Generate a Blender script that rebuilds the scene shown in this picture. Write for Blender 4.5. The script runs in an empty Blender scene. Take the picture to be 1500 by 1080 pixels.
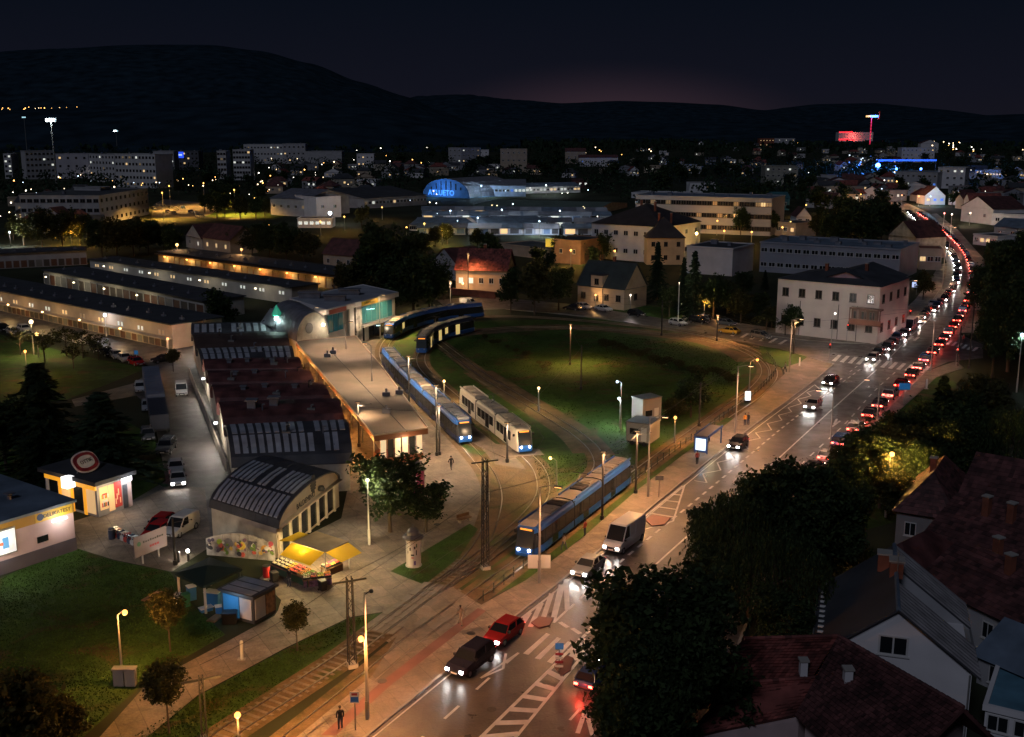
import bpy, bmesh, math, random
from mathutils import Vector, Matrix
R = math.radians
rnd = random.Random(7)
SC = bpy.context.scene
COL = SC.collection

# ---------------------------------------------------------------- camera
F = 1620.0          # focal length in photo pixels (1500 wide)
CH = 40.0           # camera height
PIT = math.atan(350.0 / F)
cd = bpy.data.cameras.new('camera')
cd.sensor_width = 36.0
cd.lens = F / 1500 * 36
cd.clip_start = 1.0
cd.clip_end = 40000
cam = bpy.data.objects.new('camera', cd)
COL.objects.link(cam)
cam.location = (0, 0, CH)
cam.rotation_euler = (math.pi / 2 - PIT, 0, 0)
SC.camera = cam

# ---------------------------------------------------------------- night sky
w = bpy.data.worlds.new('World')
SC.world = w
w.use_nodes = True
nt = w.node_tree
for n in list(nt.nodes): nt.nodes.remove(n)
N = nt.nodes.new
out = N('ShaderNodeOutputWorld')
bg = N('ShaderNodeBackground')
tc = N('ShaderNodeTexCoord')
sep = N('ShaderNodeSeparateXYZ')
nt.links.new(tc.outputs['Generated'], sep.inputs[0])
ramp = N('ShaderNodeValToRGB')
e = ramp.color_ramp.elements
e[0].position = 0.0;  e[0].color = (0.0075, 0.0070, 0.0120, 1)
e[1].position = 1.0;  e[1].color = (0.0020, 0.0034, 0.0068, 1)
a = ramp.color_ramp.elements.new(0.035); a.color = (0.0058, 0.0062, 0.0118, 1)
a = ramp.color_ramp.elements.new(0.11); a.color = (0.0030, 0.0046, 0.0092, 1)
nt.links.new(sep.outputs['Z'], ramp.inputs[0])
# warm town glow low over the ridge
gd = Vector(((895 - 750) / F, 1.0, 0.0)).normalized()
v1 = N('ShaderNodeVectorMath'); v1.operation = 'SUBTRACT'; v1.inputs[1].default_value = gd
nt.links.new(tc.outputs['Generated'], v1.inputs[0])
v2 = N('ShaderNodeVectorMath'); v2.operation = 'MULTIPLY'; v2.inputs[1].default_value = (1/0.19, 0.6, 1/0.062)
nt.links.new(v1.outputs[0], v2.inputs[0])
v3 = N('ShaderNodeVectorMath'); v3.operation = 'LENGTH'
nt.links.new(v2.outputs[0], v3.inputs[0])
mr = N('ShaderNodeMapRange'); mr.interpolation_type = 'SMOOTHSTEP'
mr.inputs['From Min'].default_value = 1.0; mr.inputs['From Max'].default_value = 0.0
nt.links.new(v3.outputs['Value'], mr.inputs['Value'])
mx = N('ShaderNodeMix'); mx.data_type = 'RGBA'; mx.blend_type = 'ADD'
mx.inputs['B'].default_value = (0.031, 0.015, 0.018, 1)
nt.links.new(mr.outputs['Result'], mx.inputs['Factor'])
nt.links.new(ramp.outputs['Color'], mx.inputs['A'])
nt.links.new(mx.outputs['Result'], bg.inputs['Color'])
bg.inputs['Strength'].default_value = 1.0
nt.links.new(bg.outputs[0], out.inputs[0])

# the only sun lamp: weak bluish fill added behind camera left for city glow
sd = bpy.data.lights.new('ambient_fill', 'SUN')
sd.energy = 0.38
sd.angle = R(12)
sd.color = (0.72, 0.78, 1.0)
sun = bpy.data.objects.new('ambient_fill', sd)
COL.objects.link(sun)
sun.rotation_euler = (R(48), 0, R(-24))

vs = SC.view_settings
vs.view_transform = 'Standard'; vs.look = 'None'; vs.exposure = 0.0; vs.gamma = 1.0
vs.use_curve_mapping = False
cy = SC.cycles
cy.use_denoising = True
cy.max_bounces = 4; cy.diffuse_bounces = 2; cy.glossy_bounces = 2; cy.transmission_bounces = 2
cy.transparent_max_bounces = 4
cy.caustics_reflective = False; cy.caustics_refractive = False
cy.sample_clamp_indirect = 2.0
cy.sample_clamp_direct = 40.0
cy.use_light_tree = True
cy.use_adaptive_sampling = False

# ---------------------------------------------------------------- pixel <-> place
CP, SP = math.cos(PIT), math.sin(PIT)
def G(px, py, h=0.0):
    dx = (px - 750) / F; dy = (540 - py) / F
    d = Vector((dx, CP + dy * SP, -SP + dy * CP))
    t = (h - CH) / d.z
    return Vector((d.x * t, d.y * t, h))
def G2(p, h=0.0):
    return G(p[0], p[1], h)
def hgt(p, ytop):
    """height of a thing whose foot is at photo point p and whose top shows at row ytop"""
    P = G2(p); t = (540 - ytop) / F
    return CH + P.y * (t * CP - SP) / (CP + t * SP)
def atdist(px, py, y):
    """the place at forward distance y seen at photo point px, py"""
    dx = (px - 750) / F; dy = (540 - py) / F
    d = Vector((dx, CP + dy * SP, -SP + dy * CP))
    t = y / d.y
    return Vector((d.x * t, y, CH + d.z * t))

# ---------------------------------------------------------------- mesh builder
class MB:
    def __init__(s):
        s.v = []; s.f = []; s.m = []
    def add(s, pts, faces, mi=0):
        o = len(s.v)
        s.v.extend([tuple(p) for p in pts])
        for f in faces:
            s.f.append(tuple(i + o for i in f)); s.m.append(mi)
    def poly(s, pts, mi=0):
        s.add(pts, [tuple(range(len(pts)))], mi)
    def box(s, x0, y0, z0, x1, y1, z1, mi=0):
        s.add([(x0,y0,z0),(x1,y0,z0),(x1,y1,z0),(x0,y1,z0),(x0,y0,z1),(x1,y0,z1),(x1,y1,z1),(x0,y1,z1)],
              [(0,3,2,1),(4,5,6,7),(0,1,5,4),(1,2,6,5),(2,3,7,6),(3,0,4,7)], mi)
    def hexa(s, b, t, mi=0):
        s.add(list(b) + list(t), [(0,3,2,1),(4,5,6,7),(0,1,5,4),(1,2,6,5),(2,3,7,6),(3,0,4,7)], mi)
    def prism(s, pts, z0, z1, mi=0, mt=None):
        n = len(pts)
        s.add([(p[0],p[1],z0) for p in pts] + [(p[0],p[1],z1) for p in pts],
              [(i,(i+1)%n,(i+1)%n+n,i+n) for i in range(n)], mi)
        s.poly([(p[0],p[1],z1) for p in pts], mi if mt is None else mt)
    def tube(s, p0, p1, r0, r1=None, n=6, mi=0, caps=True):
        r1 = r0 if r1 is None else r1
        p0 = Vector(p0); p1 = Vector(p1)
        ax = (p1 - p0)
        if ax.length < 1e-6: return
        ax.normalize()
        u = ax.orthogonal().normalized(); v = ax.cross(u)
        pts = []
        for (p, r) in ((p0, r0), (p1, r1)):
            for i in range(n):
                a = 2 * math.pi * i / n
                pts.append(p + u * (r * math.cos(a)) + v * (r * math.sin(a)))
        fs = [(i, (i+1)%n, (i+1)%n+n, i+n) for i in range(n)]
        if caps:
            fs.append(tuple(range(n-1, -1, -1))); fs.append(tuple(range(n, 2*n)))
        s.add(pts, fs, mi)
    def path(s, pts, r, n=5, mi=0):
        for a, b in zip(pts[:-1], pts[1:]): s.tube(a, b, r, r, n, mi)
    def lathe(s, prof, n=12, c=(0,0), mi=0):
        pts = []
        for (r, z) in prof:
            for i in range(n):
                a = 2*math.pi*i/n
                pts.append((c[0] + r*math.cos(a), c[1] + r*math.sin(a), z))
        fs = []
        for k in range(len(prof)-1):
            for i in range(n):
                j = (i+1) % n
                fs.append((k*n+i, k*n+j, (k+1)*n+j, (k+1)*n+i))
        fs.append(tuple(range(n-1,-1,-1))); fs.append(tuple(range((len(prof)-1)*n, len(prof)*n)))
        s.add(pts, fs, mi)
    def ball(s, c, r, n=8, mi=0, sz=1.0):
        m = max(4, n // 2)
        prof = [(max(1e-3, r*math.sin(math.pi*k/m)), c[2] - r*sz*math.cos(math.pi*k/m)) for k in range(m+1)]
        s.lathe(prof, n, (c[0], c[1]), mi)
    def ribbon(s, line, half, z, mi=0, thick=0.0, off=0.0):
        """flat strip along a polyline of ground points"""
        L = offset_line(line, off + half); Rr = offset_line(line, off - half)
        n = len(line)
        if thick <= 0:
            pts = [(p[0],p[1],z) for p in L] + [(p[0],p[1],z) for p in Rr]
            s.add(pts, [(i+n, i+1+n, i+1, i) for i in range(n-1)], mi)
        else:
            pts = [(p[0],p[1],z+thick) for p in L] + [(p[0],p[1],z+thick) for p in Rr] + [(p[0],p[1],z) for p in L] + [(p[0],p[1],z) for p in Rr]
            fs = [(i+n, i+1+n, i+1, i) for i in range(n-1)]
            fs += [(i, i+1, i+1+2*n, i+2*n) for i in range(n-1)]
            fs += [(i+1+n, i+n, i+3*n, i+1+3*n) for i in range(n-1)]
            s.add(pts, fs, mi)
    def mesh(s, name, mats, smooth=False):
        me = bpy.data.meshes.new(name)
        me.from_pydata(s.v, [], s.f)
        if not isinstance(mats, (list, tuple)): mats = [mats]
        for m in mats: me.materials.append(m)
        if len(mats) > 1: me.polygons.foreach_set('material_index', s.m)
        if smooth: me.polygons.foreach_set('use_smooth', [True]*len(s.f))
        me.update()
        return me
    def build(s, name, mats, parent=None, smooth=False, world=False, **props):
        """world=True: the points are scene coordinates, moved into the parent's frame"""
        if world and parent is not None:
            iv = parent_matrix(parent).inverted()
            s.v = [tuple(iv @ Vector(p)) for p in s.v]
        return link(name, s.mesh(name, mats, smooth), parent, **props)

def parent_matrix(o):
    m = o.matrix_basis.copy()
    while o.parent:
        o = o.parent; m = o.matrix_basis @ m
    return m
def link(name, data, parent=None, loc=None, rotz=None, **props):
    o = bpy.data.objects.new(name, data)
    COL.objects.link(o)
    if parent is not None: o.parent = parent
    if loc is not None: o.location = loc
    if rotz is not None: o.rotation_euler = (0, 0, rotz)
    for k, v in props.items():
        if v is not None: o[k] = v
    return o
def thing(name, label, cat, loc=(0,0,0), rotz=0.0, group=None):
    o = bpy.data.objects.new(name, None)
    COL.objects.link(o)
    o.location = loc; o.rotation_euler = (0, 0, rotz)
    o['label'] = label; o['category'] = cat
    if group: o['group'] = group
    return o
KIDS = {}
def copy_tree(o, parent=None):
    c = o.copy(); COL.objects.link(c)
    if parent is not None: c.parent = parent
    for ch in list(o.children): copy_tree(ch, c)
    return c
def dup(o, loc, rotz=0.0, label=None, group=None, scale=None):
    c = copy_tree(o)
    c.location = loc; c.rotation_euler = (0, 0, rotz)
    if scale is not None: c.scale = (scale,)*3 if isinstance(scale, (int, float)) else scale
    if label: c['label'] = label
    if group: c['group'] = group
    return c
def struct(name, mb, mats, **k):
    return mb.build(name, mats, kind='structure', **k)

def offset_line(line, d):
    """polyline moved d to its left"""
    out = []
    n = len(line)
    for i in range(n):
        a = line[max(0, i-1)]; b = line[min(n-1, i+1)]
        t = Vector((b[0]-a[0], b[1]-a[1])).normalized()
        out.append(Vector((line[i][0] - t.y*d, line[i][1] + t.x*d, 0)))
    return out
def smooth_line(pts, step=2.0):
    """Catmull-Rom through points, resampled every step metres"""
    P = [Vector((p[0], p[1], 0)) for p in pts]
    P = [P[0]*2 - P[1]] + P + [P[-1]*2 - P[-2]]
    fine = []
    for i in range(1, len(P)-2):
        p0, p1, p2, p3 = P[i-1], P[i], P[i+1], P[i+2]
        for k in range(24):
            t = k/24
            fine.append(0.5*((2*p1) + (p2-p0)*t + (2*p0-5*p1+4*p2-p3)*t*t + (3*p1-p0-3*p2+p3)*t**3))
    fine.append(P[-2])
    out = [fine[0]]; acc = 0.0
    for a, b in zip(fine[:-1], fine[1:]):
        seg = (b-a).length
        while acc + seg >= step:
            t = (step-acc)/seg
            a = a + (b-a)*t; seg = (b-a).length; acc = 0.0
            out.append(a.copy())
        acc += seg
    out.append(fine[-1])
    return out
class Line:
    def __init__(s, pts):
        s.p = pts; s.c = [0.0]
        for a, b in zip(pts[:-1], pts[1:]): s.c.append(s.c[-1] + (b-a).length)
        s.L = s.c[-1]
    def at(s, d):
        d = max(0.0, min(s.L - 1e-4, d))
        lo, hi = 0, len(s.c)-1
        while hi - lo > 1:
            m = (lo+hi)//2
            if s.c[m] <= d: lo = m
            else: hi = m
        t = (d - s.c[lo]) / max(1e-6, s.c[hi]-s.c[lo])
        a, b = s.p[lo], s.p[hi]
        return a + (b-a)*t, math.atan2(b.y-a.y, b.x-a.x)
    def near(s, q):
        best = min(range(len(s.p)), key=lambda i: (s.p[i]-Vector((q[0],q[1],0))).length)
        return s.c[best]
def pxline(pts, step=2.0):
    return smooth_line([G2(p) for p in pts], step)

# ---------------------------------------------------------------- materials
MATS = {}
def mat(name, col, rough=0.7, metal=0.0, var=0.25, scale=3.0, bump=0.0, bscale=None, emit=None, es=0.0, spec=0.5,
        island=0.0, objcol=False, trans=0.0, detail=4.0):
    if name in MATS: return MATS[name]
    m = bpy.data.materials.new(name); m.use_nodes = True
    MATS[name] = m
    t = m.node_tree; b = t.nodes['Principled BSDF']
    b.inputs['Roughness'].default_value = rough
    b.inputs['Metallic'].default_value = metal
    b.inputs['Specular IOR Level'].default_value = spec
    c4 = (col[0], col[1], col[2], 1)
    src = None
    if objcol:
        oi = t.nodes.new('ShaderNodeObjectInfo'); src = oi.outputs['Color']
    if var > 0 or island > 0:
        tcn = t.nodes.new('ShaderNodeTexCoord')
        nz = t.nodes.new('ShaderNodeTexNoise'); nz.inputs['Scale'].default_value = 1.0/scale; nz.inputs['Detail'].default_value = detail
        t.links.new(tcn.outputs['Object'], nz.inputs['Vector'])
        mrn = t.nodes.new('ShaderNodeMapRange')
        mrn.inputs['From Min'].default_value = 0.3; mrn.inputs['From Max'].default_value = 0.7
        mrn.inputs['To Min'].default_value = 1-var; mrn.inputs['To Max'].default_value = 1+var
        t.links.new(nz.outputs[0], mrn.inputs['Value'])
        fac = mrn.outputs['Result']
        if island > 0:
            ge = t.nodes.new('ShaderNodeNewGeometry')
            m2 = t.nodes.new('ShaderNodeMapRange')
            m2.inputs['To Min'].default_value = 1-island; m2.inputs['To Max'].default_value = 1+island
            t.links.new(ge.outputs['Random Per Island'], m2.inputs['Value'])
            mm = t.nodes.new('ShaderNodeMath'); mm.operation = 'MULTIPLY'
            t.links.new(fac, mm.inputs[0]); t.links.new(m2.outputs['Result'], mm.inputs[1])
            fac = mm.outputs[0]
        vmn = t.nodes.new('ShaderNodeVectorMath'); vmn.operation = 'SCALE'
        if src is not None: t.links.new(src, vmn.inputs[0])
        else: vmn.inputs[0].default_value = col
        t.links.new(fac, vmn.inputs['Scale'])
        t.links.new(vmn.outputs[0], b.inputs['Base Color'])
        if bump > 0:
            nb = t.nodes.new('ShaderNodeTexNoise'); nb.inputs['Scale'].default_value = 1.0/(bscale or scale/6); nb.inputs['Detail'].default_value = 5
            t.links.new(tcn.outputs['Object'], nb.inputs['Vector'])
            bp = t.nodes.new('ShaderNodeBump'); bp.inputs['Strength'].default_value = bump; bp.inputs['Distance'].default_value = 0.1 if (bscale or 1) < 10 else 12.0
            t.links.new(nb.outputs[0], bp.inputs['Height'])
            t.links.new(bp.outputs[0], b.inputs['Normal'])
    else:
        if src is not None: t.links.new(src, b.inputs['Base Color'])
        else: b.inputs['Base Color'].default_value = c4
    if emit is not None:
        b.inputs['Emission Color'].default_value = (emit[0], emit[1], emit[2], 1)
        b.inputs['Emission Strength'].default_value = es
    if trans > 0:
        tr = t.nodes.new('ShaderNodeBsdfTranslucent')
        tr.inputs['Color'].default_value = c4
        ms = t.nodes.new('ShaderNodeMixShader'); ms.inputs[0].default_value = trans
        t.links.new(b.outputs[0], ms.inputs[1]); t.links.new(tr.outputs[0], ms.inputs[2])
        t.links.new(ms.outputs[0], t.nodes['Material Output'].inputs['Surface'])
    return m
def emat(name, col, s):
    if name in MATS: return MATS[name]
    m = bpy.data.materials.new(name); m.use_nodes = True; MATS[name] = m
    t = m.node_tree; b = t.nodes['Principled BSDF']
    b.inputs['Base Color'].default_value = (min(1,col[0])*.6, min(1,col[1])*.6, min(1,col[2])*.6, 1)
    b.inputs['Roughness'].default_value = 0.5
    b.inputs['Emission Color'].default_value = (col[0], col[1], col[2], 1)
    b.inputs['Emission Strength'].default_value = s
    return m
SODIUM = (1.0, 0.43, 0.10)
WARM = (1.0, 0.72, 0.42)
WHITE = (1.0, 0.93, 0.85)
COOL = (0.75, 0.90, 1.0)

def ground_mat(name, col, rough, crack=0.0, patch=0.0, slab=None, col2=None, p2=0.5, big=9.0, bump=0.3, rvar=0.12, spec=0.5):
    """outdoor ground: blotches at three sizes, patched areas, thin cracks, optional slab joints, optional second ground showing through"""
    m = bpy.data.materials.new(name); m.use_nodes = True; MATS[name] = m
    t = m.node_tree; b = t.nodes['Principled BSDF']; NN = t.nodes.new; LK = t.links.new
    tcn = NN('ShaderNodeTexCoord'); co = tcn.outputs['Object']
    def noise(sc, det=5, dist=0.0):
        n = NN('ShaderNodeTexNoise'); n.inputs['Scale'].default_value = sc; n.inputs['Detail'].default_value = det; n.inputs['Distortion'].default_value = dist
        LK(co, n.inputs['Vector']); return n.outputs[0]
    def rng(src, a, b_, c, d):
        r = NN('ShaderNodeMapRange'); r.inputs['From Min'].default_value = a; r.inputs['From Max'].default_value = b_; r.inputs['To Min'].default_value = c; r.inputs['To Max'].default_value = d
        LK(src, r.inputs['Value']); return r.outputs['Result']
    def mul(x, y):
        q = NN('ShaderNodeMath'); q.operation = 'MULTIPLY'; LK(x, q.inputs[0]); LK(y, q.inputs[1]); return q.outputs[0]
    f = mul(rng(noise(1/big), .3, .7, .66, 1.34), rng(noise(1/1.3, 6, .6), .3, .7, .72, 1.28))
    f = mul(f, rng(noise(6.0, 3), .3, .7, .82, 1.18))
    if patch > 0:
        v = NN('ShaderNodeTexVoronoi'); v.inputs['Scale'].default_value = .16; v.inputs['Randomness'].default_value = 1.0; v.distance = 'CHEBYCHEV'
        LK(co, v.inputs['Vector']); sp = NN('ShaderNodeSeparateColor'); LK(v.outputs['Color'], sp.inputs[0])
        f = mul(f, rng(sp.outputs[0], 0, 1, 1-patch, 1+patch*.7))
    if crack > 0:
        v = NN('ShaderNodeTexVoronoi'); v.feature = 'DISTANCE_TO_EDGE'; v.inputs['Scale'].default_value = .30
        dn = NN('ShaderNodeTexNoise'); dn.inputs['Scale'].default_value = .8; LK(co, dn.inputs['Vector'])
        ad = NN('ShaderNodeVectorMath'); ad.operation = 'MULTIPLY_ADD'; ad.inputs[1].default_value = (.9, .9, 0); LK(dn.outputs['Color'], ad.inputs[0]); LK(co, ad.inputs[2])
        LK(ad.outputs[0], v.inputs['Vector'])
        f = mul(f, rng(v.outputs['Distance'], 0.0, .022, 1-crack, 1.0))
    if slab:
        br = NN('ShaderNodeTexBrick'); br.inputs['Scale'].default_value = 1.0; br.inputs['Brick Width'].default_value = slab; br.inputs['Row Height'].default_value = slab*.75; br.inputs['Mortar Size'].default_value = .03
        br.inputs['Color1'].default_value = (.80,.80,.80,1); br.inputs['Color2'].default_value = (1.12,1.12,1.12,1); br.inputs['Mortar'].default_value = (.55,.55,.55,1)
        mp = NN('ShaderNodeMapping'); mp.inputs['Rotation'].default_value = (0, 0, 1.05); LK(co, mp.inputs['Vector']); LK(mp.outputs[0], br.inputs['Vector'])
        sp = NN('ShaderNodeSeparateColor'); LK(br.outputs['Color'], sp.inputs[0]); f = mul(f, sp.outputs[0])
    base = NN('ShaderNodeMix'); base.data_type = 'RGBA'; base.inputs['A'].default_value = (*col, 1); base.inputs['B'].default_value = (*(col2 or col), 1)
    if col2: LK(rng(noise(.22, 6, .8), p2-.06, p2+.06, 0, 1), base.inputs['Factor'])
    else: base.inputs['Factor'].default_value = 0
    vs_ = NN('ShaderNodeVectorMath'); vs_.operation = 'SCALE'; LK(base.outputs['Result'], vs_.inputs[0]); LK(f, vs_.inputs['Scale'])
    LK(vs_.outputs[0], b.inputs['Base Color'])
    LK(rng(noise(.5), .3, .7, rough-rvar, rough+rvar), b.inputs['Roughness']); b.inputs['Specular IOR Level'].default_value = spec
    bp = NN('ShaderNodeBump'); bp.inputs['Strength'].default_value = bump; bp.inputs['Distance'].default_value = .08; LK(noise(4.5, 6), bp.inputs['Height']); LK(bp.outputs[0], b.inputs['Normal'])
    return m
asphalt = ground_mat('asphalt', (0.068, 0.060, 0.056), 0.38, crack=.35, patch=.30, big=7)
asphalt_old = ground_mat('asphalt_worn', (0.085, 0.076, 0.070), 0.55, crack=.4, patch=.35, big=6)
concrete = ground_mat('concrete_paving', (0.205, 0.165, 0.128), 0.72, crack=.18, patch=.25, slab=2.4, big=6)
slabm = mat('concrete_slab', (0.19, 0.165, 0.14), 0.75, var=0.25, scale=2)
redpave = mat('red_paving', (0.17, 0.075, 0.06), 0.8, var=0.3, scale=2)
kerbm = mat('kerb_stone', (0.30, 0.28, 0.25), 0.8, var=0.2, scale=2)
grassm = ground_mat('grass', (0.036, 0.072, 0.014), 0.9, big=8, bump=.9, col2=(0.062,0.052,0.020), p2=.60, spec=.1)
grassblade = mat('grass_blades', (0.036, 0.070, 0.014), 0.9, var=0.5, scale=7, spec=0.1, island=0.4)
dirt = ground_mat('track_earth', (0.125, 0.088, 0.050), 0.95, big=5, bump=.7, col2=(0.055,0.062,0.020), p2=.60, spec=.1)
terrainm = mat('terrain', (0.030, 0.034, 0.020), 0.95, var=0.5, scale=25, spec=0.05)
hillm = mat('hazed_forest_hill', (0.016, 0.030, 0.042), 0.95, var=0.45, scale=60, spec=0.0, detail=9.0)  # woods tinted bluish: distance haze is put into the colour
railm = mat('rail_steel', (0.42, 0.38, 0.34), 0.28, 0.9, var=0.2)
sleeperm = mat('sleeper', (0.16, 0.13, 0.10), 0.9, var=0.3, scale=1)
paint = mat('road_paint', (0.72, 0.70, 0.66), 0.6, var=0.22, scale=1.2)
paint_y = mat('yellow_paint', (0.55, 0.36, 0.08), 0.6, var=0.2, scale=1)
steel = mat('galvanised_steel', (0.32, 0.31, 0.29), 0.5, 0.6, var=0.15)
darksteel = mat('dark_painted_steel', (0.03, 0.03, 0.032), 0.5, 0.3, var=0.1)
concrete_pole = mat('concrete_pole', (0.36, 0.33, 0.29), 0.8, var=0.15)
blackm = mat('black_plastic', (0.012, 0.012, 0.013), 0.5, var=0.0)
rubber = mat('tyre_rubber', (0.012, 0.012, 0.012), 0.8, var=0.0)
rimm = mat('alloy_rim', (0.4, 0.4, 0.42), 0.35, 0.8, var=0.0)
glass = mat('window_glass', (0.012, 0.015, 0.018), 0.22, var=0.0, spec=0.8)
carglass = mat('car_glass', (0.012, 0.014, 0.017), 0.18, var=0.0, spec=0.25)
carpaint = mat('car_paint', (1,1,1), 0.25, 0.15, var=0.05, objcol=True, spec=0.6)
whitem = mat('white_paint', (0.70, 0.68, 0.64), 0.5, var=0.1)
cream = mat('cream_plaster', (0.46, 0.40, 0.31), 0.85, var=0.32, scale=1.6, bump=0.1)
whiteplaster = mat('white_plaster', (0.66, 0.63, 0.62), 0.85, var=0.10, scale=3)
greyplaster = mat('grey_plaster', (0.36, 0.35, 0.35), 0.85, var=0.15, scale=3)
pinkplaster = mat('pink_plaster', (0.52, 0.38, 0.36), 0.85, var=0.12, scale=2)
tanplaster = mat('tan_plaster', (0.42, 0.33, 0.24), 0.85, var=0.15, scale=2.5)
brick = mat('red_brick', (0.24, 0.075, 0.04), 0.85, var=0.25, scale=1)
tile = mat('roof_tile', (0.175, 0.046, 0.036), 0.7, var=0.55, scale=1.6, island=0.55)
tiledark = mat('dark_roof_tile', (0.088, 0.032, 0.029), 0.75, var=0.55, scale=1.6, island=0.55)
redmetal = mat('red_sheet_roof', (0.115, 0.042, 0.038), 0.5, 0.1, var=0.55, scale=1.8, bump=0.2)
felt = mat('roofing_felt', (0.042, 0.044, 0.050), 0.8, var=0.35, scale=4)
bluefelt = mat('blue_grey_roof', (0.13, 0.17, 0.22), 0.6, var=0.35, scale=3)
greyroof = mat('pale_grey_roof', (0.30, 0.31, 0.34), 0.6, var=0.25, scale=5)
tarpaper = mat('canopy_roof_felt', (0.19, 0.155, 0.12), 0.85, var=0.25, scale=4)
sheet = mat('zinc_sheet', (0.20, 0.20, 0.225), 0.5, 0.25, var=0.3, scale=2)
panelm = mat('roof_light_panel', (0.40, 0.41, 0.45), 0.5, 0.1, var=0.25, scale=2)
brown = mat('brown_fascia', (0.19, 0.065, 0.028), 0.6, var=0.15)
timber = mat('timber', (0.16, 0.09, 0.045), 0.7, var=0.25, scale=1)
bark = mat('bark', (0.07, 0.05, 0.035), 0.95, var=0.3, scale=0.5)
leaf_a = mat('leaves_green', (0.035, 0.055, 0.018), 0.7, var=0.4, scale=2.5, island=0.5, trans=0.25, spec=0.2)
leaf_b = mat('leaves_olive', (0.055, 0.055, 0.016), 0.7, var=0.4, scale=2.5, island=0.5, trans=0.25, spec=0.2)
leaf_c = mat('needles_dark', (0.018, 0.034, 0.018), 0.8, var=0.4, scale=2.5, island=0.4, spec=0.1)
# ================================================================ terrain and hills
mb = MB()
xs = [-14000, -6000, -2500, -900, -300, 300, 900, 2500, 6000, 14000]
ys = [-3000, -600, 0, 300, 900, 2000, 4500, 9000, 16000]
for i in range(len(xs)-1):
    for j in range(len(ys)-1):
        mb.poly([(xs[i],ys[j],0),(xs[i+1],ys[j],0),(xs[i+1],ys[j+1],0),(xs[i],ys[j+1],0)])
struct('ground', mb, terrainm)

def hill(name, prof, dist, depth, label_seed, nx=120, rough=1.0):
    rr = random.Random(label_seed)
    X = []; Z = []
    for (px, py) in prof:
        p = atdist(px, py, dist); X.append(p.x); Z.append(max(2.0, p.z))
    def ridge(x):
        if x <= X[0]: return Z[0]
        for i in range(len(X)-1):
            if x <= X[i+1]:
                t = (x-X[i])/(X[i+1]-X[i]); t = t*t*(3-2*t)*0.5 + t*0.5
                return Z[i]*(1-t)+Z[i+1]*t
        return Z[-1]
    ph = [rr.uniform(0, 6.28) for _ in range(8)]
    def bumpy(x, y):
        s = 0
        for k in range(4):
            f = 2**k * 5.0/dist
            s += math.sin(x*f+ph[k]+1.3*math.sin(y*f*0.8+ph[k+4]))/2**k
        return s
    ny = 14
    mb = MB(); pts = []
    for j in range(ny+1):
        v = j/ny*1.5
        y = dist - depth + depth*v
        s = math.sin(min(1, v)*math.pi/2)**1.3 if v <= 1 else math.cos((v-1)/0.5*math.pi/2)
        for i in range(nx+1):
            x = X[0] + (X[-1]-X[0])*i/nx
            h = ridge(x)
            z = -3 + (h+3)*s*(1 + 0.10*rough*bumpy(x, y)*(1-abs(s-0.5))*(1 if v < 0.98 else 0.15))
            if 0.9 < v < 1.1: z = -3+(h+3)*s + rr.uniform(-1,1)*dist*0.0006*rough
            pts.append((x, y, z))
    fs = []
    for j in range(ny):
        for i in range(nx):
            a = j*(nx+1)+i
            fs.append((a, a+1, a+nx+2, a+nx+1))
    mb.add(pts, fs)
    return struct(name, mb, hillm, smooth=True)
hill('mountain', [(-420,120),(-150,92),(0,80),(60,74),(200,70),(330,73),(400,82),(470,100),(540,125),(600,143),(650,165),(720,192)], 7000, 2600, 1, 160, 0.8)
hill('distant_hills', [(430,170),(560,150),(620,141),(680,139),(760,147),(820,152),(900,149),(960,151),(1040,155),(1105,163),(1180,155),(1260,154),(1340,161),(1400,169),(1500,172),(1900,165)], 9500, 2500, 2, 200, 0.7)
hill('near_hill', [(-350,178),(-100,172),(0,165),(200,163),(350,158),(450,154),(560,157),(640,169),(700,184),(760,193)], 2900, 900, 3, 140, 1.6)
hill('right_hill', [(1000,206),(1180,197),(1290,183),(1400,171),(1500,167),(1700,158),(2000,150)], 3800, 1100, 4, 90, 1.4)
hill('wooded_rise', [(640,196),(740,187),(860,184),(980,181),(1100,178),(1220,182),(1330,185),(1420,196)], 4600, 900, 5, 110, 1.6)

# ================================================================ ground sheets
def sheet(name, px, z, m, kind='structure', thick=0.0):
    mb = MB()
    pts = [G2(p) for p in px]
    a = sum(p.x*q.y-q.x*p.y for p, q in zip(pts, pts[1:]+pts[:1]))
    if a < 0: pts.reverse()
    if thick > 0: mb.prism(pts, z-thick, z)
    else: mb.poly([(p.x, p.y, z) for p in pts])
    return mb.build(name, m, kind=kind)

# lawns
sheet('lawn', [(-160,900),(0,848),(60,822),(115,804),(165,821),(250,838),(275,880),(330,930),(270,965),(210,1002),(120,1082),(-40,1200),(-300,1200)], 0.02, grassm)
sheet('lawn', [(560,505),(620,482),(700,470),(850,468),(1010,486),(1110,512),(1138,548),(1100,600),(1010,662),(930,722),(850,790),(770,852),(700,884),(640,858),(690,800),(790,700),(700,640),(600,560)], 0.02, grassm)
sheet('grass_strip', [(180,1110),(290,1020),(420,950),(512,906),(560,898),(520,945),(460,985),(330,1100)], 0.02, grassm)
sheet('lawn', [(110,520),(215,540),(165,560),(100,585),(0,600),(0,660),(90,640),(190,620),(225,640),(245,700),(200,735),(110,700),(-200,700),(-300,560),(0,490)], 0.02, grassm)
sheet('lawn', [(1190,708),(1245,662),(1300,606),(1355,548),(1400,560),(1400,640),(1330,760),(1180,800)], 0.02, grassm)
sheet('lawn', [(1010,452),(880,440),(850,470),(1000,490)], 0.018, grassm)

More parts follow.
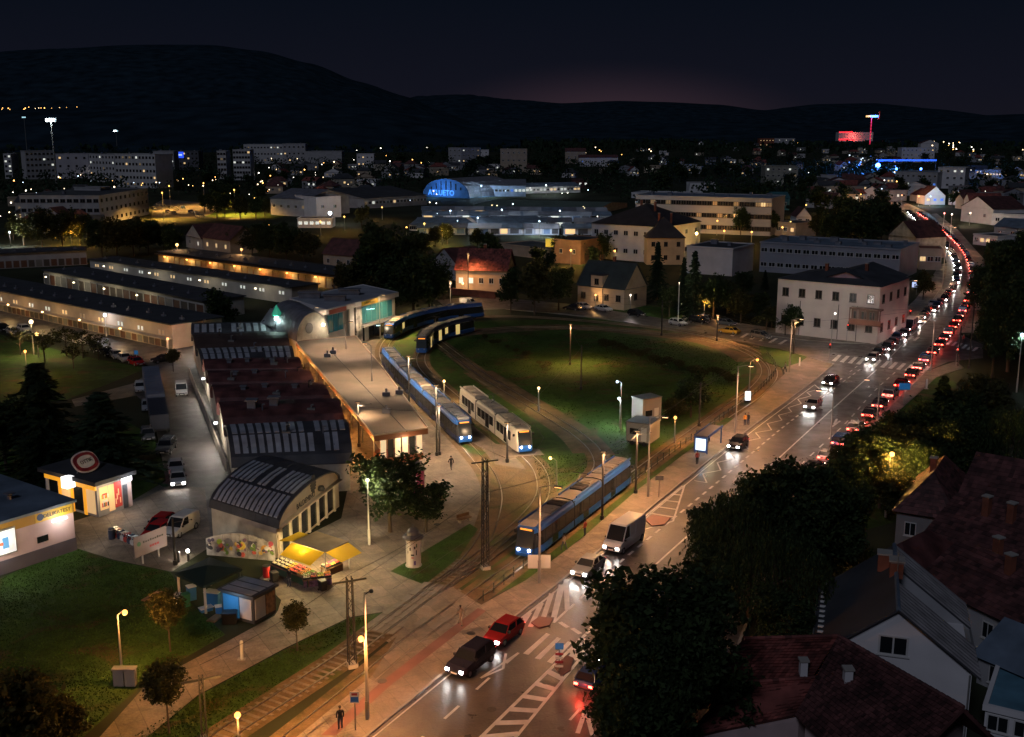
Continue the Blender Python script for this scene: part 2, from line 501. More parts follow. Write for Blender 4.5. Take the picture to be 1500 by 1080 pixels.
# paved areas
sheet('path', [(120,1110),(215,1003),(330,942),(402,903),(425,868),(540,830),(575,893),(512,905),(420,949),(290,1019),(180,1110)], 0.045, concrete)
sheet('plaza', [(405,902),(425,862),(395,838),(420,800),(500,760),(515,690),(430,500),(515,478),(575,470),(556,512),(565,545),(640,630),(665,642),(792,662),(797,722),(735,790),(690,832),(668,862),(640,935),(575,895),(512,905)], 0.05, concrete)
sheet('sidewalk', [(400,1110),(545,992),(600,905),(660,860),(705,888),(770,852),(850,792),(930,722),(1000,668),(1045,636),(1108,590),(1150,548),(1135,520),(1085,500),(1040,492),(1110,505),(1165,520),(1221,535),(1190,560),(1082,641),(960,739),(933,763),(833,843),(700,947),(537,1080),(500,1110)], 0.12, concrete, thick=0.11)
sheet('cycle_path', [(470,1080),(560,1000),(640,938),(700,893),(712,897),(655,942),(570,1008),(492,1080)], 0.125, redpave)
sheet('yard_road', [(115,802),(165,820),(250,838),(300,805),(320,770),(305,690),(272,605),(263,548),(288,518),(282,502),(60,432),(-40,420),(-60,470),(140,508),(228,540),(195,562),(105,586),(110,596),(200,580),(222,600),(235,660),(243,705),(200,730),(150,762),(105,770)], 0.03, asphalt_old)
sheet('forecourt', [(100,800),(105,765),(200,735),(250,712),(300,715),(310,800),(252,838),(165,820)], 0.035, concrete)
sheet('hall_yard', [(240,552),(268,520),(292,512),(350,700),(345,745),(296,745),(258,640)], .033, asphalt_old)
sheet('plaza', [(380,848),(412,818),(530,830),(505,882),(422,906),(404,906),(412,880)], .048, concrete)
sheet('street', [(-60,425),(60,432),(262,502),(285,515),(235,538),(140,508),(0,472),(-60,465)], 0.036, asphalt_old)

# main road with the junction
ROAD_L = [(500,1110),(537,1080),(700,947),(833,843),(933,763),(960,739),(1082,641),(1190,560),(1221,534)]
ROAD_R = [(1000,1110),(1060,1000),(1120,850),(1195,703),(1243,660),(1300,601),(1357,544)]
sheet('road', ROAD_L + [(1165,519),(1100,503),(1040,494),(980,483),(900,470),(830,461),(740,453),(660,456),(640,440),(700,434),(760,439),(840,446),(900,456),(1000,471),(1100,488),(1196,500),(1276,503),(1306,497),(1324,482),(1345,466),(1362,444),(1376,424),(1384,403),(1387,386),(1382,370),(1355,345),(1336,322),(1312,303),(1280,290),(1300,288),(1330,298),(1362,313),(1394,338),(1413,364),(1431,386),(1437,403),(1434,430),(1425,456),(1405,490),(1440,505),(1440,525),(1390,530),(1357,544)] + ROAD_R[::-1], 0.03, asphalt)
sheet('sidewalk', [(1100,489),(1196,501),(1276,504),(1308,498),(1326,483),(1347,467),(1364,445),(1378,425),(1386,403),(1388,386),(1376,388),(1362,412),(1340,440),(1308,470),(1280,492),(1200,492),(1110,478),(1000,462),(1000,471)], 0.11, concrete, thick=0.10)
sheet('sidewalk', [(1357,545),(1400,530),(1412,540),(1372,553),(1316,603),(1260,662),(1214,706),(1205,716),(1195,704),(1243,661),(1300,602)], 0.11, concrete, thick=0.10)
sheet('sidewalk', [(1437,403),(1434,430),(1425,456),(1407,488),(1430,488),(1446,455),(1452,420),(1446,385),(1425,362),(1404,338),(1372,313),(1364,314),(1394,338),(1413,364),(1431,386)], 0.11, concrete, thick=0.10)
sheet('traffic_island', [(1112,508),(1140,512),(1182,524),(1172,532),(1146,540),(1118,530)], 0.16, grassm, thick=0.06)

# kerb stones along both edges of the road
mb = MB()
mb.ribbon(pxline(ROAD_L, 3), 0.11, 0.0, 0, 0.15)
mb.ribbon(pxline(ROAD_R, 3), 0.11, 0.0, 0, 0.15)
struct('kerb', mb, kerbm)
mb = MB()
mb.ribbon(pxline([(1100,489),(1196,500.5),(1276,503.5),(1307,497.5),(1325,482.5),(1346,466.5),(1363,444.5),(1377,424.5)], 3), 0.11, 0.0, 0, 0.14)
mb.ribbon(pxline([(1221,534),(1165,519.5),(1100,503.5),(1040,494.5),(980,483.5),(900,470.5),(830,461.5),(740,453.5)], 3), 0.11, 0.0, 0, 0.14)
struct('kerb', mb, kerbm)

# ---------------------------------------------------------------- road markings (flat paint)
ZM = 0.036
def quadpx(mb, a, b, c, d, z=ZM):
    P = [G2(p) for p in (a, b, c, d)]
    ar = sum(p.x*q.y-q.x*p.y for p, q in zip(P, P[1:]+P[:1]))
    if ar < 0: P.reverse()
    mb.poly([(p.x, p.y, z) for p in P])
def strip(mb, line, half, d0, d1, z=ZM):
    L = Line(line); n = max(2, int((d1-d0)/2)+1)
    pts = [L.at(d0+(d1-d0)*k/n)[0] for k in range(n+1)]
    mb.ribbon(pts, half, z)
def dashes(mb, line, half, on, off, start=0.0, z=ZM):
    L = Line(line); d = start
    while d + on < L.L:
        strip(mb, line, half, d, d+on, z); d += on+off
mb = MB()
CENTRE = pxline([(863,923),(905,880),(1000,792),(1109,700),(1172,643),(1229,591),(1284,542)])
strip(mb, CENTRE, 0.10, 0, 500)
BUS = pxline([(833,893),(913,820),(1034,721),(1135,636),(1184,597),(1236,552)])
dashes(mb, BUS, 0.13, 1.2, 1.1)
dashes(mb, pxline([(595,1100),(652,1053),(713,997),(770,948)]), 0.11, 2.0, 2.6)
dashes(mb, pxline([(1140,712),(1198,658),(1240,619),(1280,574),(1312,545)]), 0.10, 2.0, 2.5)
dashes(mb, pxline([(790,1100),(840,1050),(880,1000)]), 0.10, 1.8, 2.6)
dashes(mb, pxline([(1195,590),(1240,556),(1262,540)]), 0.10, 1.6, 1.6)
strip(mb, pxline([(1300,528),(1330,497),(1366,462),(1392,428),(1400,404),(1398,388),(1388,369),(1362,345),(1340,325)]), 0.08, 0, 500)
strip(mb, pxline([(545,1082),(703,953),(836,849),(936,769),(963,745),(1084,646),(1192,565)]), 0.07, 0, 500)
dashes(mb, pxline([(1245,545),(1290,510),(1330,478),(1352,458)]), 0.09, 1.6, 2.0)
struct('road_marking', mb, paint)
# zigzag bus stop line
def z4(x, y): return (960 + x/4.91, 560 + y/4.91)
outr = [(340,660),(445,580),(545,510),(630,430),(720,365),(805,300),(885,240),(955,185),(1025,125),(1090,75),(1145,20)]
inn = [(370,725),(470,635),(570,550),(665,480),(755,405),(835,345),(910,275),(980,215),(1050,155),(1120,100),(1180,50)]
zz = []
for o_, i_ in zip(outr, inn): zz += [G2(z4(*i_)), G2(z4(*o_))]
mb = MB()
for a, b in zip(zz[:-1], zz[1:]): mb.ribbon([a, b], 0.09, ZM+0.001*(len(mb.v)%2))
mb.ribbon([G2(z4(280,710)), zz[0]], 0.09, ZM)
struct('zigzag_marking', mb, paint)
# hatched islands
def hatch(mb, a0, a1, b0, b1, n, wd):
    """n bars between edge a0-a1 and edge b0-b1, inside an outline"""
    A0, A1, B0, B1 = map(G2, (a0, a1, b0, b1))
    for P, Q in ((A0, A1), (B0, B1)): mb.ribbon([P, Q], 0.10, ZM)
    for k in range(n):
        t = (k+0.5)/n
        mb.ribbon([A0.lerp(A1, t), B0.lerp(B1, t)], wd, ZM+0.002)
mb = MB()
hatch(mb, (836,848), (766,906), (828,850), (812,912), 1, 0.01)
for a, b in (((776,898),(764,916)), ((793,884),(777,919)), ((808,870),(793,914)), ((822,857),(811,905)), ((829,849),(831,894))):
    mb.ribbon([G2(a), G2(b)], 0.22, ZM+0.002)
mb.ribbon([G2((831,894)), G2((811,913))], 0.12, ZM+0.002)
hatch(mb, (1000,712), (945,757), (1003,711), (986,764), 5, 0.16)
mb.ribbon([G2((986,764)), G2((944,776))], 0.12, ZM+0.002)
# lower right hatching
A0, A1 = G2((863,925)), G2((700,1085)); B0, B1 = G2((838,988)), G2((748,1090))
mb.ribbon([A0, A1], 0.14, ZM+0.002); mb.ribbon([G2((850,965)), B1], 0.12, ZM+0.002)
for k in range(9):
    t = k/8
    mb.ribbon([A0.lerp(A1, min(1, t*0.9+0.08)), G2((850,965)).lerp(B1, max(0, t-0.10))], 0.30, ZM+0.004)
for a, b in (((741,958),(737,980)), ((758,958),(704,994)), ((737,980),(704,994))):
    mb.ribbon([G2(a), G2(b)], 0.10, ZM)
for a, b in (((858,1040),(846,1075)), ((858,1040),(868,1078))):
    mb.ribbon([G2(a), G2(b)], 0.16, ZM)
struct('hatched_marking', mb, paint)
# zebra crossings
mb = MB()
for (a, b, c, d) in (((800,928),(806,930),(774,960),(766,958)), ((816,934),(822,936),(791,967),(783,965)), ((832,940),(838,942),(809,973),(801,970)), ((848,946),(854,949),(826,980),(818,976))):
    quadpx(mb, a, b, c, d)
for k in range(12):
    t = k/11
    x = 1222 + 130*t; y = 521 + 17*t
    quadpx(mb, (x+6, y-1), (x+11, y-0.4), (x+2, y+9), (x-4, y+8))
for k in range(4):
    x = 1312 + 9*k; y = 490 + 1.2*k
    quadpx(mb, (x+5, y), (x+9, y+0.5), (x+2, y+6), (x-2, y+5.5))
for k in range(7):
    x = 1380 + 7.5*k; y = 497 + 2.0*k
    quadpx(mb, (x+4, y), (x+8, y+0.6), (x+2, y+6), (x-2, y+5.5))
for (a, b) in (((820,912),(832,920)), ((838,921),(850,929))): mb.ribbon([G2(a), G2(b)], 0.2, ZM)
for k in range(6):
    x = 1075+14*k; y = 486+2.4*k
    quadpx(mb, (x+5, y), (x+9, y+.6), (x-1, y+7), (x-6, y+6.4))
struct('zebra_crossing', mb, paint)
# lane arrow
mb = MB()
for a, b in (((1226,614),(1222,622)), ((1222,622),(1231,617)), ((1231,617),(1218,626))): mb.ribbon([G2(a), G2(b)], 0.15, ZM)
struct('lane_arrow', mb, paint)
# manhole covers in the carriageway
mm_ = MB(); mm_.lathe([(.36,0),(.36,.008)],14); mc_ = mm_.mesh('manhole_cover', mat('cast_iron',(.05,.047,.045),.5,.5,var=.3,scale=.3))
for px in ((720,1040),(800,1000),(690,930),(860,880),(930,815),(1010,745),(1120,672),(1190,615),(1255,560),(1290,520),(560,1000),(640,770)):
    p = G2(px); link('manhole_cover', mc_, None, (p.x,p.y,.034 if px not in ((560,1000),(640,770),(690,930)) else .126), kind='structure')
# raised red brick refuges
sheet('refuge_island', [(778,914),(790,905),(810,908),(805,918),(790,922)], 0.14, redpave, thick=0.11)
sheet('refuge_island', [(945,763),(957,756),(982,760),(974,770),(955,772)], 0.14, redpave, thick=0.11)
sheet('refuge_island', [(812,978),(830,962),(840,966),(836,984),(822,992)], 0.14, redpave, thick=0.11)

# ================================================================ tram tracks
TRACKS = {}
def track(key, px, bed=1.55, sleepers=None, z=0.06, bedm=None):
    line = pxline(px, 2.0)
    TRACKS[key] = Line(line)
    root = bpy.data.objects.new('tram_track', None); COL.objects.link(root); root['kind'] = 'structure'
    m = MB(); m.ribbon(line, bed, z-0.002*len(TRACKS)*0.5)
    m.build('track_bed', bedm or dirt, root)
    for s in (-0.7175, 0.7175):
        r = MB(); r.ribbon(line, 0.055, z, 0, 0.06, s); r.build('rail', railm, root)
    if sleepers:
        L = TRACKS[key]; d = sleepers[0]
        sm = MB(); sm.box(-0.13, -1.15, 0, 0.13, 1.15, 0.035); me = sm.mesh('sleeper', sleeperm)
        while d < min(L.L, sleepers[1]):
            p, a = L.at(d)
            o = link('sleeper', me, root, (p.x, p.y, z), a + rnd.uniform(-.03, .03)); d += 0.75
    return root
track('south_in', [(250,1140),(326,1080),(413,1023),(500,966),(553,926),(615,880),(648,854),(682,826),(706,796),(719,764),(726,727),(716,695),(693,665),(670,640),(630,603),(590,562),(567,534),(562,512),(575,494),(610,480),(665,469),(740,464),(850,470),(1000,486),(1085,508),(1122,530),(1132,552),(1108,580),(1060,612)], sleepers=(0, 40))
track('south_out', [(330,1160),(420,1090),(520,1010),(610,935),(662,898),(720,855),(775,815),(850,757),(925,700),(990,652),(1060,602),(1105,570),(1122,545),(1108,524),(1070,508),(1000,494),(900,484),(800,480),(740,481),(690,487),(640,500),(620,515),(618,535),(640,560),(672,588),(700,612),(740,642),(771,668),(788,686),(796,709),(792,732),(770,760),(735,790),(690,826),(650,855)])
track('cross', [(640,500),(700,545),(760,583),(820,620),(850,640),(871,660),(879,682),(866,702),(835,724),(800,747),(760,780),(715,815),(660,852),(600,893)])
# strip of sandy ground on the inner loop
mb = MB(); mb.ribbon(pxline([(640,492),(740,483),(850,480),(1000,494),(1070,510),(1105,530)], 3), 3.2, 0.035)
struct('sandy_strip', mb, dirt)
mb = MB(); mb.ribbon(pxline([(700,545),(760,583),(820,620),(850,642),(872,668)], 3), 2.6, 0.034)
struct('sandy_strip', mb, dirt)
sheet('sandy_ground', [(700,690),(720,680),(780,690),(796,715),(775,750),(720,795),(690,810),(722,760),(728,722)], 0.052, dirt)
sheet('grass_strip', [(572,838),(640,797),(688,768),(700,776),(672,818),(622,858)], 0.07, grassm)
sheet('grass_strip', [(672,648),(690,655),(712,664),(705,668),(690,665)], 0.066, grassm)
sheet('grass_strip', [(772,668),(800,664),(838,665),(866,664),(862,692),(830,716),(800,735),(795,705)], 0.054, grassm)
sheet('platform', [(590,548),(604,545),(662,600),(726,652),(790,660),(797,668),(740,672),(700,655),(660,632)], 0.16, concrete, thick=0.12)
# concrete slabs where the footway crosses the rails
root = bpy.data.objects.new('track_crossing', None); COL.objects.link(root); root['kind'] = 'structure'
L1 = TRACKS['south_in']; L2 = TRACKS['south_out']
sm = MB(); sm.box(-0.72, -0.29, 0, 0.72, 0.29, 0.05); s1 = sm.mesh('slab', slabm)
sm = MB(); sm.box(-0.72, -0.33, 0, 0.72, 0.33, 0.05); s2 = sm.mesh('slab', slabm)
for L, a, b in ((L1, (553,926), (640,860)), (L2, (630,921), (690,877))):
    d0, d1 = sorted((L.near(G2(a)), L.near(G2(b)))); d = d0
    while d < d1:
        p, an = L.at(d); nx, ny = -math.sin(an), math.cos(an)
        for off, me in ((-0.31, s1), (0.31, s1), (1.15, s2), (-1.15, s2)):
            link('slab', me, root, (p.x+nx*off, p.y+ny*off, 0.062 + rnd.uniform(0, .012)), an+rnd.uniform(-.01,.01))
        d += 1.5
sheet('crossing_pavement', [(545,928),(600,888),(655,852),(705,884),(640,935),(600,960)], 0.055, concrete)
# ================================================================ building kit
framew = mat('window_frame', (0.55, 0.53, 0.50), 0.6, var=0.0)
framed = mat('dark_window_frame', (0.06, 0.04, 0.03), 0.6, var=0.0)
lit_warm = emat('lit_window_warm', (1.0, 0.66, 0.30), 0.9)
lit_cool = emat('lit_window_cool', (0.92, 0.95, 0.85), 0.8)
lit_dim = emat('lit_window_dim', (1.0, 0.70, 0.35), 0.10)
lit_blue = emat('lit_window_blue', (0.10, 0.28, 1.0), 0.7)
WIN = {}
def winmesh(kind, dark=False):
    k = (kind, dark)
    if k in WIN: return WIN[k]
    gm = {'dark': glass, 'warm': lit_warm, 'cool': lit_cool, 'dim': lit_dim, 'blue': lit_blue}[kind]
    m = MB(); t = 0.07
    m.box(-.5,-.05,-.5,-.5+t,.04,.5); m.box(.5-t,-.05,-.5,.5,.04,.5)
    m.box(-.5+t,-.05,-.5,.5-t,.04,-.5+t); m.box(-.5+t,-.05,.5-t,.5-t,.04,.5)
    m.box(-.03,-.04,-.5+t,.03,.03,.5-t)
    m.box(-.5+t,-.015,-.5+t,-.03,.03,.5-t,1); m.box(.03,-.015,-.5+t,.5-t,.03,.5-t,1)
    m.box(-.56,-.12,-.56,.56,.03,-.5)
    WIN[k] = m.mesh('window', [framed if dark else framew, gm])
    return WIN[k]
def window(par, x, z, wd, hg, face='f', off=0.0, kind='dark', dark=False, L=0, D=0):
    o = link('window', winmesh(kind, dark), par)
    if face == 'f': o.location = (x, off - 0.002, z)
    elif face == 'r': o.location = (L - off + 0.002, x, z); o.rotation_euler = (0, 0, math.pi/2)
    elif face == 'l': o.location = (off - 0.002, x, z); o.rotation_euler = (0, 0, -math.pi/2)
    o.scale = (wd, 1, hg)
    return o
def pick(lit, kinds=('warm','cool','dim')):
    return rnd.choice(kinds) if rnd.random() < lit else 'dark'
BLDS = []
def frame_of(A, B):
    a, b = (G2(A), G2(B)) if not isinstance(A, Vector) else (A, B)
    d = b - a
    return a, d.length, math.atan2(d.y, d.x)
def tiled(m, EL, ER, RR, RL, n, k, lip=0.05, mi=0):
    """tile courses on a sloping roof plane: n courses of k tiles, each tile lifted at its lower edge"""
    EL, ER, RR, RL = map(Vector, (EL, ER, RR, RL))
    nrm = (ER-EL).cross(RL-EL)
    if nrm.length < 1e-6: nrm = (ER-EL).cross(RR-EL)
    nrm.normalize()
    for i in range(n):
        t0, t1 = i/n, (i+1)/n
        a0, b0 = EL.lerp(RL, t0), ER.lerp(RR, t0)
        a1, b1 = EL.lerp(RL, t1), ER.lerp(RR, t1)
        kk = max(1, int(round(k*(b0-a0).length/max(.01,(ER-EL).length))))
        for j in range(kk):
            u0, u1 = j/kk, (j+1)/kk-0.08/kk
            l = lip*rnd.uniform(.6, 1.5)
            p = [a0.lerp(b0,u0)+nrm*l, a0.lerp(b0,u1)+nrm*l, a1.lerp(b1,u1)+nrm*0.012, a1.lerp(b1,u0)+nrm*0.012]
            q = [a0.lerp(b0,u0), a0.lerp(b0,u1)]
            m.add(p+q, [(0,1,2,3),(4,5,1,0)], mi)
def roof_solid(m, L, D, h, kind, rise, ov=0.4, mi=0):
    """roof body; returns its sloping planes as (EL, ER, RR, RL)"""
    x0, x1, y0, y1 = -ov, L+ov, -ov, D+ov
    pl = []
    if kind == 'gable_x':
        e = (D/2+ov)
        a,b,c,d = (x0,y0,h),(x1,y0,h),(x1,y1,h),(x0,y1,h); r0,r1 = (x0,D/2,h+rise),(x1,D/2,h+rise)
        m.add([a,b,c,d,r0,r1], [(0,1,5,4),(2,3,4,5),(0,3,2,1)], mi)
        pl = [(a,b,r1,r0),(c,d,r0,r1)]
    elif kind == 'gable_y':
        a,b,c,d = (x0,y0,h),(x1,y0,h),(x1,y1,h),(x0,y1,h); r0,r1 = (L/2,y0,h+rise),(L/2,y1,h+rise)
        m.add([a,b,c,d,r0,r1], [(3,0,4,5),(1,2,5,4),(0,3,2,1)], mi)
        pl = [(d,a,r0,r1),(b,c,r1,r0)]
    elif kind == 'hip':
        s = min(L, D)/2
        a,b,c,d = (x0,y0,h),(x1,y0,h),(x1,y1,h),(x0,y1,h)
        if L >= D: r0,r1 = (s,D/2,h+rise),(L-s,D/2,h+rise)
        else: r0,r1 = (L/2,s,h+rise),(L/2,D-s,h+rise)
        if L >= D:
            m.add([a,b,c,d,r0,r1], [(0,1,5,4),(1,2,5),(2,3,4,5),(3,0,4),(0,3,2,1)], mi)
            pl = [(a,b,r1,r0),(b,c,r1,r1),(c,d,r0,r1),(d,a,r0,r0)]
        else:
            m.add([a,b,c,d,r0,r1], [(0,1,4),(1,2,5,4),(2,3,5),(3,0,4,5),(0,3,2,1)], mi)
            pl = [(a,b,r0,r0),(b,c,r1,r0),(c,d,r1,r1),(d,a,r0,r1)]
    return pl
chim_me = None
def chimney(par, x, y, z, s=0.6, hh=1.3, m=None, cap=True):
    c = MB(); c.box(-s/2,-s/2,0,s/2,s/2,hh)
    o = c.build('chimney', m or brick, par); o.location = (x, y, z)
    if cap:
        c = MB(); c.box(-s/2-.08,-s/2-.08,hh,s/2+.08,s/2+.08,hh+.12); c.build('cap', concrete_pole, o)
    return o
def bld(name, label, cat, A, B, top, depth, roof='flat', rise=3.0, wall=None, roofm=None, rows=0, cols=0, lit=0.1,
        side=0, lside=0, ww=1.1, wh=1.4, group=None, chim=0, sill=0.55, kinds=('warm','cool','dim'), dark=False, h=None, tilecourse=0,
        clutter=0, floors=None):
    a, L, ang = frame_of(A, B)
    if h is None: h = hgt(A, top)
    t = thing(name, label, cat, a, ang, group)
    m = MB()
    D = depth
    cc_ = a + Vector((math.cos(ang)*L/2-math.sin(ang)*D/2, math.sin(ang)*L/2+math.cos(ang)*D/2, 0)); BLDS.append((cc_, math.hypot(L, D)/2+2))
    bx = [(0,0,-.5),(L,0,-.5),(L,D,-.5),(0,D,-.5),(0,0,h),(L,0,h),(L,D,h),(0,D,h)]
    if roof == 'gable_x': m.add(bx+[(0,D/2,h+rise-.12),(L,D/2,h+rise-.12)], [(0,3,2,1),(0,1,5,4),(2,3,7,6),(3,0,4,8,7),(1,2,6,9,5),(4,5,9,8),(6,7,8,9)])
    elif roof == 'gable_y': m.add(bx+[(L/2,0,h+rise-.12),(L/2,D,h+rise-.12)], [(0,3,2,1),(0,1,5,8,4),(1,2,6,5),(2,3,7,9,6),(3,0,4,7),(4,8,9,7),(5,6,9,8)])
    else: m.box(0, 0, -0.5, L, D, h)
    m.build('wall', wall or cream, t)
    r = MB()
    if roof == 'flat':
        r.box(-.15,-.15,h,L+.15,D+.15,h+.18)
        rf = r.build('roof', roofm or felt, t)
        p = MB()
        for (x0,y0,x1,y1) in ((-.18,-.18,L+.18,.12),(-.18,D-.12,L+.18,D+.18),(-.18,.12,.12,D-.12),(L-.12,.12,L+.18,D-.12)):
            p.box(x0,y0,h+.02,x1,y1,h+.45)
        p.build('parapet', wall or cream, rf)
        for k in range(clutter):
            q = MB(); sx, sy, sz = rnd.uniform(.8,2.2), rnd.uniform(.8,1.8), rnd.uniform(.6,1.4)
            q.box(-sx/2,-sy/2,0,sx/2,sy/2,sz); q.box(-sx/2-.08,-sy/2-.08,sz,sx/2+.08,sy/2+.08,sz+.1)
            v = q.build('roof_vent', sheet_m, rf); v.location = (L*(k+.5)/clutter+rnd.uniform(-1,1), D*rnd.uniform(.25,.75), h+.18)
    else:
        pl = roof_solid(r, L, D, h, roof, rise)
        rf = r.build('roof', roofm or tile, t)
        if tilecourse:
            q = MB()
            for P in pl: tiled(q, *P, tilecourse, max(6, int((Vector(P[1])-Vector(P[0])).length/0.45)))
            q.build('roof_tiles', roofm or tile, rf, kind='stuff')
        for k in range(chim):
            chimney(rf, L*(k+1)/(chim+1)+rnd.uniform(-.6,.6), D/2+rnd.choice((-1,1))*D*.12, h+rise*.65, hh=rise*.35+.9)
    def zs(r_):
        return [(h)*(i+sill)/r_ for i in range(r_)]
    if rows and cols:
        for z in zs(rows):
            for i in range(cols):
                window(t, L*(i+.5)/cols, z, ww, wh, 'f', 0, pick(lit,kinds), dark)
    if rows and side:
        for z in zs(rows):
            for i in range(side):
                window(t, D*(i+.5)/side, z, ww, wh, 'r', 0, pick(lit,kinds), dark, L)
    if rows and lside:
        for z in zs(rows):
            for i in range(lside):
                window(t, D*(i+.5)/lside, z, ww, wh, 'l', 0, pick(lit,kinds), dark, L)
    return t, L, D, h
sheet_m = mat("zinc_sheet", (0.22,0.23,0.26))
def text(body, size, mt, par, loc, rot, name='lettering', ex=0.02, align='CENTER'):
    cu = bpy.data.curves.new(name, 'FONT'); cu.body = body; cu.size = size; cu.extrude = ex
    cu.align_x = align; cu.align_y = 'CENTER'; cu.resolution_u = 2
    cu.materials.append(mt)
    tmp = bpy.data.objects.new('tmp', cu); COL.objects.link(tmp)
    me = bpy.data.meshes.new_from_object(tmp.evaluated_get(bpy.context.evaluated_depsgraph_get()))
    bpy.data.objects.remove(tmp); me.name = name
    o = link(name, me, par); o.location = loc; o.rotation_euler = rot
    return o
def point(par, loc, col, power, r=0.15, name='lamp_light'):
    l = bpy.data.lights.new(name, 'POINT'); l.energy = power; l.color = col; l.shadow_soft_size = r
    o = link(name, l, par); o.location = loc
    return o
def spot(par, loc, direction, col, power, ang=120, blend=0.8, r=0.15, name='lamp_light'):
    l = bpy.data.lights.new(name, 'SPOT'); l.energy = power; l.color = col; l.shadow_soft_size = r
    l.spot_size = R(ang); l.spot_blend = blend
    o = link(name, l, par); o.location = loc
    o.rotation_euler = Vector(direction).to_track_quat('-Z', 'Y').to_euler()
    return o

darksheet = mat('dark_sheet_roof', (0.055,0.054,0.060), 0.6, 0.1, var=0.3, scale=2)
# ================================================================ market hall of barrel vaults
def vault(label, FL, FR, BR, BL, h, rise, wallm, roofm, n=9, panels=None, group='barrel vaulted market halls', gable=None, name='vaulted_hall'):
    FL, FR, BR, BL = [Vector((p.x, p.y, 0)) for p in (FL, FR, BR, BL)]
    t = thing(name, label, 'market hall', FL, 0.0, group)
    FR, BR, BL = FR-FL, BR-FL, BL-FL; FL = Vector((0,0,0))
    for a, b in ((FL,FR),(BR,BL)):
        m = MB(); m.poly([(a.x,a.y,0),(b.x,b.y,0),(b.x,b.y,h),(a.x,a.y,h)]); m.build('wall', wallm, t)
    def arch(P, Q, dz=0.0, k=n):
        return [P.lerp(Q, .5-.5*math.cos(math.pi*s/k)) + Vector((0,0,h+dz+rise*max(0,math.sin(math.pi*s/k))**0.9)) for s in range(k+1)]
    for P, Q, fl in ((FL,BL,1),(FR,BR,0)):
        g = MB(); ar = arch(P, Q, -.03)
        pts = [P, ]+ar+[Q]
        if fl: pts.reverse()
        g.poly(pts); g.build('gable_wall', gable or wallm, t)
    # roof shell with thickness and a small overhang
    ov = 0.35; ux = (FR-FL).normalized()
    A0 = arch(FL-ux*ov, BL-ux*ov); A1 = arch(FR+ux*ov, BR+ux*ov)
    B0 = [p+Vector((0,0,.14)) for p in A0]; B1 = [p+Vector((0,0,.14)) for p in A1]
    rm = MB(); k = n+1
    rm.add(A0+A1+B0+B1, [(2*k+i, 3*k+i, 3*k+i+1, 2*k+i+1) for i in range(n)] + [(i, i+1, k+i+1, k+i) for i in range(n)] +
           [(i, 2*k+i, 2*k+i+1, i+1) for i in range(n)] + [(k+i, k+i+1, 3*k+i+1, 3*k+i) for i in range(n)] +
           [(0, k, 3*k, 2*k), (k-1, 3*k-1, 4*k-1, 2*k-1)])
    rf = rm.build('roof', roofm, t)
    # standing ribs across the sheet roof
    nr = max(4, int((FR-FL).length/1.6))
    q = MB()
    for i in range(1, nr):
        u = i/nr
        L_ = [B0[j].lerp(B1[j], u) for j in range(k)]
        for a, b in zip(L_[:-1], L_[1:]): q.tube(a, b, 0.045, n=4, caps=False)
    q.build('roof_ribs', roofm, rf, kind='stuff')
    if panels:
        nx, s0, s1, bands = panels[:4]
        dk = panels[4] if len(panels) > 4 else 0.0
        for b in range(bands):
            f0 = s0 + (s1-s0)*b/bands; f1 = s0 + (s1-s0)*(b+.88)/bands
            for i in range(nx):
                if rnd.random() < dk: continue
                u0, u1 = (i+.18)/nx, (i+.82)/nx
                def pt(f, u, dz):
                    s = .5-.5*math.cos(math.pi*f); P = FL.lerp(BL, s); Q = FR.lerp(BR, s)
                    return P.lerp(Q, u) + Vector((0,0,h+rise*math.sin(math.pi*f)**0.9+dz))
                fs = [f0, (f0+f1)/2, f1]
                pm = MB(); pts = []
                for f in fs:
                    pts += [pt(f,u0,.22), pt(f,u1,.22), pt(f,u0,.14), pt(f,u1,.14)]
                pm.add(pts, [(0,1,5,4),(4,5,9,8),(0,2,3,1),(8,9,11,10),(0,4,6,2),(4,8,10,6),(1,3,7,5),(5,7,11,9)])
                pm.build('roof_panel', panelm, t)
    return t, rf
HL = [(285,485),(283,500),(290,522),(300,545),(306,562),(312,583),(322,608),(333,640),(345,690)]
HR = [(408,482),(415,497),(423,518),(430,541),(443,560),(460,580),(485,603),(503,632),(513,684)]
hall_kinds = [
    ('small vaulted hall with striped roof lights at the far end of the market', darksheet, (12,.18,.5,1,.1)),
    ('dark brown vaulted hall second from the far end of the market', mat('brown_sheet_roof',(0.075,0.045,0.035),0.6), None),
    ('vaulted hall with a band of pale roof panels behind the red roofs', darksheet, (13,.14,.62,2,.05)),
    ('red vaulted hall nearest the pale panelled roof', redmetal, None),
    ('red vaulted hall with small vents, second of the four red roofs', redmetal, None),
    ('red vaulted hall with a long plain ridge, third of the red roofs', redmetal, None),
    ('widest red vaulted hall with a big vent cowl on its roof', redmetal, None),
    ('vaulted hall striped with pale panels in front of the red roofs', darksheet, (14,.15,.66,2,.12)),
]
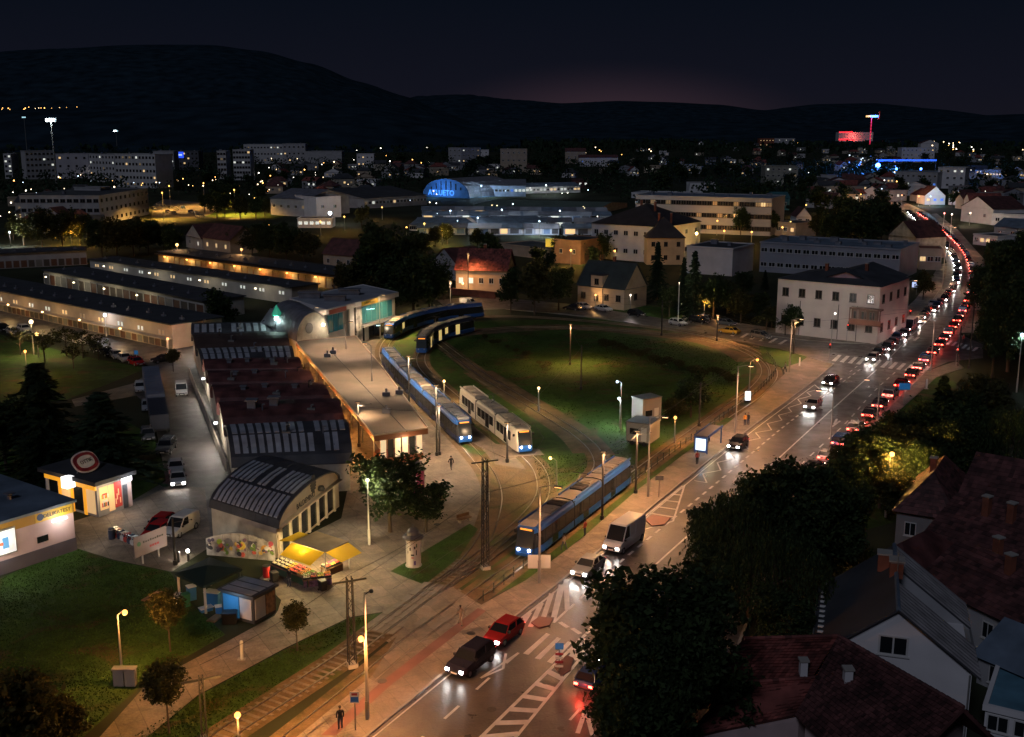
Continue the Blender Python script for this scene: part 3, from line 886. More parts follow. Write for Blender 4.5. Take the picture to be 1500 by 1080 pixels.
for i, (lab, rm, pan) in enumerate(hall_kinds):
    FLp, FRp, BRp, BLp = G2(HL[i+1],3.2), G2(HR[i+1],3.2), G2(HR[i],3.2), G2(HL[i],3.2)
    t, rf = vault(lab, FLp + (BLp-FLp)*.08, FRp + (BRp-FRp)*.08, BRp, BLp, 3.2, 2.6 if i > 2 else 2.0, cream, rm, panels=pan)
    if rm is redmetal:      # vents standing on the roof
        D = (BLp-FLp); W = (FRp-FLp)
        for u, s in ((.25,.3),(.45,.35),(.72,.3))[:2+i%2]:
            q = MB(); sz = .9 if i != 6 else 1.5
            q.box(-.35*sz,-.3*sz,0,.35*sz,.3*sz,.8*sz); q.box(-.5*sz,-.4*sz,.8*sz,.5*sz,.4*sz,.95*sz)
            v = q.build('roof_vent', sheet_m, rf); p = W*u + D*s
            v.location = (p.x, p.y, 3.0+2.6*math.sin(math.acos(1-2*s))**.9)
    # pipes and small cowls along each roof
    D = (BLp-FLp); W = (FRp-FLp)
    for k in range(3):
        u, s = rnd.uniform(.1,.9), rnd.uniform(.12,.5)
        q = MB(); hh_ = rnd.uniform(.5,1.3); q.tube((0,0,-.2),(0,0,hh_),.09,n=6); q.tube((0,0,hh_),(.35,-.1,hh_+.08),.11,n=6)
        if k == 0: q.box(-.5,-.35,-.1,.5,.35,.35)
        v = q.build('vent_pipe', (steel, sheet_m, darksteel)[k], rf); p = W*u + D*s
        v.location = (p.x, p.y, 3.15+(2.6 if i > 2 else 2.0)*math.sin(math.acos(1-2*s))**.9)
# dark red lean-to between the striped hall and the front hall
t, L, D, h = bld('flat_hall', 'low dark red flat roofed hall behind the arched shop gable', 'market hall', (352,724), (500,712), 690, 9, 'flat', wall=redmetal, roofm=redmetal, clutter=4)
# front hall with lettered gable
A = G2((312,786)); B = G2((407,818)); C = G2((497,742)); Dp = A + (C-B)
front, frf = vault('front barrel vaulted hall with striped roof panels and arched gable over the fruit stall', A, B, C, Dp, 3.0, 2.1, cream, darksheet, n=12,
      panels=(14,.10,.60,2,.05), gable=tanplaster)
gx = (C-B); gl = gx.length; ga = math.atan2(gx.y, gx.x); gx.normalize(); gn = Vector((gx.y, -gx.x, 0))
loc0 = B - A
letm = mat('dark_lettering', (0.02,0.018,0.016), 0.5, var=0)
text('BALDEMINO', .80, letm, front, loc0 + gx*(gl*.44) + gn*.06 + Vector((0,0,3.55)), (math.pi/2,0,ga))
q = MB()    # pine-cone shaped emblem, built of flat plates
for k, wd in enumerate((.25,.5,.62,.66,.6,.45,.25)): q.box(-wd, -.05, k*.28, wd, .03, k*.28+.22)
o = q.build('emblem', letm, front); o.location = loc0 + gx*(gl*.56) + gn*.07 + Vector((0,0,3.75)); o.rotation_euler = (0,0,ga)
q = MB(); q.lathe([(.3,0),(.42,.2),(.3,.5)], 8); o = q.build('emblem', letm, front); o.location = loc0 + gx*(gl*.66)+gn*.25+Vector((0,0,3.5))
for k in range(7):      # shop front pillars and panes below the arch
    p = loc0 + gx*(gl*(k+.3)/7)
    q = MB(); q.box(-.14,-.2,0,.14,.02,3.0); o = q.build('pillar', cream, front); o.location = p + gn*.02; o.rotation_euler = (0,0,ga)
    if k < 6:
        q = MB(); q.box(.2,-.06,.3,gl/7-.2,.0,2.8); o = q.build('shop_window', glass, front); o.location = p; o.rotation_euler = (0,0,ga)
q = MB(); q.box(0,-.5,3.0,gl,.0,3.14); o = q.build('ledge', tanplaster, front); o.location = loc0; o.rotation_euler = (0,0,ga)
# curved white gable with round openings at the far end and the green dome lamp on it
t, L, D, h = bld('gable_house', 'small white curved gable with round holes beside the green lamp', 'building', (403,520), (430,516), 478, 4, 'gable_y', rise=2.6, wall=whiteplaster, roofm=sheet_m)
for x, z in ((L*.3, h*.55), (L*.72, h*.72)):
    q = MB(); q.lathe([(.75,0),(.75,.1)], 14); o = q.build('round_opening', letm, t); o.location = (x,0.0,z); o.rotation_euler = (math.pi/2,0,0)
t = thing('dome_lamp', 'green pyramid lantern with a cool white lamp on the market roof', 'lamp', G((408,484)[0], 519) + Vector((0,0,h+1.8)))
q = MB(); q.lathe([(.9,0),(.95,.3),(.55,1.1),(.05,2.0)], 6); q.build('cap', emat('green_glow', (0.05,0.55,0.33), 0.35), t)
q = MB(); q.ball((0,0,-.5), .5, 10); q.build('bulb', emat('cool_bulb', (0.75,1.0,0.95), 9), t)
point(t, (0,-1.2,-.6), (0.7,1,.92), 500)

# assumed lamps on the yard side of the halls, added to light the yard
for lab, px in (('assumed cool wall lamp on the yard side of the red halls', (303,585)), ('assumed cool wall lamp on the yard side near the front hall', (322,655)), ('assumed cool wall lamp at the far yard side of the halls', (287,520))):
    p = G2(px) + Vector((-.35,0,3.2)); tl = thing('wall_lamp', lab, 'lamp', p)  # this wall lamp is assumed, inferred from cool reflections in the yard
    q = MB(); q.box(-.2,-.15,-.1,.2,.15,.1); q.build('lamp_head', emat('assumed_wall_lamp', (.92,.95,1), 8), tl)
    q = MB(); q.tube((.2,0,0),(.5,0,.1),.04); q.build('bracket', darksteel, tl)
    point(tl, (-.6,-.2,-.2), (1,.88,.75), 900, .2)

# ================================================================ long flat canopy over the market walk
def slab_px(m, px, z0, z1, mi=0, mt=None):
    pts = [G(p[0], p[1], z1) for p in px]
    a = sum(p.x*q.y-q.x*p.y for p, q in zip(pts, pts[1:]+pts[:1]))
    if a < 0: pts.reverse()
    m.prism(pts, z0, z1, mi, mt); return pts
can = [(432,499),(521,492),(560,538),(627,627),(548,638)]
t = thing('market_canopy', 'long flat roofed market arcade with brown fascia beside the tram stop', 'arcade', G(548,638,4.2)*1.0 - Vector((0,0,4.2)))
m = MB(); slab_px(m, can, 3.45, 4.20); rf = m.build('fascia', brown, t, world=True)
m = MB(); slab_px(m, [(434,500),(520,493),(559,539),(624,627),(549,636.5)], 4.205, 4.24); m.build('roof', tarpaper, t, world=True)
ew = mat('pale_roof_edge',(.50,.42,.33),.6,var=.1)
cpts = [G(x,y,4.24) for x,y in can]
for k in range(len(cpts)):
    A_, B_ = cpts[k], cpts[(k+1)%len(cpts)]; dd_ = (B_-A_).normalized()*.1
    m = MB(); m.tube(A_+dd_, B_-dd_, .11, n=4); m.build('roof_edge', ew, t, world=True)
CL = [G(432,499,0), G(548,638,0)]
cA = G(432,499,4.2); cB = G(548,638,4.2); cR0 = G(521,492,4.2); cR1 = G(627,627,4.2)
for k in range(9):      # columns both sides
    f = (k+.4)/9
    for P, Q, s in ((cA, cB, .9), (cR0, cR1, -.9)):
        p = P.lerp(Q, f); dirn = (cR1-cB).normalized()
        q = MB(); q.tube((p.x+dirn.x*s, p.y+dirn.y*s, 0), (p.x+dirn.x*s, p.y+dirn.y*s, 3.45), .1, n=8)
        q.build('column', steel, t, world=True)
m = MB()    # back-to-back shop wall under the roof
p0 = cA.lerp(cR0,.35); p1 = cB.lerp(cR1,.3); p2 = cB.lerp(cR1,.7); p3 = cA.lerp(cR0,.7)
f = .93
pts = [p0, p0.lerp(p1,f), p3.lerp(p2,f), p3]
m.prism([(p.x,p.y) for p in pts], 0, 3.44); m.build('shop_wall', tanplaster, t, world=True)
for k in range(11):     # warm lamps along the walk
    p = cA.lerp(cB, (k+.7)/11.2) + (cR1-cB).normalized()*0.35
    q = MB(); q.box(p.x-.16,p.y-.16,3.2,p.x+.16,p.y+.16,3.42); q.build('lamp', emat('arcade_lamp', SODIUM, 14), t, world=True)
    if k % 2 == 0:
        lo = point(t, Vector((p.x-.9,p.y-.3,2.7))-t.location, SODIUM, 700, .2)
for k in range(6):
    p = cR0.lerp(cR1, (k+.6)/6.2) - (cR1-cB).normalized()*0.2
    point(t, Vector((p.x,p.y,3.0))-t.location, WARM, 350, .2)
# ventilation pieces on the roof
for px, py in ((480,523),(488,518),(566,580),(585,577),(566,605)):
    p = G(px, py, 4.24); q = MB(); q.box(p.x-.5,p.y-.35,4.24,p.x+.5,p.y+.35,4.8); q.tube((p.x,p.y,4.8),(p.x,p.y,5.3),.16); q.build('roof_vent', sheet_m, t, world=True)
m = MB(); a_, b_ = G(490,520,4.26), G(596,632,4.26); m.tube(a_, b_, .05, n=4); m.build('roof_cable', blackm, t, world=True)
# lit end kiosk
e0 = cB.lerp(cR1,.12); e1 = cB.lerp(cR1,.93)
dv = (cA-cB).normalized()
a0 = Vector((e0.x,e0.y,0))+dv*.8; a1 = Vector((e1.x,e1.y,0))+dv*.8
m = MB()
kp = [a0, a1, a1+dv*4, a0+dv*4]
m.prism([(p.x,p.y) for p in kp], 0, 0.9); m.build('counter', brown, t, world=True)
for s in range(6):
    u0, u1 = s/6+.02, (s+1)/6-.02
    A_, B_ = a0.lerp(a1,u0), a0.lerp(a1,u1)
    q = MB(); q.hexa([(A_.x,A_.y,.9),(B_.x,B_.y,.9),(B_.x+dv.x*.1,B_.y+dv.y*.1,.9),(A_.x+dv.x*.1,A_.y+dv.y*.1,.9)], [(A_.x,A_.y,3.3),(B_.x,B_.y,3.3),(B_.x+dv.x*.1,B_.y+dv.y*.1,3.3),(A_.x+dv.x*.1,A_.y+dv.y*.1,3.3)])
    q.build('shop_window', emat('kiosk_light', (1,.80,.5), 0.55) if s in (0,2,3,5) else glass, t, world=True)
point(t, (a0.lerp(a1,.6)-dv*1.2+Vector((0,0,2.9)))-t.location, WARM, 260, .3)

# ================================================================ terminal pavilion
t = thing('terminal_pavilion', 'two storey terminal pavilion with pale flat roof and teal glass front', 'building', G(518,500))
zr = 8.2
roofpx = [(424,437),(484,425),(532,416.5),(584,428),(478,454)]
m = MB(); P = slab_px(m, roofpx, zr-.9, zr); m.build('fascia', whiteplaster, t, world=True)
m = MB(); slab_px(m, [(427,437),(484,426),(532,418),(580,428),(478,452.5)], zr+.004, zr+.04); m.build('roof', greyroof, t, world=True)
fl = G(478,454,zr); fr = G(584,428,zr); fl.z = fr.z = 0
bk = G(532,416.5,zr); bk.z = 0; bl = G(424,437,zr); bl.z = 0
dv = (fr-fl).normalized(); nv = Vector((dv.y,-dv.x,0))
WL = (fr-fl).length
inn = [fl - nv*.6, fr - nv*.6 - dv*.6, bk, bl]
m = MB(); m.prism([(p.x,p.y) for p in inn], 0, zr-.9); m.build('wall', greyplaster, t, world=True)
teal = mat('teal_glass', (0.02,0.10,0.13), 0.08, var=0, emit=(0.03,0.30,0.38), es=0.05, spec=.8)
def fpanel(nm, u0, u1, z0, z1, mm, d=0.0, th=.08):
    a = fl + dv*(WL*u0) - nv*(.6-d-.01); b = fl + dv*(WL*u1) - nv*(.6-d-.01)
    q = MB(); o = nv*th
    q.hexa([(a.x,a.y,z0),(a.x+o.x,a.y+o.y,z0),(b.x+o.x,b.y+o.y,z0),(b.x,b.y,z0)][::-1], [(a.x,a.y,z1),(a.x+o.x,a.y+o.y,z1),(b.x+o.x,b.y+o.y,z1),(b.x,b.y,z1)][::-1], mm and 0)
    return q.build(nm, mm, t, world=True)
for u0, u1, n_ in ((.48,.93,6),(.04,.24,3)):
    for k in range(n_):
        w_ = (u1-u0)/n_
        fpanel('glass_panel', u0+w_*k+.004, u0+w_*(k+1)-.004, 3.7, 6.9, teal)
for k in range(5): fpanel('shop_window', .50+.085*k, .575+.085*k, .3, 3.0, glass)
fpanel('door', .52, .575, .1, 2.7, whitem, .06)
fpanel('ledge', .46, .97, 3.1, 3.5, whiteplaster, 0, 1.0)
fpanel('sign_board', .46, .68, 7.25, 8.05, mat('yellow_sign', (.55,.36,.03), .5, var=.05, emit=(1,.62,.05), es=.10), .62, .1)
fpanel('sign_board', .03, .25, 7.2, 8.0, mat('dull_red_sign', (.30,.04,.03), .5, var=.1), .62, .1)
text('SUPERMARKET', .62, letm, t, fl + dv*(WL*.57) + nv*.16 + Vector((0,0,7.65)) - t.location, (math.pi/2,0,math.atan2(dv.y,dv.x)))
fpanel('pillar', .30, .36, 0, 7.3, whiteplaster, .2, .3)
fpanel('mural_pillar', .38, .46, 0, 7.3, mat('mural_grey', (.35,.33,.31), .8, var=.9, scale=1.2), .1, .5)
for (x, y) in ((491,441),(512,432),(454,437)):
    p = G(x, y, zr); q = MB(); q.box(p.x-2,p.y-.9,zr+.04,p.x+2,p.y+.9,zr+1.1); q.box(p.x-2.2,p.y-1.1,zr+1.1,p.x+2.2,p.y+1.1,zr+1.25); q.build('roof_unit', sheet_m, t, world=True)
for z_, u_ in ((6.3,.56),(6.2,.62),(2.6,.7),(2.6,.85)):
    p = fl + dv*(WL*u_) - nv*.3; q = MB(); q.box(p.x-.5,p.y-.1,z_-.1,p.x+.5,p.y+.1,z_); q.build('lamp', emat('pavilion_lamp', (.6,.95,1), 3.0), t, world=True)
point(t, fl + dv*(WL*.4) + nv*1.6 + Vector((0,0,5)) - t.location, (1,.8,.55), 260, .3)
point(t, fl + dv*(WL*.75) + nv*2.2 + Vector((0,0,2.8)) - t.location, (1,.75,.45), 300, .3)
# barrel wing with the round window
A = G(408,505); B = G(438,503); 
gB0 = G(434,501,4.2); gB1 = G(481,490,4.2); gB0.z = gB1.z = 0
back = Vector((-6.5,15,0))
wing, wrf = vault('white barrel vaulted wing with a round window beside the terminal pavilion', gB0+back*.9+Vector((-2,0,0)), gB0, gB1, gB1+back*.9, 4.3, 4.4, whiteplaster, sheet_m, n=14, group=None, gable=cream)
wx = (gB1-gB0); wl = wx.length; wa = math.atan2(wx.y,wx.x); wx.normalize(); wn = Vector((wx.y,-wx.x,0))
o0 = gB0 - wing.location
q = MB(); q.lathe([(.95,0),(.95,.08)], 18); o = q.build('round_window', mat('bronze_disc',(.10,.08,.06),.5,var=.2), wing); o.location = o0+wx*(wl*.40)+wn*.02+Vector((0,0,6.1)); o.rotation_euler = (math.pi/2,0,wa)
q = MB(); q.box(-.3,-.1,0,.3,.1,.4); o = q.build('lamp', emat('wall_lamp', (1,.92,.75), 10), wing); o.location = o0+wx*(wl*.82)+wn*.15+Vector((0,0,6.0))
point(wing, o0+wx*(wl*.80)+wn*1.4+Vector((0,0,6.2)), (1,.88,.68), 420, .2)

# ================================================================ rows of small shops with lit windows (left, middle distance)
def shoprow(label, roofn0, roofn1, base0, depth, h, wallm, lamps, nwin=0, nshut=0, shut_z=(0.2,2.2), canopy=None, litk=('cool','warm'), nvent=10, lit=0.85, endwall=None, pwr=120):
    a, L, ang = frame_of(roofn0, roofn1)
    t = thing('shop_row', label, 'market building', a, ang, 'long low rows of market shops')
    m = MB(); m.box(0,0,0,L,depth,h); m.build('wall', wallm, t)
    m = MB(); m.box(-.3,-.5,h,L+.3,depth+.5,h+.22); rf = m.build('roof', felt, t)
    vm_ = MB(); vm_.box(-.5,-.3,0,.5,.3,.35); vm_.tube((0,0,.35),(0,0,.8),.14); vme = vm_.mesh('roof_vent', sheet_m)
    for k in range(nvent):
        link('roof_vent', vme, rf, (L*(k+.5)/nvent, depth*.35+rnd.uniform(-.6,.6), h+.22))
    for k in range(nwin):
        x = L*(k+.5)/nwin
        kd = rnd.choice(litk) if rnd.random() < lit else 'dim'
        for s in (-.62,.62): window(t, x+s, h*.62, .72, .85, 'f', 0, kd)
    if nshut:
        sm_ = MB(); wd = L/nshut
        sm_.box(-wd*.40,-.06,0,wd*.40,.02,shut_z[1]-shut_z[0])
        for q_ in range(1,5): sm_.box(-wd*.40,-.08,(shut_z[1]-shut_z[0])*q_/5,wd*.40,-.06,(shut_z[1]-shut_z[0])*q_/5+.05)
        ms = [sm_.mesh('shutter', mm) for mm in (mat('shutter_dark',(.09,.07,.055),.6,var=.2), mat('shutter_brown',(.16,.07,.04),.6,var=.2), mat('shutter_grey',(.20,.19,.17),.6,var=.2))]
        pm_ = MB(); pm_.box(-wd*.07,-.16,0,wd*.07,.02,shut_z[1]-shut_z[0]+.2); pme = pm_.mesh('pillar', wallm)
        for k in range(nshut):
            link('shutter', rnd.choice(ms), t, (wd*(k+.5), -.003, shut_z[0]))
            link('pillar', pme, t, (wd*k+.12, -.003, shut_z[0]))
    if canopy:
        z, out_ = canopy
        m = MB(); m.box(0,-out_,z,L,-.004,z+.18); m.build('canopy', wallm, t)
    for f, z, yy, c, p in lamps:
        q = MB(); q.box(-.25,-.12,-.1,.25,.12,.1); o = q.build('lamp', emat('row_lamp_%d' % int(c[2]*100), c, 5), t); o.location = (L*f, -yy, z)
        point(t, (L*f, -yy-.3, z-.25), c, p, .3)
    return t, L
shoprow('front row of market shops with paired lit windows above a dark arcade', (-70,440), (254,512), None, 11, 4.6, tanplaster,
        [(f, 3.2, 4.0, (1,.62,.25), 520) for f in (.08,.24,.4,.56,.72,.88)], nwin=13, nshut=46, shut_z=(.15,1.75), canopy=(1.95,1.6), litk=('cool','warm'), nvent=16, lit=.9)
shoprow('second row of market shops with brown shutters over a lit terrace', (66,418), (300,468), None, 10, 3.9, mat('pale_row_plaster',(.45,.42,.36),.85,var=.15),
        [(f, 3.2, 3.0, (1,.85,.55), 240) for f in (.1,.3,.5,.7)], nshut=24, shut_z=(.5,3.0), nvent=10)
shoprow('third row of market shops with a plain pale wall and lit windows', (133,400), (428,446), None, 8, 3.9, mat('pale_row_plaster',(.45,.42,.36),.85),
        [(f, 3.3, 3.5, (1,.85,.6), 190) for f in (.15,.4,.65,.9)], nwin=12, nvent=11, lit=1.0, litk=('cool','warm'))
shoprow('far row of market stalls glowing orange under a flat roof', (233,388), (498,426), None, 11, 3.9, timber,
        [(f, 2.9, 1.0, (1,.52,.14), 900) for f in (.06,.2,.34,.48,.62,.76,.9)], nshut=30, shut_z=(.2,2.7), canopy=(3.35,1.4), nvent=12)
shoprow('dark unlit row of market shops at the left edge', (-120,400), (128,388), None, 12, 4.4, greyplaster, [], nshut=22, nvent=8)

# ================================================================ supermarket at the left edge
a, L, ang = frame_of((-150,893), (112,806))
t = thing('supermarket', 'single storey supermarket with pink wall, yellow sign band and blue grey roof', 'shop', a, ang)
h = 4.9; D = 17
m = MB(); m.box(0,0,1.3,L,D,h-1.0); m.build('wall', pinkplaster, t)
m = MB(); m.box(-.05,-.06,0,L+.06,D,1.3); m.build('plinth', mat('dark_plinth',(.10,.085,.10),.8), t)
m = MB(); m.box(-.02,-.08,h-1.0,L+.08,D,h); m.build('sign_band', mat('ochre_band',(.40,.22,.03),.6,var=.1), t)
m = MB(); m.box(-.3,-.3,h,L+.3,D+.3,h+.25); rf = m.build('roof', bluefelt, t)
def xat(px):      # distance along the wall that shows at photo column px
    lo, hi = 0.0, L
    for _ in range(40):
        md = (lo+hi)/2; q_ = a + Vector((math.cos(ang)*md, math.sin(ang)*md, 2.5)); dp = q_.y*CP-(q_.z-CH)*SP
        if 750+F*q_.x/dp < px: lo = md
        else: hi = md
    return lo
x0, x1 = xat(53), xat(107)
m = MB(); m.box(x0,-.14,h-.95,x1,-.085,h-.08); m.build('sign_board', mat('yellow_sign_shop',(.62,.40,.04),.5,var=.1), t)
text('DELIKATESY', (x1-x0)*.135, letm, t, ((x0*.42+x1*.58),-.17,h-.5), (math.pi/2,0,0))
q = MB(); q.tube((0,-.17,0),(0,-.13,0),.34,n=16); o = q.build('logo', mat('blue_logo',(.03,.06,.16),.5,var=0), t); o.location = (x0+.5,0,h-.5)
s0, s1 = xat(77), xat(98)
m = MB(); m.box(s0,-.24,h-1.35,s1,-.09,h-1.2); m.build('strip_light', emat('strip_light',(1,1,1),6), t)
point(t, ((s0+s1)/2,-1.3,h-1.2), WHITE, 190, .25)
w0, w1 = xat(54), xat(70)
m = MB(); m.box(w0,-.06,1.9,w1,-.003,2.5); m.build('window', glass, t)
p1_ = xat(22); p0_ = p1_-5.2
m = MB(); m.box(p0_-.1,-.16,1.8,p1_+.1,-.02,4.3); m.build('poster_frame', steel, t)
bc = [(.9,.9,.85),(.15,.45,.8),(.75,.2,.1),(.85,.7,.15),(.2,.5,.2)]
m = MB(); m.box(p0_,-.19,1.95,p1_,-.165,4.15); m.build('poster', emat('poster_white',(.95,.97,.92),.75), t)
for k in range(9):
    q = MB(); x = p1_-.75-.52*k; q.box(x,-.205-.001*k,2.1+.35*(k%3),x+.6,-.195,2.7+.4*((k*2)%3)); q.build('poster_print', emat('poster_%d' % (k%5), bc[k%5], .5), t)
point(t, ((p0_+p1_)/2,-1.8,3.0), WHITE, 320, .6)
chimney(t, L-9.5, D*.35, h+.25, .9, 1.5, whiteplaster)
for x, y in ((.62,.55),(.8,.3),(.35,.5)):
    q = MB(); q.tube((0,0,0),(0,0,.5),.25); q.box(-.4,-.4,.5,.4,.4,.62); o = q.build('roof_vent', sheet_m, rf); o.location = (L*x, D*y, h+.25)

# ================================================================ small shop pavilion with the oval roof sign
FRp = G2((144,760)); RRp = G2((197,742)); 
a = FRp; d1 = (RRp-FRp); Ls = d1.length; an = math.atan2(d1.y,d1.x)
t = thing('corner_shop', 'small lit corner shop with oval red and white sign on its dark roof', 'shop', a, an)
hh = 4.0; dl = 9.0
m = MB(); m.box(.2,.2,0,Ls-.2,dl,hh-.4); m.build('wall', greyplaster, t)
m = MB(); m.box(-.35,-.35,hh-.35,Ls+.3,dl+.4,hh+.1); rf = m.build('roof', felt, t)
glow = emat('shop_glow',(1,.62,.28),.55); orange = emat('orange_fascia',(1,.42,.03),.75); redp = emat('red_shop_poster',(.65,.07,.05),.42); white_l = emat('white_fascia',(1,1,1),3.0)
def fp(nm, x0, x1, z0, z1, mm, y=.2, d=.06):
    q = MB(); q.box(x0, y-d, z0, x1, y-.003, z1); return q.build(nm, mm, t)
fp('shop_window', .5, Ls*.33, .7, 3.2, glow); fp('shop_window', Ls*.35, Ls*.50, .3, 3.2, glow)
fp('poster', Ls*.51, Ls*.70, .5, 3.3, redp); fp('door', Ls*.74, Ls*.86, .1, 2.7, mat('grey_door',(.08,.08,.09),.5)); fp('strip_light', Ls*.72, Ls*.98, 3.05, 3.5, white_l, .2, .25)
for k in range(14):
    fp('shelf_goods', .7+.22*(k%7)*Ls/9, .85+.22*(k%7)*Ls/9, 1.0+.9*(k//7), 1.45+.9*(k//7), (redp, whitem, blackm, mat('goods_yellow',(.6,.4,.05),.6,var=0))[k%4], .2, .09)
for k in range(4): fp('poster_print', Ls*(.52+.04*k), Ls*(.545+.04*k), .9+.45*(k%3), 1.5+.5*(k%3), emat('poster_print_glow',(1,.55,.3),.5), .2, .09)
fp('shelf', .8, Ls*.3, 1.5, 1.7, whitem, .2, .1); fp('shelf', .8, Ls*.3, 2.3, 2.45, redp, .2, .1)
fp('side_panel', Ls*.88, Ls*.98, .1, 3.0, pinkplaster)
def fpl(nm, y0, y1, z0, z1, mm, d=.06):
    q = MB(); q.box(.2-d, y0, z0, .197, y1, z1); return q.build(nm, mm, t)
fpl('fascia', .2, 8.8, 3.0, 3.6, orange, .2)
for k in range(4): fpl('shop_window', .5+2.1*k, 1.9+2.1*k, .3, 2.9, glow if k % 2 == 0 else glass); fpl('pillar', 1.95+2.1*k, 2.4+2.1*k, 0, 2.95, orange if k<3 else whitem, .1)
q = MB(); q.box(-1.0,3.4,2.9,.0,4.4,4.1); q.build('sign_box', emat('white_sign_box',(1,1,1),1.6), t)
# oval sign lying tilted on the roof
so = thing('roof_sign', 'oval red and white sign standing tilted on the corner shop roof', 'sign', t.matrix_basis @ Vector((0,0,0)) if False else a + Matrix.Rotation(an,3,'Z') @ Vector((Ls*.36, dl*.42, hh+1.15)), an+.25)
def oval(rx, ry, th, mm, nm, z):
    q = MB(); n_ = 28; pts = [(rx*math.cos(2*math.pi*i/n_)*(1-.12*math.cos(4*math.pi*i/n_)), ry*math.sin(2*math.pi*i/n_)) for i in range(n_)]
    q.prism(pts, z, z+th); o = q.build(nm, mm, so); o.rotation_euler = (R(52),0,0); return o
redsign = mat('sign_red',(.30,.02,.03),.5,var=0); whs = mat('sign_white',(.75,.72,.72),.5,var=0)
oval(2.1,1.25,.08,whs,'sign_rim',0); oval(1.9,1.08,.05,redsign,'sign_ring',.081); oval(1.35,.72,.05,whs,'sign_field',.132)
text('OTTIK', .62, letm, so, (0,-.16,.13), (R(52),0,0), ex=.01)
for x in (-.9,.9):
    q = MB(); q.tube((x,.4,-1.05),(x,.1,-.1),.05); q.build('sign_leg', steel, so)
point(t, (Ls*.25,-1.2,2.6), (1,.72,.4), 190, .4)
point(t, (Ls*.85,-.9,3.0), (.92,.95,1), 150, .3)
point(t, (-1.3,4.5,2.8), (1,.66,.3), 150, .4)
# ================================================================ fruit stall with yellow awnings
yel = mat('yellow_awning', (0.62,0.42,0.03), 0.7, var=0.08, trans=0.6)
tarp = mat('tan_tarpaulin', (0.38,0.26,0.12), 0.8, var=0.2, scale=1)
t = thing('fruit_stall', 'fruit stall with yellow awnings and a flat tan roof', 'stall', G(470,846))
def quad_thick(px, hs, th, nm, mm, par, world=True):
    P = [G(x,y,h) for (x,y),h in zip(px,hs)]
    n = (P[1]-P[0]).cross(P[-1]-P[0]).normalized()
    if n.z < 0: P.reverse(); 
    m = MB()
    if nm == 'awning': m.poly(P)
    else: m.hexa([p - Vector((0,0,th)) for p in P], P)
    return m.build(nm, mm, par, world=True)
quad_thick([(428,794),(463,778),(510.6,793),(476,809)], [2.8]*4, .1, 'roof', tarp, t)
quad_thick([(427,795),(475,809.5),(454,829),(410,813)], [2.75,2.75,2.05,2.05], .05, 'awning', yel, t)
quad_thick([(477,809.5),(510,794.5),(530,810),(500,824)], [2.75,2.75,2.05,2.05], .05, 'awning', yel, t)
quad_thick([(407,793),(438,779),(452,783),(430,793)], [2.3,2.5,2.85,2.85], .05, 'awning', yel, t)
for x, y in ((428,794),(463,778),(510.6,793),(476,809)):
    p = G(x,y,2.75); q = MB(); q.tube((p.x,p.y,0),(p.x,p.y,2.7),.06); q.build('post', steel, t, world=True)
p = G(452,797,2.8)
for x, y in ((447,806),(480,806),(466,798),(440,800)):
    p = G(x,y,2.6); q = MB(); q.ball((p.x,p.y,2.45),.11,8); q.build('bulb', emat('stall_bulb',(1,.80,.42),40), t, world=True)
    point(t, Vector((p.x,p.y,2.25))-t.location, (1,.70,.30), 1300, .12)
fruits = [mat('fruit_%s' % n, c, .5, var=.3, scale=.2, island=.3) for n, c in (('red',(.55,.05,.03)),('orange',(.75,.28,.03)),('yellow',(.75,.55,.08)),('green',(.18,.35,.05)),('pale',(.65,.58,.42)),('purple',(.16,.04,.10)))]
crm = MB()
crm.box(-.30,-.20,0,.30,.20,.04); crm.box(-.30,-.20,.04,.30,-.17,.2); crm.box(-.30,.17,.04,.30,.20,.2); crm.box(-.30,-.17,.04,-.27,.17,.2); crm.box(.27,-.17,.04,.30,.17,.2)
crate_me = crm.mesh('box', mat('crate_wood',(.34,.23,.11),.8,var=.2,scale=.5))
crate_bk = crm.mesh('box', mat('crate_black',(.03,.03,.03),.7,var=0))
fr_me = []
for fm in fruits:
    q = MB()
    for k in range(26): q.ball((rnd.uniform(-.24,.24), rnd.uniform(-.14,.14), .12+rnd.uniform(0,.12)), rnd.uniform(.045,.075), 6)
    fr_me.append(q.mesh('fruit', fm))
fn = ['red','orange','yellow','green','pale','dark purple']
def table(name, label, a, b, depth, z, mm, group=None):
    A_, B_ = G2(a), G2(b); d = B_-A_; t_ = thing(name, label, 'table', A_, math.atan2(d.y,d.x), group)
    L_ = d.length; q = MB(); q.box(0,0,z-.06,L_,depth,z); q.build('table_top', timber, t_)
    q = MB(); q.box(.05,-.02,.05,L_-.05,-.004,z-.06); q.build('cloth', mm, t_)
    for x in (.1,L_-.1):
        for y in (.1,depth-.1):
            q = MB(); q.box(x-.04,y-.04,0,x+.04,y+.04,z-.06); q.build('leg', timber, t_)
    return t_, L_
tabs = [table('market_table','long low table of fruit crates under the front yellow awning',(396,838),(452,862),1.5,.75,mat('green_cloth',(.03,.08,.05),.9)),
        table('market_table','striped front table heaped with fruit at the corner of the stall',(444,862),(487,857),1.1,.7,mat('striped_cloth',(.10,.06,.12),.9,var=.8,scale=.3)),
        table('market_table','dark side table of pale produce under the right yellow awning',(480,846),(503,836),1.0,.75,mat('brown_cloth',(.06,.03,.02),.9))]
ci = 0
posw = ['leftmost on the long fruit table','at the front edge of the long fruit table','at the back of the long fruit table','in the middle of the long fruit table']
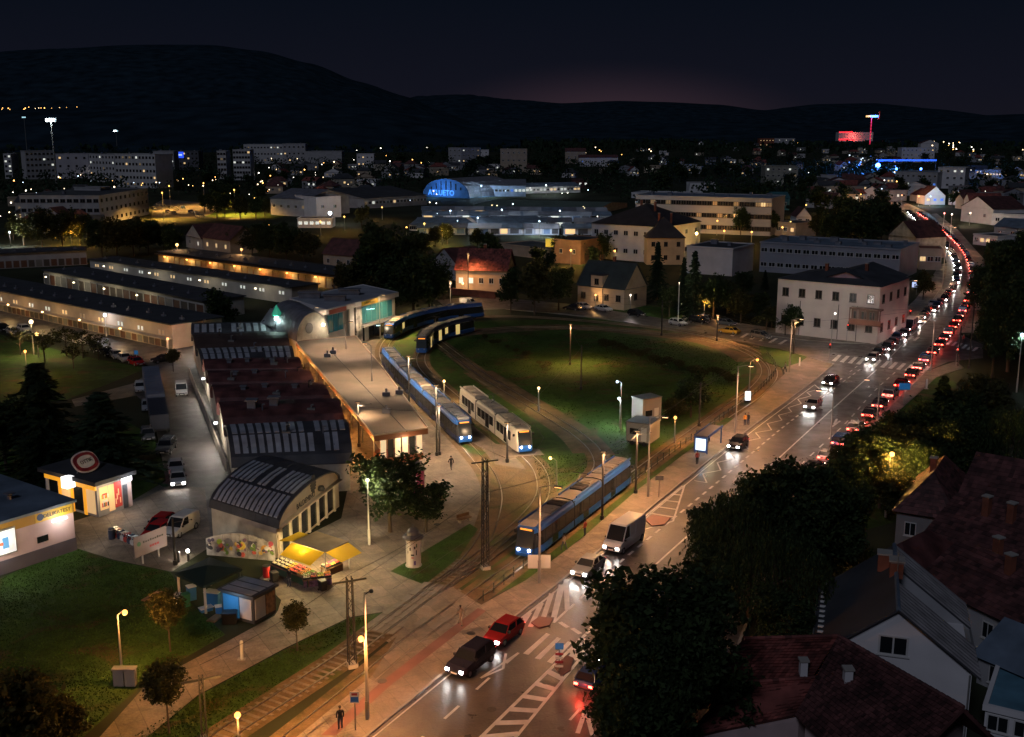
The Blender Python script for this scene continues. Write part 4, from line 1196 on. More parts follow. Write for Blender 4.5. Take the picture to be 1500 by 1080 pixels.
for ti, (tb, L_) in enumerate(tabs):
    nx = int(L_/.64); ny = 3 if ti == 0 else 2
    for i in range(nx):
        for j in range(ny):
            fi = rnd.randrange(6) if ti else (4,4,2,0,0,1,3)[min(6,int(i*7/nx))]
            loc = tb.matrix_basis @ Vector((.35+.64*i, .28+.44*j, (.75,.70,.75)[ti]+.01+.05*j))
            where = ('under the front yellow awning','on the striped corner table','under the right yellow awning')[ti]
            c = thing('fruit_crate', '%s crate of %s fruit %s' % ('wooden' if fi%2 else 'black', fn[fi], where), 'crate', loc, tb.rotation_euler.z+rnd.uniform(-.06,.06), 'fruit crates on the stall')
            link('box', crate_me if fi % 2 else crate_bk, c); link('fruit', fr_me[fi], c, kind='stuff'); ci += 1
q = MB(); 
bt = thing('umbrella_drum', 'round red drum at the left end of the fruit stall', 'drum', G(391,846))
q.lathe([(.32,0),(.36,.3),(.34,.9),(.36,1.1)],12); q.build('body', mat('red_drum',(.4,.02,.02),.5), bt)
q = MB(); q.lathe([(.37,1.1),(.37,1.16)],12); q.build('lid', darksteel, bt)
for lab, px in (('black wheeled bin before the fruit stall',(402,853)),('black wheeled bin at the front of the striped table',(473,866))):
    bt = thing('wheeled_bin', lab, 'bin', G2(px), rnd.uniform(0,1))
    q = MB(); q.hexa([(-.25,-.25,.1),(.25,-.25,.1),(.25,.25,.1),(-.25,.25,.1)],[(-.32,-.32,.95),(.32,-.32,.95),(.32,.32,.95),(-.32,.32,.95)]); q.build('body', blackm, bt)
    q = MB(); q.hexa([(-.34,-.34,.951),(.34,-.34,.951),(.34,.36,.951),(-.34,.36,.951)],[(-.3,-.3,1.03),(.3,-.3,1.03),(.3,.3,1.05),(-.3,.3,1.05)]); q.build('lid', blackm, bt)
    for x in (-.26,.26):
        q = MB(); q.tube((x-.03,.3,.12),(x+.03,.3,.12),.12,n=8); q.build('wheel', rubber, bt)

# ---------------------------------------------------------------- green pavilion roof, recycling things, grey kiosk
t = thing('green_pavilion', 'dark green square canopy on posts behind the grey kiosk', 'canopy', G(306,862))
P = [G(x,y,2.6) for x,y in ((256,840),(306.7,816),(354.7,833),(298.7,858.7))]
ap = sum(P, Vector())/4 + Vector((0,0,.55))
m = MB(); lo = [p-Vector((0,0,.22)) for p in P]
m.add(P+[ap]+lo, [(0,4,1),(1,4,2),(2,4,3),(3,4,0)]+[(i,(i+1)%4,5+(i+1)%4,5+i) for i in range(4)]+[(8,7,6,5)])
m.build('roof', mat('dark_green_roof',(.018,.035,.026),.6,var=.2), t, world=True)
c0 = sum(P, Vector())/4
for p in P:
    b_ = p.lerp(c0,.1); q = MB(); q.box(b_.x-.09,b_.y-.09,0,b_.x+.09,b_.y+.09,2.4); q.build('post', cream, t, world=True)
K = [G(x,y,2.5) for x,y in ((330.7,857),(365,841),(406.7,856),(370.7,875))]
kc = sum(K, Vector())/4
dK = K[2]-K[3]; kL = dK.length; ka = math.atan2(dK.y,dK.x); kD = (K[0]-K[3]).length
t = thing('grey_kiosk', 'dark grey closed kiosk with three pale roof panels', 'kiosk', Vector((K[3].x,K[3].y,0)), ka)
m = MB(); m.box(.15,.15,0,kL-.15,kD-.15,2.3); m.build('wall', mat('anthracite',(.055,.06,.07),.5,var=.1), t)
m = MB(); m.box(-.05,-.05,2.3,kL+.05,kD+.05,2.5); rf = m.build('roof', mat('anthracite',(.055,.06,.07)), t)
for k in range(3):
    m = MB(); m.box(kL*(k+.12)/3,.3,2.502,kL*(k+.9)/3,kD-.25,2.54); m.build('roof_panel', panelm, rf)
for x0,x1,mm,nm in ((.3,kL*.5,whiteplaster,'shutter'),(kL*.54,kL-.3,mat('poster_warm',(.35,.2,.10),.6,var=.7,scale=.5),'poster')):
    m = MB(); m.box(x0,.08,.3,x1,.147,2.1); m.build(nm, mm, t)
m = MB(); m.box(.08,.35,.3,.147,kD*.42,2.1); m.build('shutter', whiteplaster, t)
m = MB(); m.box(.08,kD*.45,.2,.147,kD*.9,2.1); m.build('poster', emat('blue_poster',(.05,.28,.62),.16), t)
point(t, (-1.0,kD*.62,1.9), (.5,.75,1), 45, .3)
bl_ = mat('blue_plastic',(.04,.17,.36),.5,var=.1); gr_ = mat('green_plastic',(.02,.13,.06),.5,var=.1)
for i,(x,y,mm,lab,sx,sy,sz) in enumerate(((313,886,bl_,'pale blue plastic chest freezer beside the grey kiosk',1.3,.8,1.2),(321,898,bl_,'small blue crate on the grass beside the grey kiosk',.6,.5,.6),
    (337,912,blackm,'dark box bench at the corner of the grey kiosk',1.2,.9,.9),(273,888,gr_,'green plastic bin under the dark green canopy',.6,.6,1.1),(281,878,bl_,'blue plastic barrel under the dark green canopy',.7,.7,1.2),
    (302,895,bl_,'flat blue crate lying beneath the dark green canopy',1.1,.6,.3),(262,884,whitem,'white bundle of sacks under the canopy edge',.9,.7,.8))):
    o = thing('market_container', lab, 'container', G(x,y), rnd.uniform(-.3,.8))
    m = MB(); m.hexa([(-sx/2*.9,-sy/2*.9,0),(sx/2*.9,-sy/2*.9,0),(sx/2*.9,sy/2*.9,0),(-sx/2*.9,sy/2*.9,0)],[(-sx/2,-sy/2,sz),(sx/2,-sy/2,sz),(sx/2,sy/2,sz),(-sx/2,sy/2,sz)]); m.build('body', mm, o)
    m = MB(); m.box(-sx/2-.03,-sy/2-.03,sz+.002,sx/2+.03,sy/2+.03,sz+.07); m.build('lid', whitem if mm is bl_ else mm, o)
for lab,a_,b_ in (('wooden board lying on the grass before the kiosk',(308,912),(322,902)),('stack of pale boards lying left of the green canopy',(212,882),(236,868))):
    A_,B_=G2(a_),G2(b_); d=B_-A_; o=thing('board',lab,'board',A_,math.atan2(d.y,d.x)); m=MB(); m.box(0,-.4,.03,d.length,.4,.12); m.build('plank',timber,o)
    m=MB(); m.box(.1,-.35,.122,d.length-.1,.3,.17); m.build('plank',timber,o)

# mural fence beside the front hall
a, L, ang = frame_of((303,813),(403,822))
t = thing('painted_fence', 'curved mural wall painted with fruit beside the arched hall', 'wall', a, ang)
for k in range(8):
    x0, x1 = L*k/8, L*(k+1)/8-.03
    z0 = 1.6+.9*math.sin(math.pi*(k+.2)/8.3); z1 = 1.6+.9*math.sin(math.pi*(k+1.2)/8.3)
    m = MB(); m.hexa([(x0,0,0),(x1,0,0),(x1,.12,0),(x0,.12,0)],[(x0,0,z0),(x1,0,z1),(x1,.12,z1),(x0,.12,z0)])
    m.build('panel', mat('mural_paint',(.34,.31,.29),.8,var=.55,scale=.8,detail=8), t)
for x,z,r,c in ((.52,1.25,.42,(.7,.5,.08)),(.52,1.25,.2,(.75,.62,.2)),(.86,1.1,.4,(.55,.28,.05)),(.20,1.45,.3,(.22,.32,.03)),(.22,.9,.34,(.5,.12,.04)),(.68,1.3,.5,(.12,.11,.13)),(.33,1.4,.5,(.16,.15,.17)),(.95,1.7,.25,(.3,.05,.07)),(.96,.9,.2,(.12,.03,.1)),(.05,1.5,.2,(.05,.04,.08)),(.10,1.6,.18,(.05,.04,.08))):
    q = MB(); q.tube((0,-.02-.006*rnd.random(),0),(0,-.003,0),r,n=14); o = q.build('painted_fruit', mat('mural_%02d%02d%02d'%(c[0]*99,c[1]*99,c[2]*99),c,.8,var=.3,scale=.3), t); o.location=(L*x,-.001*rnd.random(),z)
mc=[(.5,.48,.45),(.07,.06,.08),(.45,.08,.06),(.12,.20,.04),(.5,.33,.08),(.16,.09,.14),(.6,.58,.55),(.03,.03,.04)]
for k in range(46):
    c=mc[rnd.randrange(8)]; x=rnd.uniform(.03,.97); r_=rnd.uniform(.08,.26); z=rnd.uniform(.35,1.45+.9*math.sin(math.pi*x)-.25)
    q=MB(); n_=rnd.choice((5,6,8)); q.tube((0,-.034-.0006*k,0),(0,-.0285,0),r_,n=n_); o=q.build('painted_patch', mat('mural_%02d%02d%02d'%(c[0]*99,c[1]*99,c[2]*99),c,.8,var=.3,scale=.3), t); o.location=(L*x,0,z); o.scale=(rnd.uniform(.6,1.8),1,1); o.rotation_euler=(0,rnd.uniform(0,3),0)
# sign board on posts by the parking
a, L, ang = frame_of((199,832),(246,812))
t = thing('sign_board', 'pinkish blank advertising board on white posts beside the parked van', 'sign', a, ang)
m = MB(); m.box(0,0,.9,L,.08,2.9); m.build('panel', mat('board_pink',(.22,.17,.20),.6,var=.1), t)
for x in (L*.25,L*.75):
    m = MB(); m.box(x-.06,.085,0,x+.06,.2,2.4); m.build('post', whitem, t)
for k in range(9):
    q=MB(); q.box(L*(.26+.072*k),-.02,2.08,L*(.26+.072*k)+L*.052,-.003,2.08+.16+.05*(k%3==0)); q.build('lettering',letm,t)
for k in range(4):
    q=MB(); q.box(L*(.46+.075*k),-.02,1.45,L*(.46+.075*k)+L*.058,-.003,1.66); q.build('lettering',redsign,t)
q = MB(); q.tube((0,-.03,0),(0,-.003,0),.22,n=12); o = q.build('logo', gr_, t); o.location=(L*.14,0,2.15)
# row of parked bikes / trolleys
tr = MB()
for k in range(2): tr.tube((-.3+.6*k-.04,0,.33),(-.3+.6*k+.04,0,.33),.3,n=12)
for a_,b_ in (((-.3,0,.33),(0,0,.75)),((0,0,.75),(.3,0,.33)),((0,0,.75),(.2,0,.95)),((-.3,0,.33),(-.35,0,.95)),((-.35,-.25,.95),(-.35,.25,.95))): tr.tube(a_,b_,.035,n=5)
tr.box(-.2,-.18,.7,.35,.18,.9)
base = None
for k in range(12):
    px = (168+4.9*k, 785+2.2*k)
    cols = [(.5,.5,.5,1),(.35,.05,.04,1),(.05,.06,.1,1)]
    if base is None: mtrol = tr.mesh('frame', carpaint)
    o = thing('parked_scooter', 'small hire scooter standing in the row beside the parked cars', 'scooter', G2(px), .9+rnd.uniform(-.2,.2), 'hire scooters in a row')
    f_ = link('frame', mtrol, o); f_.color = cols[k%3]; base = f_
t = thing('litter_bin', 'dark blue litter bin at the end of the scooter row', 'bin', G(164,790)); q=MB(); q.lathe([(.3,0),(.34,.2),(.34,1.1),(.2,1.25)],10); q.build('body', mat('navy',(.02,.03,.06),.5), t); q=MB(); q.lathe([(.36,1.02),(.36,1.08)],10); q.build('rim', steel, t)
# bollard lights in the yard
for lab,px in (('short bollard with a glowing white head in the yard',(276,822)),('short dark bollard beside the glowing one',(262,824))):
    t = thing('bollard_lamp', lab, 'bollard', G2(px)); q=MB(); q.lathe([(.12,0),(.12,.9)],8); q.build('post', darksteel, t); q=MB(); q.lathe([(.14,.9),(.16,1.0),(.12,1.15)],8)
    on = 'glowing white' in lab; q.build('head', emat('bollard_glow',(1,.93,.8),30) if on else darksteel, t)
    if on: point(t,(-.5,-.2,1.05),(1,.9,.72),170,.1)

# advertising columns
def advert_column(label, px, mm, spots):
    t = thing('advertising_column', label, 'advertising column', G2(px))
    q = MB(); q.lathe([(.78,0),(.78,.12),(.70,.14),(.70,2.75)],20); q.build('drum', mm, t, smooth=False)
    q = MB(); q.lathe([(.72,2.75),(.98,2.8),(1.0,2.95),(.8,3.1),(.62,3.2),(.55,3.5),(.3,3.75),(.1,3.85),(.05,4.15)],14); q.build('cap', mat('patina_metal',(.13,.12,.11),.6,var=.2), t)
    for an,z,wd,hg,c in spots:
        q = MB(); n_=5; pts=[]
        for k in range(n_+1):
            a_=R(an)-wd/1.4+2*wd/1.4*k/n_
            pts += [(.712*math.cos(a_),.712*math.sin(a_),z),(.712*math.cos(a_),.712*math.sin(a_),z+hg)]
        q.add(pts,[(2*k,2*k+2,2*k+3,2*k+1) for k in range(n_)]); q.build('poster', mat('poster_%02d%02d%02d'%(c[0]*99,c[1]*99,c[2]*99),c,.6,var=.1), t)
blk=(.03,.03,.04)
advert_column('white advertising column with a face poster and pointed grey cap', (606,829), mat('white_poster',(.55,.52,.50),.7,var=.1),
   [(-75,1.9,.16,.28,blk),(-110,1.75,.14,.3,blk),(-92,1.25,.3,.16,blk),(-92,1.0,.22,.12,(.4,.05,.06)),(-60,2.05,.12,.35,(.05,.12,.07)),(-75,.35,.18,.4,(.10,.06,.25)),(-130,1.45,.08,.25,blk),(-62,1.3,.1,.5,blk)])
advert_column('magenta and yellow advertising column beside the market tree', (613,722), mat('magenta_poster',(.30,.05,.12),.7,var=.15),
   [(-60,.3,.25,.9,(.6,.45,.05)),(-110,1.5,.3,.7,(.5,.45,.45)),(-70,1.6,.22,.8,(.3,.03,.08))])

# ---------------------------------------------------------------- low fence by the tram, barrier wall, shelter
def rail_fence(label, px, hgt_=1.05, step=2.0, mm=None):
    ln = Line(pxline(px, 1.0)); p0,_ = ln.at(0)
    t = thing('railing', label, 'fence', p0)
    mm = mm or mat('railing_green',(.05,.07,.06),.5,.3)
    pts = [ln.at(d)[0] for d in [ln.L*k/int(ln.L/1.0) for k in range(int(ln.L/1.0)+1)]]
    for z in (hgt_, hgt_*.55):
        q = MB(); q.path([(p.x-p0.x,p.y-p0.y,z) for p in pts], .035, 5); q.build('rail', mm, t)
    q = MB(); q.tube((0,0,0),(0,0,hgt_),.045,n=6); me = q.mesh('post', mm)
    d = 0
    while d < ln.L: p,_ = ln.at(d); link('post', me, t, p-p0); d += step
    return t
rail_fence('low metal railing between the near tram and the pavement', [(708,882),(765,836),(800,809)])
rail_fence('long green railing between the tram tracks and the bus stop pavement', [(800,809),(850,768),(930,705),(1000,655),(1022,640)])
rail_fence('dark railing round the bend of the tram loop', [(1040,628),(1095,588),(1130,556),(1136,540),(1122,521)])
a, L, ang = frame_of((277,551),(330,690))
t = thing('yard_wall', 'long white concrete barrier wall beside the vaulted halls', 'wall', a, ang)
n_ = 16
for k in range(n_):
    m = MB(); m.box(L*k/n_+.03,0,0,L*(k+1)/n_-.03,.18,1.35+.02*(k%2)); m.build('panel', cream, t)
# bus shelter
t = thing('bus_shelter', 'blue framed bus shelter with a lit poster panel', 'bus shelter', G(1030,664), math.atan2((G(1060,640)-G(1030,664)).y,(G(1060,640)-G(1030,664)).x))
blu = mat('shelter_blue',(.03,.09,.30),.45,var=.05)
m = MB(); m.box(-.6,-.75,2.35,5.2,.9,2.42); m.build('roof', mat('shelter_roof',(.25,.21,.17),.6,var=.15), t)
for y0,y1 in ((-.85,-.75),(.9,1.0)):
    m = MB(); m.box(-.7,y0,2.25,5.3,y1,2.55); m.build('beam', blu, t)
for x in (-.65,5.15):
    for y in (-.7,.85):
        m = MB(); m.box(x-.06,y-.06,0,x+.06,y+.06,2.3); m.build('post', blu, t)
m = MB(); m.box(-.85,-.75,.35,-.6,.95,2.3); pf = m.build('poster_frame', blu, t)
m = MB(); m.box(-.88,-.55,.6,-.853,.75,2.1); m.build('poster', emat('shelter_poster',(.80,.93,1),1.2), pf)
m = MB(); m.box(-.6,.86,.3,5.1,.9,2.2); m.build('glass_panel', glass, t)
m = MB(); m.box(.6,.45,.45,4.2,.8,.52); m.build('bench', timber, t)
m = MB(); m.box(.2,-.78,2.2,5.0,-.74,2.26); m.build('strip_light', emat('shelter_strip',(1,.72,.25),1.2), t)
point(t, (2.4,-.2,2.1), (1,.8,.45), 120, .3); point(t,(-1.4,0,1.4),(.8,.93,1),35,.3)

# trailer cabins on the inner lawn
a, L, ang = frame_of((919,652),(951,656))
wh_=mat('cabin_white',(.36,.33,.29),.6,var=.12)
for lab,(A_,B_),hh,dp in (('white box trailer standing in front on the loop lawn',((917,651),(952,656)),3.0,3.4),('taller white cabin behind the box trailer on the lawn',((941,627),(968,622)),3.9,2.4)):
    a, L, ang = frame_of(A_,B_)
    t = thing('trailer_cabin', lab, 'trailer', a, ang, 'white work trailers on the tram loop')
    m=MB(); m.box(0,0,.55,L,dp,hh); m.build('body', wh_, t)
    m=MB(); m.box(-.08,-.08,hh,L+.08,dp+.08,hh+.12); m.build('roof', mat('cabin_roof',(.22,.2,.18),.7,var=.2), t)
    m=MB(); m.box(.2,.1,.3,L-.2,dp-.1,.545); m.build('chassis', darksteel, t)
    m=MB(); m.box(L*.15,-.04,1.5,L*.5,-.003,2.3); m.build('window', glass, t)
    m=MB(); m.box(L*.62,-.05,.7,L*.85,-.003,2.5); m.build('door', whitem, t)
    for x in (L*.25,L*.75):
        m=MB(); m.tube((x,-.02,.32),(x,.22,.32),.32,n=10); m.build('wheel', rubber, t)
# ================================================================ trams
PROF = [(1.08,.28),(1.20,.42),(1.20,1.12),(1.19,2.55),(1.15,2.88),(0.92,3.16),(0.0,3.24)]
lampw = emat('headlamp', (1,.95,.85), 22); lampr = emat('tail_lamp', (1,.05,.02), 7); disp = emat('destination_display',(1,.32,.04),1.6)
def section_mesh(L, nose_f, nose_r, mats, taper=True):
    st = []
    def stn(x, ws, rake, low=0): return (x, ws, rake, low)
    f = L/2; st_f = [(f-1.9,1,0),(f-.9,.95,.10),(f-.35,.86,.22),(f-.05,.74,.30)] if nose_f else [(f-.12,1,0)]
    st_r = [(-f+1.9,1,0),(-f+.9,.95,.10),(-f+.35,.86,.22),(-f+.05,.74,.30)] if nose_r else [(-f+.12,1,0)]
    S = list(reversed(st_r)) + st_f
    P = PROF; half = [(-y,z) for y,z in P[:-1]]; prof = P + half[::-1]
    n = len(prof); pts = []
    for (x, ws, rake) in S:
        sgn = 1 if x > 0 else -1
        for y,z in prof:
            zz = z - (0.18*rake if z > 3.0 else 0)
            pts.append((x - sgn*rake*max(0,z-1.05)*1.0, y*ws, zz))
    m = MB(); bandm = [0,0,1,2,2,3,3,2,2,1,0,0]
    for k in range(len(S)-1):
        o = [(k*n+i, k*n+i+1, (k+1)*n+i+1, (k+1)*n+i) for i in range(n-1)]
        base = len(m.v)
        if k == 0: m.v.extend(pts)
        for i, fc in enumerate(o): m.f.append(fc); m.m.append(bandm[i])
        m.f.append((k*n+n-1, k*n, (k+1)*n, (k+1)*n+n-1)); m.m.append(0)
    for k, nose, flip in ((len(S)-1, nose_f, 0), (0, nose_r, 1)):
        for i in range(len(P)-1):
            a = k*n+i; b = k*n+i+1; c = k*n+(n-1-i-1); d = k*n+(n-1-i)
            if i == len(P)-2: fc = (a, b, d)
            else: fc = (a, b, c, d)
            if not flip: fc = fc[::-1]
            fc = fc[::-1]
            m.f.append(fc); m.m.append(([4,4,5,5,2,3] if nose else [6]*6)[i])
    return m.mesh('car_section', mats)
wdark = mat('tram_dark_band',(.015,.017,.022),.15,var=0,spec=.7)
tblue = mat('tram_blue',(.012,.075,.30),.30,var=.06,scale=2)
tnavy = mat('tram_navy',(.012,.018,.05),.30,var=.05)
tcream = mat('tram_cream',(.52,.49,.42),.35,var=.06)
tsilver = mat('tram_silver',(.40,.42,.46),.35,.2,var=.06)
troof = mat('tram_roof',(.32,.29,.25),.7,var=.2,scale=1.5)
bellow = mat('bellows',(.02,.02,.02),.9,var=0)
litw = emat('tram_lit_window',(1,.72,.25),.55)
tglass = mat('tram_glass',(.02,.022,.026),.08,var=0,spec=.8)
def tram(label, line, d_front, lens, sgn, mats, litp=0.0, headlight=True, cabbox=None, group='trams in the terminal loop', winmats=None, lower_lit=None):
    """sgn=+1: front faces increasing distance along the line"""
    p0,_ = line.at(d_front)
    t = thing('tram', label, 'tram', (p0.x,p0.y,.12), 0, group)
    d = d_front
    for k, L in enumerate(lens):
        a,_ = line.at(d - sgn*0.15); b,_ = line.at(d - sgn*(L-.15))
        c = (a+b)/2; an = math.atan2((a-b).y,(a-b).x)
        first, last = k == 0, k == len(lens)-1
        s = link('car_section', section_mesh(L, first, last, mats), t, (c.x-p0.x,c.y-p0.y,0), an)
        x0 = -L/2+(2.3 if last else .7); x1 = L/2-(2.3 if first else .7)
        n = max(2, int(round((x1-x0)/1.55))); wd=(x1-x0)/n
        for i in range(n):
            door = (i % 4 == 2)
            for sd in (1,-1):
                q = MB(); xa, xb = x0+wd*i+.10, x0+wd*(i+1)-.10
                za, zb = (.5,2.45) if door else (1.22,2.42)
                ya, yb = (1.185,1.212) if sd > 0 else (-1.212,-1.185)
                q.box(xa,ya,za,xb,yb,zb)
                q.build('door' if door else 'window', litw if rnd.random()<litp else tglass, s)
        # roof equipment
        x = -L/2+1.0
        while x < L/2-1.6:
            ln = rnd.uniform(1.1,2.4); 
            if x+ln > L/2-.8: break
            q = MB(); w_=rnd.uniform(.55,.85); hh=rnd.uniform(.06,.20)
            q.box(x,-w_,3.1,x+ln,w_,3.22+hh); 
            for j in range(2): q.box(x+ln*(.15+.45*j),-w_*.7,3.22+hh,x+ln*(.45+.45*j),w_*.7,3.27+hh)
            q.build('roof_box', mats[7] if len(mats)>7 and rnd.random()<.6 else rnd.choice((troof,steel,mat('roof_box_tan',(.42,.36,.28),.6,var=.15),darksteel)), s); x += ln+rnd.uniform(.25,.7)
        for sd in (1,-1):
            q = MB(); q.box(-L/2+.7,sd*.98-.05,3.13,L/2-.9,sd*.98+.05,3.32); q.build('roof_edge', mats[2], s)
        for bx in ((0,) if not(first or last) else (-L*.12,)):
            q = MB(); q.box(bx-1.2,-.95,.0,bx+1.2,.95,.27); q.build('bogie', darksteel, s)
        if k < len(lens)-1:
            q = MB(); q.box(-L/2-.35,-1.12,.45,-L/2+.13,1.12,3.02); q.build('bellows', bellow, s)
        if k == len(lens)//2:
            q = MB(); q.path([(-.9,.0,3.4),(.5,0,4.05),(-.3,0,4.75)], .05, 5); q.tube((-.3,-.8,4.78),(-.3,.8,4.78),.05,n=5); q.build('pantograph', darksteel, s)
        for end,on in ((1,first),(-1,last)):
            if not on: continue
            ex = end*(L/2+.01)
            for sd in (.55,-.55):
                q = MB(); q.ball((ex-end*.04,sd,.92),.15,8); q.build('headlight' if end>0 else 'taillight', lampw if (end>0 and headlight) else (lampr if end < 0 else rimm), s)
            q = MB(); q.box(ex-end*.62-.06,-.62,2.62,ex-end*.62+.06,.62,2.86); q.build('destination_display', disp if end>0 else blackm, s)
            if end > 0 and headlight:
                q = MB(); q.box(ex-end*.50-.03,-.42,1.35,ex-end*.36+.05,.42,1.80); q.build('route_board', emat('route_board',(.8,.9,.95),.38), s)
            q = MB(); q.box(ex-end*.05-.10,-.75,.36,ex-end*.05+.10,.75,.62); q.build('bumper', mats[4], s)
            for sd in (1,-1):
                q = MB(); q.box(ex-end*.9-.06,sd*1.2-.04*sd,2.2,ex-end*.9+.06,sd*1.42,2.5); q.build('mirror', blackm, s)
        d -= sgn*L
    if headlight:
        a,an = line.at(d_front); b,_=line.at(d_front+sgn*4)
        dr=(b-a).normalized()
        spot(t, (dr.x*.4,dr.y*.4,1.0), (dr.x,dr.y,-.25), (1,.93,.8), 260, 70, .8, .1)
    return t
Lo, Li, Lc = TRACKS['south_in'], TRACKS['south_out'], TRACKS['cross']
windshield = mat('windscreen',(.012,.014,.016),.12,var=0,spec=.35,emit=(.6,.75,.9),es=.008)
# near blue tram
d = Li.near(G(777,820))
sg = 1 if Li.near(G(930,690)) < d else -1
M_near = [tblue, wdark, tblue, troof, tblue, windshield, bellow, mat('roof_box_tan',(.42,.36,.28),.6,var=.15)]
tram('blue tram with a cream roof stopped nearest beside the pavement', Li, d, [9.3,7.6,9.3], sg, M_near)
# long dark blue and silver tram at the arcade
d = Lo.near(G(680,652)); sg = -1 if Lo.near(G(590,562)) > d else 1
M_long = [tnavy, wdark, tblue, troof, tblue, windshield, bellow, tsilver]
tram('long dark blue and silver tram standing along the market arcade', Lo, d, [10.2,8.2,8.2,8.2,8.2,9.0], sg, M_long)
# blue tram on the outer curve behind it
d = Lo.near(G(566,524)); 
d2 = Lo.near(G(565,500))
tram('blue tram on the outer curve behind the long tram', Lo, d2 + (-sg)*1.5, [9.3,7.8,7.8,9.0], sg, [tblue, wdark, tblue, troof, tblue, windshield, bellow, mat('roof_box_tan',(.42,.36,.28),.6)], headlight=False, litp=.12)
# dark navy tram on the inner curve with lit windows
d = Li.near(G(617,520)); sgn = 1
nb = Li.near(G(690,487)); sgn = 1 if d > nb else -1
tram('dark navy tram with yellow lit windows on the inner curve', Li, d, [8.8,7.6,8.8], sgn, [tblue, wdark, tnavy, troof, tblue, windshield, bellow, mat('roof_box_tan',(.42,.36,.28),.6)], litp=.38, headlight=False)
# white tram
d = Li.near(G(768,664)); sgn = 1 if Li.near(G(700,612)) < d else -1
tlime = mat('tram_lime',(.22,.30,.06),.4,var=.3)
tram('white tram with lime side panels waiting inside the loop', Li, d, [9.0,8.0,9.0], sgn, [tcream, tcream, tcream, troof, tblue, windshield, bellow, mat('roof_box_tan',(.42,.36,.28),.6)])

